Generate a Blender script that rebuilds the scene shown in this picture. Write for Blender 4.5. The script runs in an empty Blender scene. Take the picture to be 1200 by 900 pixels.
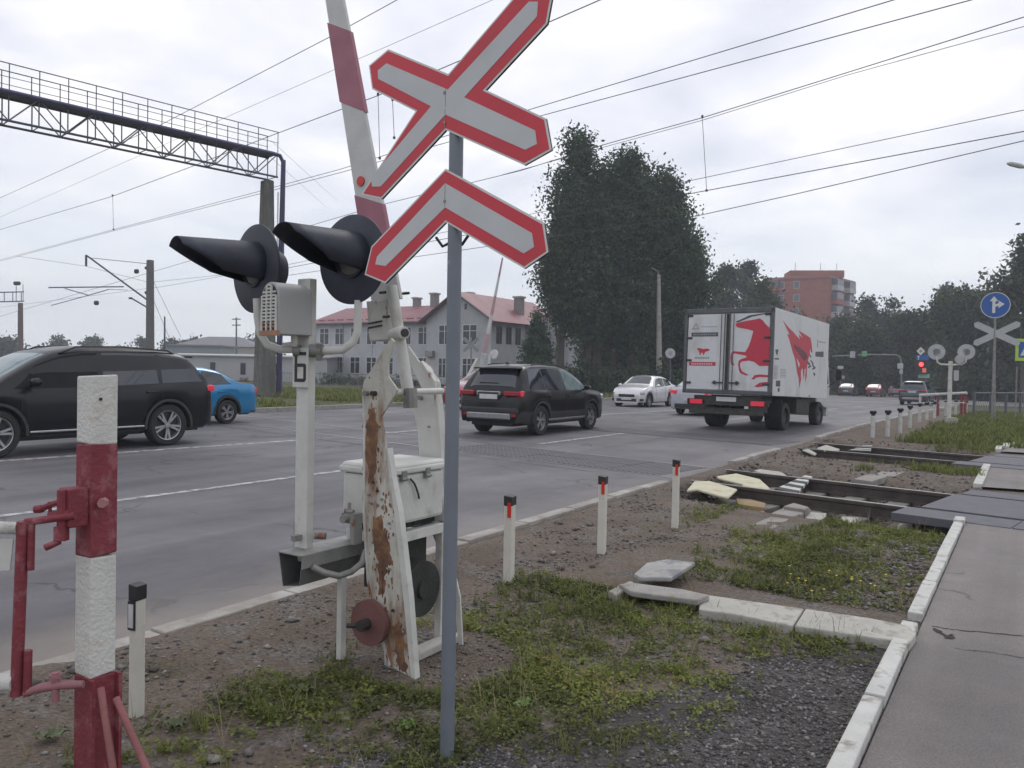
import bpy, bmesh, math, random
import numpy as np
from mathutils import Vector, Matrix
random.seed(7); RNG = np.random.default_rng(11)
sc = bpy.context.scene
COL = sc.collection
R = math.radians

# ------------------------------------------------------------------ camera
FPX, CAMH, ROLL, PITCH = 930.0, 1.6, R(1.1), math.atan(19/930)
cam_d = bpy.data.cameras.new("camera"); cam = bpy.data.objects.new("camera", cam_d); COL.objects.link(cam)
_Rt = Vector((1, 0, 0)); _Fw = Vector((0, math.cos(PITCH), -math.sin(PITCH))); _Up = Vector((0, math.sin(PITCH), math.cos(PITCH)))
_X = math.cos(ROLL)*_Rt + math.sin(ROLL)*_Up; _Y = -math.sin(ROLL)*_Rt + math.cos(ROLL)*_Up; _Z = -_Fw
cam.matrix_world = Matrix(((_X.x, _Y.x, _Z.x, 0), (_X.y, _Y.y, _Z.y, 0), (_X.z, _Y.z, _Z.z, CAMH), (0, 0, 0, 1)))
cam_d.sensor_width = 36; cam_d.lens = 36*FPX/1200; cam_d.clip_start = .05; cam_d.clip_end = 6000
sc.camera = cam
sc.view_settings.view_transform = 'Standard'; sc.view_settings.look = 'None'
sc.view_settings.exposure = 0.36; sc.view_settings.gamma = 1.0
sc.cycles.max_bounces = 5; sc.cycles.diffuse_bounces = 2; sc.cycles.glossy_bounces = 3; sc.cycles.transparent_max_bounces = 8

# ------------------------------------------------------------------ sky and sun (overcast)
SUN_EL, SUN_ROT = R(48), R(20)
w = bpy.data.worlds.new("World"); sc.world = w; w.use_nodes = True
nt = w.node_tree; nt.nodes.clear(); N = nt.nodes.new; L = nt.links.new
out = N('ShaderNodeOutputWorld'); mix = N('ShaderNodeMixShader')
sky = N('ShaderNodeTexSky'); sky.sky_type = 'NISHITA'; sky.sun_disc = False; sky.sun_elevation = SUN_EL; sky.sun_rotation = SUN_ROT
bg1 = N('ShaderNodeBackground'); bg1.inputs[1].default_value = .1; L(sky.outputs[0], bg1.inputs[0])
tc = N('ShaderNodeTexCoord'); sep = N('ShaderNodeSeparateXYZ'); L(tc.outputs['Generated'], sep.inputs[0])
# project the view direction on a cloud layer so clouds flatten towards the horizon
mx = N('ShaderNodeMath'); mx.operation = 'MAXIMUM'; L(sep.outputs[2], mx.inputs[0]); mx.inputs[1].default_value = 0.0
ad = N('ShaderNodeMath'); ad.operation = 'ADD'; L(mx.outputs[0], ad.inputs[0]); ad.inputs[1].default_value = .22
dx = N('ShaderNodeMath'); dx.operation = 'DIVIDE'; L(sep.outputs[0], dx.inputs[0]); L(ad.outputs[0], dx.inputs[1])
dy = N('ShaderNodeMath'); dy.operation = 'DIVIDE'; L(sep.outputs[1], dy.inputs[0]); L(ad.outputs[0], dy.inputs[1])
cb = N('ShaderNodeCombineXYZ'); L(dx.outputs[0], cb.inputs[0]); L(dy.outputs[0], cb.inputs[1])
n1 = N('ShaderNodeTexNoise'); n1.inputs['Scale'].default_value = 1.9; n1.inputs['Detail'].default_value = 5; n1.inputs['Roughness'].default_value = .5; n1.inputs['Distortion'].default_value = .25
L(cb.outputs[0], n1.inputs['Vector'])
cr = N('ShaderNodeValToRGB'); L(n1.outputs[0], cr.inputs[0])
els = cr.color_ramp.elements; els[0].position = .30; els[0].color = (.50, .53, .62, 1); els[1].position = .68; els[1].color = (.98, .95, .93, 1)
e = els.new(.44); e.color = (.655, .67, .735, 1)
e = els.new(.55); e.color = (.77, .765, .795, 1)
n2 = N('ShaderNodeTexNoise'); n2.inputs['Scale'].default_value = .6; n2.inputs['Detail'].default_value = 2; L(cb.outputs[0], n2.inputs['Vector'])
hz = N('ShaderNodeMapRange'); L(sep.outputs[2], hz.inputs[0]); hz.inputs[1].default_value = 0; hz.inputs[2].default_value = .3
hm = N('ShaderNodeMixRGB'); L(hz.outputs[0], hm.inputs[0]); hm.inputs[1].default_value = (.70, .735, .78, 1); L(cr.outputs[0], hm.inputs[2])
bg2 = N('ShaderNodeBackground'); L(hm.outputs[0], bg2.inputs[0]); bg2.inputs[1].default_value = 1.1
mr = N('ShaderNodeMapRange'); L(n2.outputs[0], mr.inputs[0]); mr.inputs[1].default_value = .3; mr.inputs[2].default_value = .7; mr.inputs[3].default_value = .86; mr.inputs[4].default_value = 1.0
L(mr.outputs[0], mix.inputs[0]); L(bg1.outputs[0], mix.inputs[1]); L(bg2.outputs[0], mix.inputs[2]); L(mix.outputs[0], out.inputs[0])
sd = bpy.data.lights.new("sun", 'SUN'); sd.energy = .6; sd.angle = R(18); sd.color = (1, .97, .92)
so = bpy.data.objects.new("sun", sd); COL.objects.link(so)
_sdir = Vector((math.sin(SUN_ROT)*math.cos(SUN_EL), math.cos(SUN_ROT)*math.cos(SUN_EL), math.sin(SUN_EL)))
so.rotation_euler = _sdir.to_track_quat('Z', 'Y').to_euler()

# ------------------------------------------------------------------ surveying helpers: photo pixel -> place in the world
def ray(px, py):
    u = (px-600)/FPX; v = (450-py)/FPX
    a = u*math.cos(ROLL)-v*math.sin(ROLL); b = u*math.sin(ROLL)+v*math.cos(ROLL)
    return Vector((a, math.cos(PITCH)+b*math.sin(PITCH), -math.sin(PITCH)+b*math.cos(PITCH)))
def at(px, py, Y):
    d = ray(px, py); t = Y/d.y; return Vector((d.x*t, Y, CAMH+d.z*t))
def gr(px, py, z=0):
    d = ray(px, py); t = (z-CAMH)/d.z; return Vector((d.x*t, d.y*t, z))
def onplane(px, py, P, th=R(33)):
    """where the sight line meets the upright plane through P that runs at th to the picture plane -> (distance along, height)"""
    d = ray(px, py); c, s = math.cos(th), math.sin(th)
    t = (P[0]*s+P[1]*c)/(d.x*s+d.y*c); x, y = d.x*t, d.y*t
    return ((x-P[0])*c-(y-P[1])*s, CAMH+d.z*t)
K0 = Vector((-.44, 7.15, 0)); DR = Vector((.545, .8384, 0)); NR = Vector((-.8384, .545, 0))   # near kerb, road direction, across the road
TD = Vector((.731, -.682, 0)); TN = Vector((.682, .731, 0))                                   # rail direction, across the rails
def fall(s):
    """the road falls gently away once it has left the crossing"""
    return -.0125*np.clip(np.asarray(s, float)-20, 0, 130)
def rd(s, v, z=0): return K0+DR*s+NR*v+Vector((0, 0, z+float(fall(s))))
def sv(p): q = Vector((p[0], p[1], 0))-K0; return q.dot(DR), q.dot(NR)
def grd(px, py, dz=0):
    z = 0
    for _ in range(30): p = gr(px, py, z+dz); z = float(fall(sv(p)[0]))
    return p
def tk(n, t, z=0): return TN*n+TD*t+Vector((0, 0, z))
ROAD_A = math.atan2(DR.y, DR.x)

# ------------------------------------------------------------------ materials
MATS = {}
def mat(name, col, rough=.7, metal=0, var=.12, scale=6, bump=.1, bscale=60, spec=.5, coat=0, col2=None, c2pos=(.5, .62), c2scale=3, c2stretch=(1, 1, 1), emit=None, c2detail=6):
    if name in MATS: return MATS[name]
    m = bpy.data.materials.new(name); m.use_nodes = True; t = m.node_tree; b = t.nodes['Principled BSDF']
    N = t.nodes.new; L = t.links.new
    b.inputs['Roughness'].default_value = rough; b.inputs['Metallic'].default_value = metal
    b.inputs['Specular IOR Level'].default_value = spec; b.inputs['Coat Weight'].default_value = coat; b.inputs['Coat Roughness'].default_value = .06
    c = N('ShaderNodeTexCoord')
    n = N('ShaderNodeTexNoise'); n.inputs['Scale'].default_value = scale; n.inputs['Detail'].default_value = 5; L(c.outputs['Object'], n.inputs['Vector'])
    r = N('ShaderNodeValToRGB'); L(n.outputs[0], r.inputs[0])
    r.color_ramp.elements[0].position = .3; r.color_ramp.elements[1].position = .7
    r.color_ramp.elements[0].color = tuple(x*(1-var) for x in col)+(1,); r.color_ramp.elements[1].color = tuple(min(1, x*(1+var)) for x in col)+(1,)
    last = r.outputs[0]
    if col2:
        mp = N('ShaderNodeMapping'); mp.inputs['Scale'].default_value = c2stretch; L(c.outputs['Object'], mp.inputs[0])
        n2 = N('ShaderNodeTexNoise'); n2.inputs['Scale'].default_value = c2scale; n2.inputs['Detail'].default_value = c2detail; n2.inputs['Roughness'].default_value = .65; L(mp.outputs[0], n2.inputs['Vector'])
        mr = N('ShaderNodeMapRange'); mr.inputs[1].default_value = c2pos[0]; mr.inputs[2].default_value = c2pos[1]; L(n2.outputs[0], mr.inputs[0])
        mm = N('ShaderNodeMixRGB'); L(mr.outputs[0], mm.inputs[0]); L(last, mm.inputs[1]); mm.inputs[2].default_value = tuple(col2)+(1,); last = mm.outputs[0]
    L(last, b.inputs['Base Color'])
    if emit: b.inputs['Emission Color'].default_value = tuple(col)+(1,); b.inputs['Emission Strength'].default_value = emit
    if bump:
        nb = N('ShaderNodeTexNoise'); nb.inputs['Scale'].default_value = bscale; nb.inputs['Detail'].default_value = 4; L(c.outputs['Object'], nb.inputs['Vector'])
        bp = N('ShaderNodeBump'); bp.inputs['Strength'].default_value = bump; bp.inputs['Distance'].default_value = .01; L(nb.outputs[0], bp.inputs['Height']); L(bp.outputs[0], b.inputs['Normal'])
    MATS[name] = m; return m
RUST = (.20, .075, .03)
white_paint = mat('weathered_white_paint', (.56, .56, .53), .6, var=.1, bump=.25, bscale=35, col2=(.36, .33, .27), c2pos=(.56, .75), c2scale=5)
rusty_paint = mat('white_paint_with_rust', (.55, .55, .52), .65, var=.12, bump=.4, bscale=30, col2=(.22, .095, .045), c2pos=(.53, .60), c2scale=5, c2stretch=(2.2, 2.2, .55), c2detail=8)
grey_metal = mat('old_grey_metal', (.25, .25, .24), .6, .3, var=.25, bump=.3, col2=RUST, c2pos=(.6, .7), c2scale=8)
dark_metal = mat('dark_greasy_metal', (.045, .042, .04), .6, .3, var=.3, bump=.3)
black_hood = mat('matt_black_lamp_enamel', (.034, .038, .058), .6, var=.25, bump=.08, col2=(.065, .067, .082), c2pos=(.58, .8), c2scale=7)
sign_red = mat('sign_red', (.55, .035, .055), .42, var=.06, scale=4, bump=.02, col2=(.40, .05, .06), c2pos=(.55, .8), c2scale=3)
sign_white = mat('sign_reflective_white', (.50, .52, .53), .45, var=.05, bump=.04, bscale=200, col2=(.40, .41, .42), c2pos=(.5, .8), c2scale=3)
sign_edge = mat('sign_pale_border', (.62, .62, .60), .5, var=.05, bump=.02)
post_grey = mat('blue_grey_painted_steel', (.165, .188, .222), .5, .1, var=.08, bump=.12, col2=(.30, .30, .30), c2pos=(.66, .72), c2scale=9)
dull_red = mat('chalky_red_paint', (.20, .032, .045), .7, var=.18, scale=9, bump=.5, bscale=60, col2=(.31, .12, .13), c2pos=(.52, .68), c2scale=12)
chalk_white = mat('rough_white_limewash', (.60, .60, .57), .85, var=.08, bump=.7, bscale=70, col2=(.47, .42, .34), c2pos=(.55, .75), c2scale=6)
boom_red = mat('faded_red_boom_paint', (.33, .13, .17), .6, var=.12, bump=.15)
boom_white = mat('faded_white_boom_paint', (.52, .53, .52), .6, var=.1, bump=.15, col2=(.38, .37, .34), c2pos=(.55, .8))
concrete = mat('concrete', (.30, .29, .27), .9, var=.18, scale=5, bump=.6, bscale=45, col2=(.20, .18, .16), c2pos=(.5, .7), c2scale=3)
pale_concrete = mat('limewashed_concrete', (.40, .39, .355), .9, var=.12, scale=5, bump=.6, bscale=40, col2=(.27, .25, .21), c2pos=(.54, .66), c2scale=7)
kerb_white = mat('whitewashed_kerb', (.52, .52, .495), .9, var=.1, bump=.6, bscale=50, col2=(.27, .25, .22), c2pos=(.54, .66), c2scale=8)
steel = mat('dark_rail_steel', (.075, .06, .055), .6, .4, var=.3, bump=.3)
rail_top = mat('rail_running_surface', (.30, .29, .28), .35, .8, var=.15, bump=.05)
tar_black = mat('black_plastic', (.02, .02, .022), .5, var=.15, bump=.1)
refl_red = mat('red_reflector', (.55, .03, .02), .3, var=.05, bump=0)
post_white = mat('delineator_white', (.60, .58, .52), .7, var=.08, bump=.2, col2=(.42, .36, .29), c2pos=(.5, .75), c2scale=6)
tyre_m = mat('tyre_rubber', (.02, .02, .021), .8, var=.2, bump=.2)
rim_m = mat('alloy_rim', (.42, .42, .44), .35, .8, var=.1, bump=0)
glass_dark = mat('tinted_car_glass', (.016, .020, .032), .04, 0, var=.1, bump=0, spec=1.0)
cabin_shade = mat('shaded_open_window', (.010, .010, .012), .5, 0, var=.3, scale=2, bump=0, spec=.15)  # near-black pane: the cabin's shade is put into its colour
glass_green = mat('clear_car_glass', (.12, .18, .19), .05, 0, var=.2, bump=0, spec=.8)
plate_m = mat('number_plate_white', (.55, .55, .56), .5, bump=0)
chrome = mat('chrome_trim', (.6, .6, .62), .2, .9, bump=0)
lamp_red = mat('car_lamp_red', (.30, .01, .02), .2, var=.05, bump=0, spec=.7)
lamp_red_lit = mat('car_lamp_red_lit', (.55, .025, .05), .3, var=.02, bump=0, emit=.30)
lamp_clear = mat('headlight_glass', (.5, .52, .55), .15, .3, bump=0)
def paint(name, c, rough=.28, dirt=(.12, .11, .10)):
    return mat(name, c, rough, .15, var=.05, scale=2, bump=.015, bscale=8, coat=.8, col2=dirt, c2pos=(.55, 1.1), c2scale=2)

# ------------------------------------------------------------------ object helpers
ROOTM = {}
def tag(o, label=None, cat=None, group=None, kind=None):
    for k, v in (('label', label), ('category', cat), ('group', group), ('kind', kind)):
        if v: o[k] = v
    return o
def thing(name, label, cat, loc=(0, 0, 0), rz=0, group=None, rx=0):
    o = bpy.data.objects.new(name, None); COL.objects.link(o); o.empty_display_size = .2
    o.location = loc; o.rotation_euler = (0, rx, rz)
    M = Matrix.Translation(Vector(loc)) @ Matrix.Rotation(rz, 4, 'Z') @ Matrix.Rotation(rx, 4, 'Y')
    ROOTM[o.name] = M
    return tag(o, label, cat, group)
def frame(o, ax, ay, az=None):
    ax = Vector(ax).normalized(); ay = Vector(ay).normalized(); az = az or ax.cross(ay).normalized()
    return Matrix(((ax.x, ay.x, az.x, o[0]), (ax.y, ay.y, az.y, o[1]), (ax.z, ay.z, az.z, o[2]), (0, 0, 0, 1)))
class MB:
    def __init__(s): s.v = []; s.f = []; s.m = []; s.M = None
    def add(s, vs, fs, mi=0, M=None):
        b = len(s.v); M = M or s.M
        s.v += [tuple(M @ Vector(p)) if M else tuple(p) for p in vs]
        s.f += [tuple(b+i for i in f) for f in fs]; s.m += [mi]*len(fs); return s
    def box(s, c, d, mi=0, rz=0, M=None, top=1.0):
        x, y, z = d[0]/2, d[1]/2, d[2]/2
        vs = [(a*x*(top if k > 0 else 1), b*y*(top if k > 0 else 1), k*z) for k in (-1, 1) for a, b in ((-1, -1), (1, -1), (1, 1), (-1, 1))]
        cr, sr = math.cos(rz), math.sin(rz)
        vs = [(c[0]+p[0]*cr-p[1]*sr, c[1]+p[0]*sr+p[1]*cr, c[2]+p[2]) for p in vs]
        return s.add(vs, [(3, 2, 1, 0), (4, 5, 6, 7), (0, 1, 5, 4), (1, 2, 6, 5), (2, 3, 7, 6), (3, 0, 4, 7)], mi, M)
    def tube(s, p0, p1, r0, r1=None, n=8, mi=0, M=None, caps=True):
        return s.path([p0, p1], [r0, r0 if r1 is None else r1], n, mi, M, caps)
    def path(s, ps, r, n=8, mi=0, M=None, caps=True):
        ps = [Vector(p) for p in ps]; rs = r if isinstance(r, (list, tuple)) else [r]*len(ps)
        vs = []; fs = []; up = None
        for i, p in enumerate(ps):
            d = (ps[min(i+1, len(ps)-1)]-ps[max(i-1, 0)]).normalized()
            if up is None: up = Vector((0, 0, 1)) if abs(d.z) < .9 else Vector((1, 0, 0))
            a = d.cross(up); a = a.normalized() if a.length > 1e-6 else Vector((1, 0, 0)); b = a.cross(d).normalized(); up = b
            vs += [p+(a*math.cos(2*math.pi*k/n)+b*math.sin(2*math.pi*k/n))*rs[i] for k in range(n)]
        for i in range(len(ps)-1):
            for k in range(n):
                fs.append((i*n+k, i*n+(k+1) % n, (i+1)*n+(k+1) % n, (i+1)*n+k))
        if caps: fs += [tuple(range(n-1, -1, -1)), tuple(range((len(ps)-1)*n, len(ps)*n))]
        return s.add(vs, fs, mi, M)
    def prism(s, poly, z0, z1, M=None, mi=0):
        n = len(poly)
        area = sum(poly[i][0]*poly[(i+1) % n][1]-poly[(i+1) % n][0]*poly[i][1] for i in range(n))
        if area < 0: poly = poly[::-1]
        vs = [(p[0], p[1], z0) for p in poly]+[(p[0], p[1], z1) for p in poly]
        fs = [tuple(range(n-1, -1, -1)), tuple(range(n, 2*n))]+[(i, (i+1) % n, n+(i+1) % n, n+i) for i in range(n)]
        return s.add(vs, fs, mi, M)
    def lathe(s, prof, n=24, M=None, mi=0, a0=0, a1=2*math.pi, close=True):
        full = abs(a1-a0-2*math.pi) < 1e-6; k = n if full else n+1; vs = []; fs = []
        for i in range(k):
            a = a0+(a1-a0)*i/n
            vs += [(r*math.cos(a), r*math.sin(a), z) for r, z in prof]
        m = len(prof)
        for i in range(n):
            j = (i+1) % k
            for q in range(m-1): fs.append((i*m+q, j*m+q, j*m+q+1, i*m+q+1))
        return s.add(vs, fs, mi, M)
    def build(s, name, mats, parent=None, world=True, smooth=False, bevel=0, loc=None, label=None, tri=False):
        me = bpy.data.meshes.new(name)
        vs = s.v; o = bpy.data.objects.new(name, me)
        if parent is not None:
            RM = ROOTM[parent.name]; ROOTM[o.name] = RM
            if world:
                I = RM.inverted(); vs = [tuple(I @ Vector(p)) for p in vs]
        else:
            a = np.array(vs); c = Vector(((a[:, 0].min()+a[:, 0].max())/2, (a[:, 1].min()+a[:, 1].max())/2, a[:, 2].min())) if loc is None else Vector(loc)
            vs = [tuple(Vector(p)-c) for p in vs]; o.location = c; ROOTM[o.name] = Matrix.Translation(c)
        me.from_pydata(vs, [], s.f)
        for m in (mats if isinstance(mats, (list, tuple)) else [mats]): me.materials.append(m)
        if len(me.materials) > 1: me.polygons.foreach_set('material_index', s.m)
        if smooth:
            me.polygons.foreach_set('use_smooth', [True]*len(me.polygons)); me.set_sharp_from_angle(angle=R(38))
        me.update(); COL.objects.link(o)
        if parent is not None: o.parent = parent
        if bevel:
            bm = o.modifiers.new('bevel', 'BEVEL'); bm.width = bevel; bm.segments = 2; bm.limit_method = 'ANGLE'; bm.angle_limit = R(40)
        if label: o['label'] = label
        return o
def copy_tree(o, parent=None, loc=None, rz=None, **kw):
    c = o.copy(); COL.objects.link(c)
    if parent: c.parent = parent
    if loc is not None: c.location = loc
    if rz is not None: c.rotation_euler[2] = rz
    tag(c, **kw)
    for ch in list(o.children): copy_tree(ch, c)
    return c
def npmesh(name, V, F, mats, tint=None, smooth=False):
    V = np.asarray(V, dtype=np.float32).reshape(-1, 3); F = np.asarray(F, dtype=np.int32); k = F.shape[1]
    me = bpy.data.meshes.new(name); me.vertices.add(len(V)); me.vertices.foreach_set('co', V.ravel())
    me.loops.add(F.size); me.loops.foreach_set('vertex_index', F.ravel())
    me.polygons.add(len(F)); me.polygons.foreach_set('loop_start', np.arange(0, F.size, k, dtype=np.int32))
    me.polygons.foreach_set('loop_total', np.full(len(F), k, dtype=np.int32))
    if smooth: me.polygons.foreach_set('use_smooth', np.ones(len(F), dtype=bool))
    me.update(calc_edges=True)
    if tint is not None:
        a = me.attributes.new('tint', 'FLOAT', 'FACE'); a.data.foreach_set('value', np.asarray(tint, dtype=np.float32))
    me.materials.append(mats); return me
def linkmesh(name, me, parent=None, loc=(0, 0, 0)):
    o = bpy.data.objects.new(name, me); COL.objects.link(o); o.location = loc
    if parent: o.parent = parent; ROOTM[o.name] = ROOTM[parent.name]
    return o
def tint_mat(name, cols, rough=.7, trans=.25):
    """leaf material: each leaf picks its own colour from the ramp by its 'tint' attribute"""
    m = bpy.data.materials.new(name); m.use_nodes = True; t = m.node_tree; b = t.nodes['Principled BSDF']; N = t.nodes.new; L = t.links.new
    a = N('ShaderNodeAttribute'); a.attribute_name = 'tint'; r = N('ShaderNodeValToRGB'); L(a.outputs['Fac'], r.inputs[0])
    els = r.color_ramp.elements; els[0].color = tuple(cols[0])+(1,); els[1].color = tuple(cols[-1])+(1,)
    for i, c in enumerate(cols[1:-1]): els.new((i+1)/(len(cols)-1)).color = tuple(c)+(1,)
    L(r.outputs[0], b.inputs['Base Color']); b.inputs['Roughness'].default_value = rough; b.inputs['Specular IOR Level'].default_value = .25
    if trans:
        tr = N('ShaderNodeBsdfTranslucent'); L(r.outputs[0], tr.inputs[0]); mx = N('ShaderNodeMixShader'); mx.inputs[0].default_value = trans
        L(b.outputs[0], mx.inputs[1]); L(tr.outputs[0], mx.inputs[2]); L(mx.outputs[0], t.nodes['Material Output'].inputs[0])
    return m

# ------------------------------------------------------------------ value noise for terrain and scatter
_tab = RNG.random((256, 256))
def vnoise(x, y):
    x = np.asarray(x, float); y = np.asarray(y, float); xi = np.floor(x).astype(int); yi = np.floor(y).astype(int); fx = x-xi; fy = y-yi
    fx = fx*fx*(3-2*fx); fy = fy*fy*(3-2*fy); g = lambda i, j: _tab[i % 256, j % 256]
    return (g(xi, yi)*(1-fx)+g(xi+1, yi)*fx)*(1-fy)+(g(xi, yi+1)*(1-fx)+g(xi+1, yi+1)*fx)*fy
def fbm(x, y, o=4):
    r = 0; a = .5
    for i in range(o): r = r+a*vnoise(x*2**i+13*i, y*2**i+7*i); a *= .5
    return r
def sstep(a, b, x):
    t = np.clip((x-a)/(b-a), 0, 1); return t*t*(3-2*t)
def height(x, y):
    """ground level outside the road and the footpath"""
    x = np.asarray(x, float); y = np.asarray(y, float)
    s = (x-K0.x)*DR.x+(y-K0.y)*DR.y; v = (x-K0.x)*NR.x+(y-K0.y)*NR.y; n = x*TN.x+y*TN.y
    verge = sstep(.12, -.12, v)*sstep(-3.8, -3.7, v)
    z = .0+.035*(fbm(x*.9, y*.9)-.5)+.022*(fbm(x*5, y*5)-.5)+.012*(fbm(x*17, y*17, 2)-.4)
    z = z+.035*np.exp(-((v+.35)/.3)**2)                                   # soil banked up behind the kerb
    dip = np.maximum(sstep(8.55, 9.75, n)*sstep(13.2, 12.4, n), sstep(15.0, 16.1, n)*sstep(19.4, 18.7, n))
    z = z-.27*dip*sstep(-.1, -.5, v)*sstep(-3.85, -3.6, v)
    zz = np.where((v > -3.75) & (v < .05), z, 0)
    zz = np.where(v > 16.4, .05*(fbm(x*.3, y*.3)-.5)+.04, zz)
    zz = np.where(v <= -3.75, -.03, zz); zz = np.where((v >= .05) & (v <= 16.4), -.05, zz)
    zz = np.where((s > 15) & (v < -3.7), .02*(fbm(x, y)-.5)-.005, zz)
    zz = np.where((s > 36.5) & (v < 16), -.05, zz)
    return zz+fall(s)

# ------------------------------------------------------------------ ground sheet
def soil_mat(name, dirt, dirt2, grav, green, greenpos):
    m = bpy.data.materials.new(name); m.use_nodes = True; t = m.node_tree; b = t.nodes['Principled BSDF']; N = t.nodes.new; L = t.links.new
    b.inputs['Roughness'].default_value = .95; b.inputs['Specular IOR Level'].default_value = .2
    c = N('ShaderNodeTexCoord')
    def noise(s, d=6, r=.6):
        n = N('ShaderNodeTexNoise'); n.inputs['Scale'].default_value = s; n.inputs['Detail'].default_value = d; n.inputs['Roughness'].default_value = r; L(c.outputs['Object'], n.inputs['Vector']); return n.outputs[0]
    def mapr(x, a, bb):
        q = N('ShaderNodeMapRange'); q.inputs[1].default_value = a; q.inputs[2].default_value = bb; L(x, q.inputs[0]); return q.outputs[0]
    def mixc(f, a, bb):
        q = N('ShaderNodeMixRGB'); L(f, q.inputs[0])
        for i, x in ((1, a), (2, bb)):
            if isinstance(x, tuple): q.inputs[i].default_value = x+(1,)
            else: L(x, q.inputs[i])
        return q.outputs[0]
    base = mixc(mapr(noise(1.3), .35, .65), dirt, dirt2)
    vo = N('ShaderNodeTexVoronoi'); vo.inputs['Scale'].default_value = 55; L(c.outputs['Object'], vo.inputs['Vector'])
    bw = N('ShaderNodeRGBToBW'); L(vo.outputs['Color'], bw.inputs[0])
    peb = mixc(bw.outputs[0], tuple(x*.55 for x in grav), tuple(x*1.5 for x in grav))
    base = mixc(mapr(noise(2.6, 8, .7), .50, .60), base, peb)
    base = mixc(mapr(noise(.9, 8, .7), *greenpos), base, green)
    fine = mixc(mapr(noise(38, 6, .7), .3, .7), (.62, .62, .62), (1.35, 1.33, 1.3))
    mu = N('ShaderNodeMixRGB'); mu.blend_type = 'MULTIPLY'; mu.inputs[0].default_value = 1; L(base, mu.inputs[1]); L(fine, mu.inputs[2]); L(mu.outputs[0], b.inputs['Base Color'])
    add = N('ShaderNodeMath'); add.operation = 'ADD'; L(noise(30, 8, .75), add.inputs[0]); L(vo.outputs['Distance'], add.inputs[1])
    bp = N('ShaderNodeBump'); bp.inputs['Strength'].default_value = .9; bp.inputs['Distance'].default_value = .02; L(add.outputs[0], bp.inputs['Height']); L(bp.outputs[0], b.inputs['Normal'])
    return m
dirt_m = soil_mat('verge_dirt_and_gravel', (.145, .116, .095), (.205, .168, .140), (.17, .158, .146), (.075, .078, .04), (.60, .70))
turf_m = soil_mat('rough_turf_soil', (.085, .095, .045), (.10, .115, .045), (.12, .11, .09), (.13, .12, .06), (.58, .68))
def axis(parts):
    o = []
    for a, b, st in parts: o += list(np.arange(a, b, st))
    return np.array(o+[parts[-1][1]])
S = axis([(-900, -100, 100), (-100, -12, 8), (-12, -4.5, .5), (-4.5, 1.5, .045), (1.5, 9, .075), (9, 20, .15), (20, 45, .6), (45, 120, 5), (120, 1500, 90)])
V = axis([(-900, -60, 70), (-60, -8, 4), (-8, -3.8, .4), (-3.8, .2, .045), (.2, 1, .4), (1, 16, 2.5), (16, 17, .2), (17, 30, .8), (30, 90, 5), (90, 1200, 80)])
SS, VV = np.meshgrid(S, V, indexing='ij'); GX = K0.x+SS*DR.x+VV*NR.x; GY = K0.y+SS*DR.y+VV*NR.y; GZ = height(GX, GY)
ns, nv = SS.shape; idx = np.arange(ns*nv).reshape(ns, nv)
F = np.stack([idx[:-1, :-1], idx[1:, :-1], idx[1:, 1:], idx[:-1, 1:]], -1).reshape(-1, 4)
me = npmesh('ground', np.stack([GX, GY, GZ], -1), F[:, ::-1] if False else F, dirt_m, smooth=True); me.materials.append(turf_m)
cs = (SS[:-1, :-1]+SS[1:, 1:])/2; cv = (VV[:-1, :-1]+VV[1:, 1:])/2
turf = ((cv > 16.6) | ((cs > 15.2+.5*np.sin(cv*3)) & (cv < -1.9)) | (cv < -8) | (cs > 45)).astype(np.int32).ravel()
me.polygons.foreach_set('material_index', turf)
tag(linkmesh('ground', me), kind='structure')

def sheet(name, polys, m, z, kind='structure', nsub=0):
    mb = MB()
    for p in polys:
        mb.add([(q[0], q[1], q[2]+z) for q in p], [tuple(range(len(p)))])
    o = mb.build(name, m, loc=(0, 0, 0)); o['kind'] = kind
    return o
def quad(s0, s1, v0, v1):
    k = sorted({s0, s1} | {q for q in (20, 150) if s0 < q < s1})
    return [[rd(a, v0), rd(b, v0), rd(b, v1), rd(a, v1)] for a, b in zip(k, k[1:])]
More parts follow.
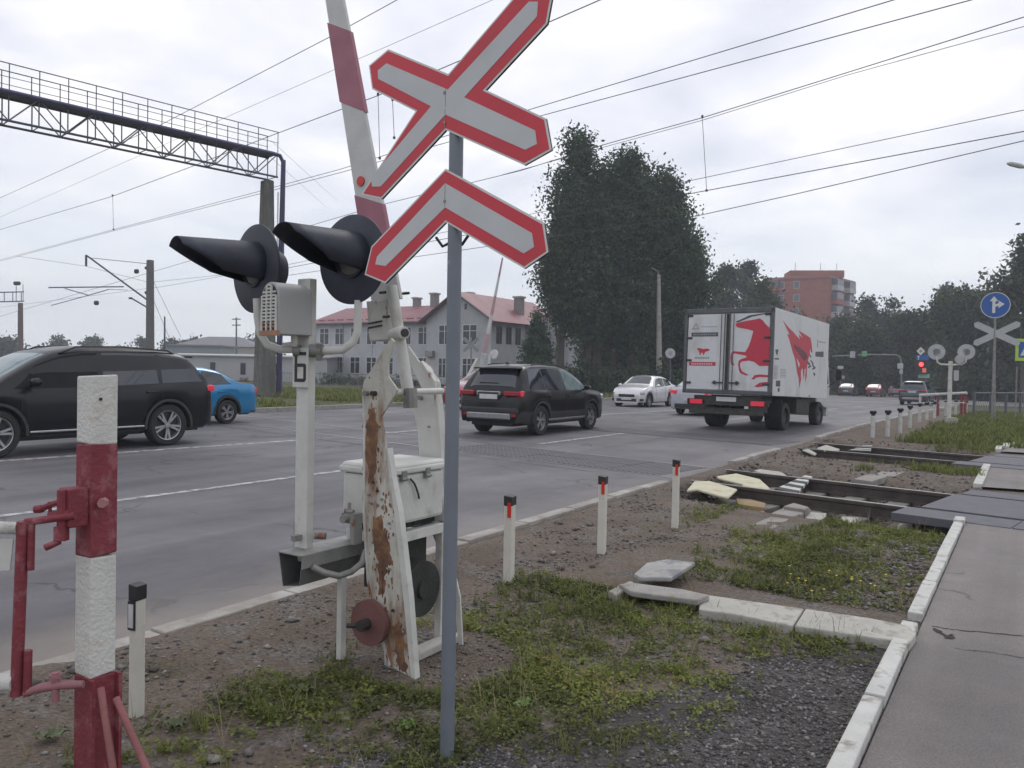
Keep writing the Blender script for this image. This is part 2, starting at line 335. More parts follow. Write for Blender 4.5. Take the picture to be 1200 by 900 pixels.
# asphalt
def asphalt_mat(name, base, patch, grain=1.0):
    m = bpy.data.materials.new(name); m.use_nodes = True; t = m.node_tree; b = t.nodes['Principled BSDF']; N = t.nodes.new; L = t.links.new
    b.inputs['Specular IOR Level'].default_value = .4
    c = N('ShaderNodeTexCoord'); mp = N('ShaderNodeMapping'); mp.inputs['Rotation'].default_value = (0, 0, -ROAD_A); L(c.outputs['Object'], mp.inputs[0])
    st = N('ShaderNodeMapping'); st.inputs['Scale'].default_value = (.08, .9, 1); L(mp.outputs[0], st.inputs[0])
    def noise(src, s, d=6, r=.6):
        n = N('ShaderNodeTexNoise'); n.inputs['Scale'].default_value = s; n.inputs['Detail'].default_value = d; n.inputs['Roughness'].default_value = r; L(src, n.inputs['Vector']); return n.outputs[0]
    def mapr(x, a, bb, lo=0, hi=1):
        q = N('ShaderNodeMapRange'); q.inputs[1].default_value = a; q.inputs[2].default_value = bb; q.inputs[3].default_value = lo; q.inputs[4].default_value = hi; L(x, q.inputs[0]); return q.outputs[0]
    def mul(a, bb):
        q = N('ShaderNodeMixRGB'); q.blend_type = 'MULTIPLY'; q.inputs[0].default_value = 1; L(a, q.inputs[1]); L(bb, q.inputs[2]); return q.outputs[0]
    r0 = N('ShaderNodeMixRGB'); r0.inputs[1].default_value = base+(1,); r0.inputs[2].default_value = patch+(1,)
    L(mapr(noise(mp.outputs[0], .35, 5, .55), .45, .60), r0.inputs[0])
    col = mul(r0.outputs[0], mapr(noise(st.outputs[0], 1.0, 4), .3, .7, .76, 1.2))
    st2 = N('ShaderNodeMapping'); st2.inputs['Scale'].default_value = (.03, 1.7, 1); L(mp.outputs[0], st2.inputs[0])
    col = mul(col, mapr(noise(st2.outputs[0], 1.0, 3), .35, .65, .86, 1.12))
    col = mul(col, mapr(noise(c.outputs['Object'], 7, 8, .75), .3, .7, .90, 1.10))
    col = mul(col, mapr(noise(c.outputs['Object'], 90, 3, .8), .3, .7, 1-.20*grain, 1+.2*grain))
    vo = N('ShaderNodeTexVoronoi'); vo.feature = 'DISTANCE_TO_EDGE'; vo.inputs['Scale'].default_value = .42
    wob = N('ShaderNodeVectorMath'); wob.operation = 'MULTIPLY_ADD'; nn = N('ShaderNodeTexNoise'); nn.inputs['Scale'].default_value = 1.6; nn.inputs['Detail'].default_value = 5; L(c.outputs['Object'], nn.inputs['Vector'])
    L(nn.outputs['Color'], wob.inputs[0]); wob.inputs[1].default_value = (1.1, 1.1, 0); L(c.outputs['Object'], wob.inputs[2]); L(wob.outputs[0], vo.inputs['Vector'])
    brk = mapr(noise(c.outputs['Object'], .5, 3), .5, .56, 1, 0)
    crk = N('ShaderNodeMath'); crk.operation = 'MAXIMUM'; L(mapr(vo.outputs['Distance'], .002, .010, .45, 1), crk.inputs[0]); L(brk, crk.inputs[1])
    col = mul(col, crk.outputs[0])
    if grain == 1.0:
        sx_ = N('ShaderNodeSeparateXYZ'); L(mp.outputs[0], sx_.inputs[0]); dn = mapr(noise(mp.outputs[0], 1.2, 6, .65), .3, .7, -.28, .28)
        vv = N('ShaderNodeMath'); vv.operation = 'ADD'; L(sx_.outputs[1], vv.inputs[0]); L(dn, vv.inputs[1])
        f1 = mapr(vv.outputs[0], 4.266+.85, 4.266+.12); f2 = mapr(sx_.outputs[0], 5.755+4.5, 5.755-3, .25, .92)
        fm = N('ShaderNodeMath'); fm.operation = 'MULTIPLY'; L(f1, fm.inputs[0]); L(f2, fm.inputs[1]); dm = N('ShaderNodeMixRGB'); L(fm.outputs[0], dm.inputs[0]); L(col, dm.inputs[1]); dm.inputs[2].default_value = (.205, .18, .16, 1); col = dm.outputs[0]
    L(col, b.inputs['Base Color'])
    L(mapr(noise(mp.outputs[0], .8, 4), .3, .7, .52, .72), b.inputs['Roughness'])
    bp = N('ShaderNodeBump'); bp.inputs['Strength'].default_value = .35; bp.inputs['Distance'].default_value = .006; L(noise(c.outputs['Object'], 160, 3, .8), bp.inputs['Height']); L(bp.outputs[0], b.inputs['Normal'])
    return m
asph = asphalt_mat('road_asphalt', (.098, .094, .104), (.138, .132, .142))
asph2 = asphalt_mat('footpath_asphalt', (.178, .157, .152), (.128, .114, .112), 2.2)
sheet('road', quad(-60, 63, .0, 16.6)+quad(84, 300, 0, 16), asph, 0)
sheet('side_street', quad(63, 84, -120, 140)+quad(38, 63, -26, -5.2), asph, 0)
sheet('footpath', quad(-12, 4.57, -3.74, -7.0)+[[rd(7.55, -3.74), rd(11.1, -3.74), rd(11.6, -7), rd(8.1, -7)], [rd(14.2, -3.8), rd(17.5, -4.25), rd(30, -6.5), rd(38, -6.5), rd(38, -9.5), rd(16, -8.5), rd(14.4, -7)]], asph2, .012)
mark = mat('road_marking_paint', (.44, .44, .45), .7, var=.15, scale=3, bump=.1, col2=(.16, .155, .165), c2pos=(.46, .60), c2scale=7, c2detail=9)
def line(p0, p1, w_, z=.004):
    d = (p1-p0); d.z = 0; d.normalize(); n = Vector((-d.y, d.x, 0))*w_/2; k = 24; mb = MB(); ps = []
    for i in range(k+1):
        q = p0.lerp(p1, i/k); q.z = float(fall(sv(q)[0]))+z; ps += [q-n, q+n]
    mb.add(ps, [(2*i, 2*i+2, 2*i+3, 2*i+1) for i in range(k)]); o = mb.build('lane_marking', mark); o['kind'] = 'structure'; return o
line(rd(-7, 4.45), rd(2.95, 4.36), .12); line(rd(8.6, 4.36), rd(12.6, 4.26), .12)
line(rd(-5, 9.6), rd(5.7, 8.5), .17); line(rd(7.6, 8.45), rd(10.0, 8.4), .15); line(rd(18.2, 8.35), rd(33, 8.3), .16)
for s0 in (20, 28, 36, 44): line(rd(s0, 4.2), rd(s0+3, 4.2), .12)
line(rd(60.5, .3), rd(60.5, 8.2), .4)
def crack(pts, w_, z):
    P = [gr(a, b, z) for a, b in pts]; vs = []
    fine = []
    for i in range(len(P)-1):
        for k in range(8): fine.append(P[i].lerp(P[i+1], k/8)+Vector((random.uniform(-.012, .012), random.uniform(-.012, .012), 0)))
    for i, p in enumerate(fine):
        q = fine[min(i+1, len(fine)-1)]-fine[max(i-1, 0)]; n = Vector((-q.y, q.x, 0)).normalized()*w_*random.uniform(.3, 1.1); vs += [p-n, p+n]
    o = MB().add([(a.x, a.y, z) for a in vs], [(2*i, 2*i+2, 2*i+3, 2*i+1) for i in range(len(fine)-1)]).build('pavement_crack', mat('crack_dark_soil', (.035, .032, .025), .95)); o['kind'] = 'structure'
crack([(1092, 733), (1120, 738), (1160, 741), (1215, 747)], .008, .0145); crack([(1120, 760), (1150, 763), (1210, 772)], .004, .0145)
crack([(1096, 736), (1104, 742), (1112, 748), (1118, 743)], .02, .0146)
def seam(n, t0, t1, w_, wob=.03):
    k = int((t1-t0)/.25)+1; vs = []
    for i in range(k+1):
        t_ = t0+(t1-t0)*i/k; q = tk(n+random.uniform(-wob, wob), t_); u = TN*w_*random.uniform(.3, 1); vs += [(q-u).to_tuple()[:2]+(.0045,), (q+u).to_tuple()[:2]+(.0045,)]
    o = MB().add(vs, [(2*i, 2*i+2, 2*i+3, 2*i+1) for i in range(k)]).build('road_seam', mat('bitumen_seam', (.035, .034, .038), .6, var=.2)); o['kind'] = 'structure'
for n, t0, t1, w_ in ((9.55, -20, -13, .02), (9.9, -12, -7.5, .012), (12.7, -19, -9, .015), (13.1, -24, -19, .03), (15.9, -22, -14, .015), (16.0, -13, -10, .02), (18.9, -21, -12, .02), (14.2, -17, -15, .05), (9.7, -24, -21, .02), (19.3, -26, -20, .03)): seam(n, t0, t1, w_)

# ------------------------------------------------------------------ kerbs (each stone its own piece)
def kerb_row(rootname, stones, m):
    t = bpy.data.objects.new(rootname, None); COL.objects.link(t); t['kind'] = 'structure'; ROOTM[t.name] = Matrix.Identity(4)
    for (s0, s1, v0, v1, z0, z1) in stones:
        j = lambda k=.004: random.uniform(-k, k)
        q_ = rd(s0, v0, 0); M = frame(q_, DR, NR); M[2][3] = q_.z; Ln = s1-s0; W = v1-v0
        mb = MB(); mb.prism([(0.004+j(.002), j()), (Ln*.5, j(.003)), (Ln-.004, j()), (Ln-.004, W+j()), (0.004, W+j())], z0, z1+j(.006), M=M)
        mb.build('kerb_stone', m, t, bevel=.010)
kerb_m = mat('dusty_kerb_concrete', (.27, .25, .225), .9, var=.15, bump=.6, bscale=40, col2=(.40, .385, .36), c2pos=(.45, .65), c2scale=2.5)
st = [(q, q+1, -.1, .045, -.1, .018+.052*max(0, min(1, (q+2.5)/5))) for q in np.arange(-8, 5, 1.0)]
st[-1] = (4, 4.75, -.1, .05, -.1, .065)
st += [(q, q+.98, -.1, .05, -.1, .07) for q in (7.75, 8.75, 9.75)]+[(q, q+1, -.1, .05, -.1, .08) for q in np.arange(14.4, 60, 1.0)]
kerb_row('road_kerb', st, kerb_m)
st = [(q, q+.98, -3.73, -3.64, -.15, .055) for q in (-6.6, -5.6, -4.6, -3.6, -2.6, -1.6)]+[(-.62, -.22, -3.735, -3.64, -.15, .058), (.02, .99, -3.73, -3.64, -.15, .058), (.99, 1.98, -3.73, -3.64, -.15, .054), (1.98, 2.98, -3.73, -3.64, -.15, .056), (2.98, 3.95, -3.73, -3.64, -.15, .053), (3.97, 4.22, -3.735, -3.635, -.15, .062)]
st += [(7.6, 8.6, -3.75, -3.63, -.15, .05), (8.62, 9.6, -3.75, -3.63, -.15, .045), (9.65, 10.75, -3.75, -3.63, -.15, .05)]
st += [(14.3, 15.3, -3.82, -3.7, -.1, .06), (15.3, 16.3, -3.95, -3.82, -.1, .06), (16.3, 17.4, -4.12, -4.0, -.1, .06)]
kerb_row('footpath_kerb', st, kerb_white)
kerb_row('opposite_kerb', [(q, q+2, 16.5, 16.68, -.1, .14) for q in range(-14, 60, 2)], concrete)

# ------------------------------------------------------------------ railway tracks
def track(nc, tspans):
    root = bpy.data.objects.new('railway_track', None); COL.objects.link(root); root['kind'] = 'structure'; ROOTM[root.name] = Matrix.Identity(4)
    prof = [(-.075, 0), (.075, 0), (.075, .012), (.012, .03), (.010, .12), (.036, .135), (.036, .168), (.03, .176), (-.03, .176), (-.036, .168), (-.036, .135), (-.010, .12), (-.012, .03), (-.075, .012)]
    for e in (-.797, .797):
        M = Matrix(((TN.x, 0, TD.x, 0), (TN.y, 0, TD.y, 0), (0, 1, 0, -.174), (0, 0, 0, 1)))
        MB().prism([(nc+e+a, b) for a, b in prof], -140, 40, M=M).build('rail', steel, root)
        M2 = Matrix(((TN.x, 0, TD.x, 0), (TN.y, 0, TD.y, 0), (0, 1, 0, 0), (0, 0, 0, 1)))
        MB().prism([(nc+e-.031, .0025), (nc+e+.031, .0025), (nc+e+.031, .0055), (nc+e-.031, .0055)], -140, 40, M=M2).build('rail_head_strip', rail_top, root)
    meS = None
    for i, t0 in enumerate(tspans):
        p = tk(nc, t0)
        M = frame((0, 0, 0), TN, -TD)
        if meS is None:
            mb = MB(); mb.prism([(-1.35, -.13), (1.35, -.13), (1.35, .13), (-1.35, .13)], -.2, 0, M=M); so_ = mb.build('sleeper', mat('sleeper_concrete', (.20, .19, .175), .9, var=.25, bump=.5, col2=(.10, .085, .07), c2pos=(.45, .6)), loc=(0, 0, 0), bevel=.015)
            so_.parent = root; meS = so_; so_.location = (p.x, p.y, -.178)
        else: c = copy_tree(meS, root, loc=(p.x, p.y, -.178))
    return root
track1 = track(11.1, [-8.2+.58*i for i in range(13)]+[-1.0, -.4])
track2 = track(17.4, [-8.6+.58*i for i in range(12)])
# whitewashed sleeper ends that catch the eye
for nc, tl in ((9.9, [(940, 969, 600, 614), (980, 1007, 605, 618), (1049, 1071, 613, 623)]), (15.9, [(1041, 1056, 544, 549), (1087, 1104, 548, 555)])):
    for x0, x1, y0, y1 in tl:
        q = [gr(x0+(x1-x0)*.22, y0, -.16), gr(x1, y0+1, -.16), gr(x1-(x1-x0)*.2, y1, -.16), gr(x0, y1-1, -.16)]
        MB().prism([(p.x, p.y) for p in q], -.36, -.16).build('sleeper_end', pale_concrete, track1 if nc < 12 else track2, bevel=.012, label='whitewashed end of a concrete sleeper')

# deck panels: rubber tiles in the road and on the footpath
def deck_mat(name, col):
    m = mat(name, col, .75, var=.12, scale=3, bump=0); t = m.node_tree; b = t.nodes['Principled BSDF']; N = t.nodes.new; L = t.links.new
    c = N('ShaderNodeTexCoord'); mp = N('ShaderNodeMapping'); mp.inputs['Rotation'].default_value = (0, 0, -math.atan2(TD.y, TD.x)); mp.inputs['Scale'].default_value = (9, 9, 9); L(c.outputs['Object'], mp.inputs[0])
    br = N('ShaderNodeTexBrick'); br.inputs['Scale'].default_value = 1; br.offset = 0; br.inputs['Mortar Size'].default_value = .16; br.inputs['Brick Width'].default_value = 1; br.inputs['Row Height'].default_value = 1
    br.inputs['Color1'].default_value = (1, 1, 1, 1); br.inputs['Color2'].default_value = (1, 1, 1, 1); br.inputs['Mortar'].default_value = (0, 0, 0, 1); L(mp.outputs[0], br.inputs[0])
    bw = N('ShaderNodeRGBToBW'); L(br.outputs[0], bw.inputs[0]); bp = N('ShaderNodeBump'); bp.inputs['Distance'].default_value = .012; bp.inputs['Strength'].default_value = .8; L(bw.outputs[0], bp.inputs['Height']); L(bp.outputs[0], b.inputs['Normal'])
    old = b.inputs['Base Color'].links[0].from_socket; mm = N('ShaderNodeMixRGB'); mm.inputs[1].default_value = tuple(x*.15 for x in col)+(1,); L(bw.outputs[0], mm.inputs[0]); L(old, mm.inputs[2]); L(mm.outputs[0], b.inputs['Base Color'])
    return m
deck_road = deck_mat('ribbed_rubber_deck', (.14, .138, .155)); deck_path = mat('smooth_rubber_deck', (.095, .093, .112), .7, var=.15, bump=.4, bscale=90)
def deck(name, cells, m, z1):
    root = bpy.data.objects.new(name, None); COL.objects.link(root); root['kind'] = 'structure'; ROOTM[root.name] = Matrix.Identity(4)
    for n0, n1, t0, t1 in cells:
        M = frame((0, 0, 0), TN, -TD)
        MB().prism([(n0+.008, -t0-.006), (n1-.008, -t0-.006), (n1-.008, -t1+.006), (n0+.008, -t1+.006)], -.075, z1+random.uniform(-.003, .003), M=M).build('deck_panel', m, root, bevel=.006)
def t_of(v, n): # t where the line n=const meets road offset v
    q = rd((n-4.93)/.9845, v); return q.x*TD.x+q.y*TD.y
cells = []
for nc in (11.1, 17.4):
    for n0, n1 in ((nc-.75, nc), (nc, nc+.75)):
        ta = t_of(.1, nc)-.2
        for i in range(5): cells.append((n0, n1, ta-(i+1)*1.0, ta-i*1.0))
deck('road_crossing_deck', cells, deck_road, .010)
cells = []
for nc in (11.1, 17.4):
    ta = t_of(-3.45, nc)+(.0 if nc < 12 else .15)
    for n0, n1, off in ((nc-1.45, nc-.85, -.12), (nc-.75, nc+.75, .0), (nc+.85, nc+1.4, .05)):
        for i in range(3): cells.append((n0, n1, ta+off+i*1.2, ta+off+(i+1)*1.2))
deck('footpath_crossing_deck', cells, deck_path, .022)

# guard plates and strips at the rail ends of the deck
def plate(name, px, z, th, m, label, cat, group=None, slope=0, bev=.01):
    q = [gr(a, b, z) for a, b in px]; c = sum(q, Vector())/len(q)
    mb = MB(); mb.prism([(p.x, p.y) for p in q], z-th, z)
    if slope: mb.v = [(x, y, zz-slope*((Vector((x, y, 0))-c).dot(TD))) for x, y, zz in mb.v]
    return tag(mb.build(name, m, bevel=bev), label, cat, group)
zz = lambda l, ox=800, oy=520, k=7.5: [(ox+a/k, oy+b/k) for a, b in l]
yellowish = mat('pale_yellow_worn_board', (.52, .50, .36), .85, var=.1, bump=.4, col2=(.40, .27, .20), c2pos=(.56, .68), c2scale=3)
G_ = 'pale guard boards at the end of the crossing deck'
plate('guard_board', zz([(35, 410), (100, 335), (235, 330), (480, 395), (400, 465), (250, 432), (130, 400)]), .012, .03, yellowish, 'pale yellow board with brown stain lying outside the nearest rail', 'board', G_, slope=.02)
plate('guard_board', zz([(300, 290), (470, 265), (680, 310), (770, 385), (740, 395), (530, 365), (520, 350), (310, 305)]), -.012, .03, yellowish, 'pale yellow board lying between the rails of the nearer track', 'board', G_, slope=.02)
plate('guard_board', zz([(630, 232), (680, 222), (860, 245), (915, 275), (880, 282), (700, 262)]), .0, .04, pale_concrete, 'whitish worn board beyond the second rail of the nearer track', 'board', G_)
plate('guard_board', [(957, 525), (968, 521), (984, 526), (983, 528), (966, 528)], .0, .03, pale_concrete, 'small white board at the road edge of the farther track', 'board', G_)
plate('guard_board', [(940, 527), (948, 526), (957, 531), (955, 533)], .0, .03, pale_concrete, 'narrow white curved strip just in front of the farther track', 'board', G_)
ochre = mat('ochre_stained_timber', (.27, .20, .09), .85, var=.15, bump=.4, col2=(.24, .16, .13), c2pos=(.5, .6))
plate('timber_beam', zz([(470, 480), (600, 488), (730, 520), (725, 560), (600, 545), (480, 525)]), -.10, .14, ochre, 'ochre and brown timber beam beside the nearest rail below the pale board', 'beam')
plate('concrete_block', zz([(560, 600), (590, 580), (720, 595), (715, 635), (630, 635)]), -.15, .16, pale_concrete, 'small white-topped concrete block below the ochre timber beam', 'block')
stripe_b = mat('guard_stripe_black', (.03, .03, .03), .8, var=.2)
def striped(px_l, z, label):
    # a sloping guard plate with black and white bars; px_l = four photo corners
    q = [gr(a, b, z) for a, b in px_l]; t = thing('striped_guard_plate', label, 'guard plate', tuple(q[0]), group='striped guard plates between the rails')
    n = 8
    for i in range(n):
        a, b = i/n, (i+1)/n; p = [q[0].lerp(q[1], a), q[0].lerp(q[1], b), q[3].lerp(q[2], b), q[3].lerp(q[2], a)]
        MB().prism([(c.x, c.y) for c in p], z-.04, z+(.0 if i % 2 else .003)).build('stripe', kerb_white if i % 2 else stripe_b, t)
striped([(908, 573), (943, 557), (952, 558), (934, 578)], -.01, 'black and white striped guard plate between the rails of the nearer track')
striped([(993, 528), (1012, 522), (1022, 522), (1020, 529)], -.02, 'black and white striped guard plate between the rails of the farther track')

# ------------------------------------------------------------------ concrete slabs on the verge
G_ = 'concrete slabs on the verge'
plate('concrete_slab', [(820, 704), (830, 697), (942, 713), (929, 733), (860, 719), (819, 714)], .06, .09, pale_concrete, 'long pale concrete slab whose left end meets the broken cover on the verge', 'slab', G_)
plate('concrete_slab', [(931, 733), (944, 713), (1020, 724), (1066, 733), (1074, 742), (1066, 753), (1000, 743)], .06, .09, pale_concrete, 'pale concrete slab ending at the white footpath kerb', 'slab', G_)
plate('concrete_slab', [(743, 672), (758, 659), (781, 655), (815, 658.5), (787, 676.5), (750, 676)], .11, .035, mat('grey_streaked_concrete', (.34, .335, .325), .9, var=.2, bump=.5, col2=(.20, .20, .21), c2pos=(.48, .6), c2scale=4), 'loose grey slab lying raised behind the broken trough cover', 'slab', G_)
plate('concrete_slab', [(725, 684), (745, 683), (800, 690), (832, 697), (817, 703), (740, 693)], .10, .04, concrete, 'thin broken concrete cover resting on two bricks', 'slab', G_)
plate('concrete_slab', [(713, 692), (738, 680), (745, 683), (722, 697)], .075, .1, concrete, 'short broken slab end under the left of the thin cover', 'slab', G_)
brickm = mat('rough_grey_brick', (.22, .20, .18), .9, var=.2, bump=.6)
for k, (a, b, lab) in enumerate((((741, 700), (783, 706), 'grey brick propping the left of the thin concrete cover'), ((782, 706), (806, 708), 'grey brick propping the middle of the thin concrete cover'), ((781, 679), (801, 678), 'grey brick under the raised loose slab'))):
    p, q = gr(a[0], a[1], .0), gr(b[0], b[1], .0); d = (q-p); n = Vector((-d.y, d.x, 0)).normalized()
    tag(MB().prism([(p.x, p.y), (q.x, q.y), ((q+n*.12).x, (q+n*.12).y), ((p+n*.12).x, (p+n*.12).y)], -.04, .062).build('brick', brickm, bevel=.01), lab, 'brick', 'bricks under the covers')
# cable trough covers running beside the road towards the tracks
cover = mat('flat_trough_cover', (.27, .25, .235), .9, var=.15, bump=.5, col2=(.20, .17, .15), c2pos=(.5, .65))
G_ = 'trough covers near the tracks'
tl = [([(880, 615), (903, 605), (925, 608), (905, 620)], 'flat grey cover nearest the verge grass before the tracks'), ([(897, 604), (915, 596), (937, 602), (921, 609)], 'flat grey cover in the middle before the nearer track'), ([(913, 598), (921, 592), (950, 596), (938, 603)], 'flat grey cover touching the nearer track'),
      ([(918, 593), (930, 589), (948, 594), (944, 597)], 'tilted broken cover at the foot of the nearest rail'), ([(1000, 561), (1018, 555), (1040, 558), (1022, 564)], 'grey cover between the two tracks, nearest of its row'), ([(1022, 557), (1036, 551), (1060, 553), (1048, 558)], 'grey cover in the middle of the row between the tracks'), ([(1040, 551), (1052, 547), (1085, 549), (1075, 553)], 'grey cover farthest between the two tracks')]
for q, lab in tl: zc = (-.01, -.06, -.12, -.08, -.0, -.01, -.04)[tl.index((q, lab))]; plate('trough_cover', q, zc+.015, .10, cover, lab, 'slab', G_)

# ------------------------------------------------------------------ crossbuck with chevron on a grey post
TH = R(33); AX = Vector((math.cos(TH), -math.sin(TH), 0)); AN = Vector((-math.sin(TH), -math.cos(TH), 0))   # along the plate, and its face normal
def upright(P, off=0): # local x along plate, y up, z out of the face (towards traffic)
    q = Vector(P)+AN*off; return Matrix(((AX.x, 0, AN.x, q.x), (AX.y, 0, AN.y, q.y), (0, 1, 0, 0), (0, 0, 0, 1)))
SP = (-.205, 3.22)
base = gr(524, 886, 0)
t = thing('crossbuck_sign', 'red and white diagonal cross over a chevron on a blue-grey post', 'sign', (base.x, base.y, 0))
topw = at(535.2, 138, 3.24)
MB().path([base+Vector((0, 0, -.2)), Vector((topw.x, topw.y, topw.z))], .029, 20).build('post', post_grey, t, smooth=True)
def plate_layers(px_out, px_in, nm, extra_out=(), off=.045):
    o = [onplane(a, b, SP) for a, b in px_out]+list(extra_out)
    i = [onplane(a, b, SP) for a, b in px_in]
    return o, i
Z3 = lambda l: [(300+a/3, b/3) for a, b in l]
o = [onplane(a, b, SP) for a, b in Z3([(485, 183), (417, 240), (428, 322), (580, 400), (390, 690), (460, 705), (685, 465), (960, 588), (1055, 535), (1035, 425), (825, 325), (1040, 95), (1057, 2)])]+[(.372, 3.035), (.285, 3.045)]+[onplane(300+695/3, 270/3, SP)]
i_ = [onplane(a, b, SP) for a, b in Z3([(480, 233), (450, 258), (451, 287), (636, 383), (425, 633), (430, 662), (460, 662), (686, 412), (965, 535), (1006, 515), (1000, 468), (752, 352), (1006, 72), (1010, 20), (978, 20), (695, 325)])]
def shrink(poly, d):
    n = len(poly); A = sum(poly[k][0]*poly[(k+1) % n][1]-poly[(k+1) % n][0]*poly[k][1] for k in range(n)); sg = 1 if A > 0 else -1; r = []
    for k in range(n):
        p0, p1, p2 = Vector(poly[k-1]), Vector(poly[k]), Vector(poly[(k+1) % n]); e1 = (p1-p0).normalized(); e2 = (p2-p1).normalized()
        n1 = Vector((-e1.y, e1.x))*sg; n2 = Vector((-e2.y, e2.x))*sg; b = (n1+n2).normalized(); r.append(tuple(p1+b*d/max(.35, b.dot(n1))))
    return r
M0 = upright((SP[0], SP[1], 0), .036)
def face(poly, inner, nm):
    pl = MB().prism(poly, -.002, .0, M=M0).build(nm, [sign_edge], t)
    MB().prism(shrink(poly, .0075), .0, .0015, M=M0).build('red_border', sign_red, pl)
    MB().prism(inner, .0015, .003, M=M0).build('white_band', sign_white, pl)
    e = MB()
    n = len(poly)
    for k in range(n): # folded rim behind the plate
        p, q = Vector(poly[k]), Vector(poly[(k+1) % n])
        e.add([(p.x, p.y, -.014), (q.x, q.y, -.014), (q.x, q.y, -.0025), (p.x, p.y, -.0025)], [(0, 1, 2, 3)], M=M0)
    e.build('folded_rim', dark_metal, pl)
face(o, i_, 'cross_plate')
ch = [onplane(a, b, SP) for a, b in [(528.5, 200), (643, 263), (648, 297), (620, 316), (528.5, 262), (458, 333), (434, 323), (442, 290)]]
chi = [onplane(a, b, SP) for a, b in [(528.5, 217), (629.5, 275), (632, 291), (620, 298.5), (528.5, 245), (459, 313), (447, 311), (449, 302)]]
face(ch, chi, 'chevron_plate')
for a0_, a1_ in (((528.5, 131), (528.5, 152)), ((528.5, 218), (528.5, 244)), ((529, 108), (529, 128))):
    p_, q_ = onplane(*a0_, SP), onplane(*a1_, SP); MB().prism([(p_[0]-.0012, q_[1]), (p_[0]+.0012, q_[1]), (p_[0]+.0012, p_[1]), (p_[0]-.0012, p_[1])], .0031, .0036, M=M0).build('plate_seam', grey_metal, t)
for a_ in ((528, 112), (528, 147), (528, 238)):
    p_ = onplane(*a_, SP); MB().tube((p_[0], p_[1], .003), (p_[0], p_[1], .006), .006, n=10, M=M0).build('rivet', grey_metal, t)
for zz_ in (2.28,):
    br = MB()
    s_ = -.075+.0; c = Vector((SP[0], SP[1], 0))+AX*s_+Vector((0, 0, zz_)); br.box((c.x, c.y, c.z), (.09, .07, .02), rz=-TH)
    br.build('mounting_bracket', dark_metal, t)
hk = MB(); c = at(530, 285, 3.27)
for sgn in (-1, 1): hk.path([c+AX*.02*sgn, c+AX*.05*sgn+Vector((0, 0, -.01)), c+AX*.085*sgn+Vector((0, 0, .03))], .006, 6)
hk.build('clamp_hook', dark_metal, t)

# ------------------------------------------------------------------ barrier machine with raised boom
C0 = Vector((-.634, 4.15, 0))                 # nearest corner of the motor cabinet
def up2(P, th=.03):  # plate frame at P; prism z from 0 (near face) backwards
    return Matrix(((AX.x, 0, AN.x, P[0]), (AX.y, 0, AN.y, P[1]), (0, 1, 0, 0), (0, 0, 0, 1)))
t = thing('barrier_machine', 'rusty white level crossing barrier with its boom raised beside a motor box', 'barrier', (C0.x, C0.y, 0))
P1 = C0-DR*.06; P2 = C0+DR*.50; PM = C0+DR*.2
pp = lambda l, P: [onplane(a, b, P) for a, b in l]
rocker_m = mat('rust_streaked_rocker_paint', (.50, .49, .44), .7, var=.14, bump=.5, bscale=30, col2=(.22, .12, .07), c2pos=(.46, .62), c2scale=4.2, c2stretch=(1.6, 1.6, .42), c2detail=9)
near_plate = [(458, 396), (441, 423), (426, 447), (424.5, 456), (426, 500), (425, 600), (430, 680), (441, 730), (456, 781), (482, 794), (473, 700), (463, 605), (455, 540), (447, 488), (466, 457), (455, 441), (455, 425), (462, 400)]
rp = MB().prism(pp(near_plate, P1), -.012, 0, M=up2(P1)).build('rocker_plate', rocker_m, t, bevel=.003, label='near rocker plate streaked with rust')
edge = pp([(463, 605), (473, 700), (482, 794), (487, 796), (480, 700), (468, 600), (460, 560), (455, 525), (454, 530), (456, 555)], P1)
MB().prism(edge, -.035, .003, M=up2(P1)).build('flange', white_paint, rp)
MB().prism(pp([(424.5, 456), (427, 456), (428.5, 500), (427.5, 600), (432, 680), (443, 728), (458, 779), (456, 781), (441, 730), (430, 680), (425, 600), (426, 500)], P1), -.05, .003, M=up2(P1)).build('flange', rusty_paint, rp)
far_plate = [(478, 405), (492, 425), (507, 448), (511, 482), (514, 520), (516, 542), (522, 620), (539, 700), (542, 756), (537, 756), (532, 705), (512, 640), (496, 600), (492, 540), (489, 505), (486, 488), (478, 466), (494, 455), (481, 428), (474, 410)]
fp = MB().prism(pp(far_plate, P2), -.012, 0, M=up2(P2)).build('rocker_plate', white_paint, t, bevel=.003)
MB().prism(pp([(492, 425), (507, 448), (511, 482), (514, 520), (516, 542), (518, 542), (517, 520), (514, 482), (510, 447), (494, 423)], P2), -.05, .004, M=up2(P2)).build('flange', rusty_paint, fp)
smear = mat('orange_brown_rust', (.25, .135, .065), .85, var=.3, scale=22, bump=.5, bscale=60, col2=(.13, .065, .045), c2pos=(.42, .6), c2scale=9)
for pl_ in ([(433, 481), (439, 478), (443, 500), (441, 540), (438, 572), (433, 566), (430, 540), (427, 515), (430, 495)], [(438, 606), (446, 605), (456, 640), (459, 660), (452, 664), (449, 700), (444, 696), (443, 660), (437, 635)], [(460, 735), (468, 728), (476, 772), (478, 790), (470, 786), (463, 765)]):
    zq = [Vector(p) for p in pp(pl_, P1)]; ol = []
    for i in range(len(zq)):
        for k in range(5): ol.append(tuple(zq[i].lerp(zq[(i+1) % len(zq)], k/5)+Vector((random.uniform(-.009, .009), random.uniform(-.012, .012)))))
    MB().prism(ol, .0, .0012, M=up2(P1)).build('rust_patch', smear, rp)
spk = MB()
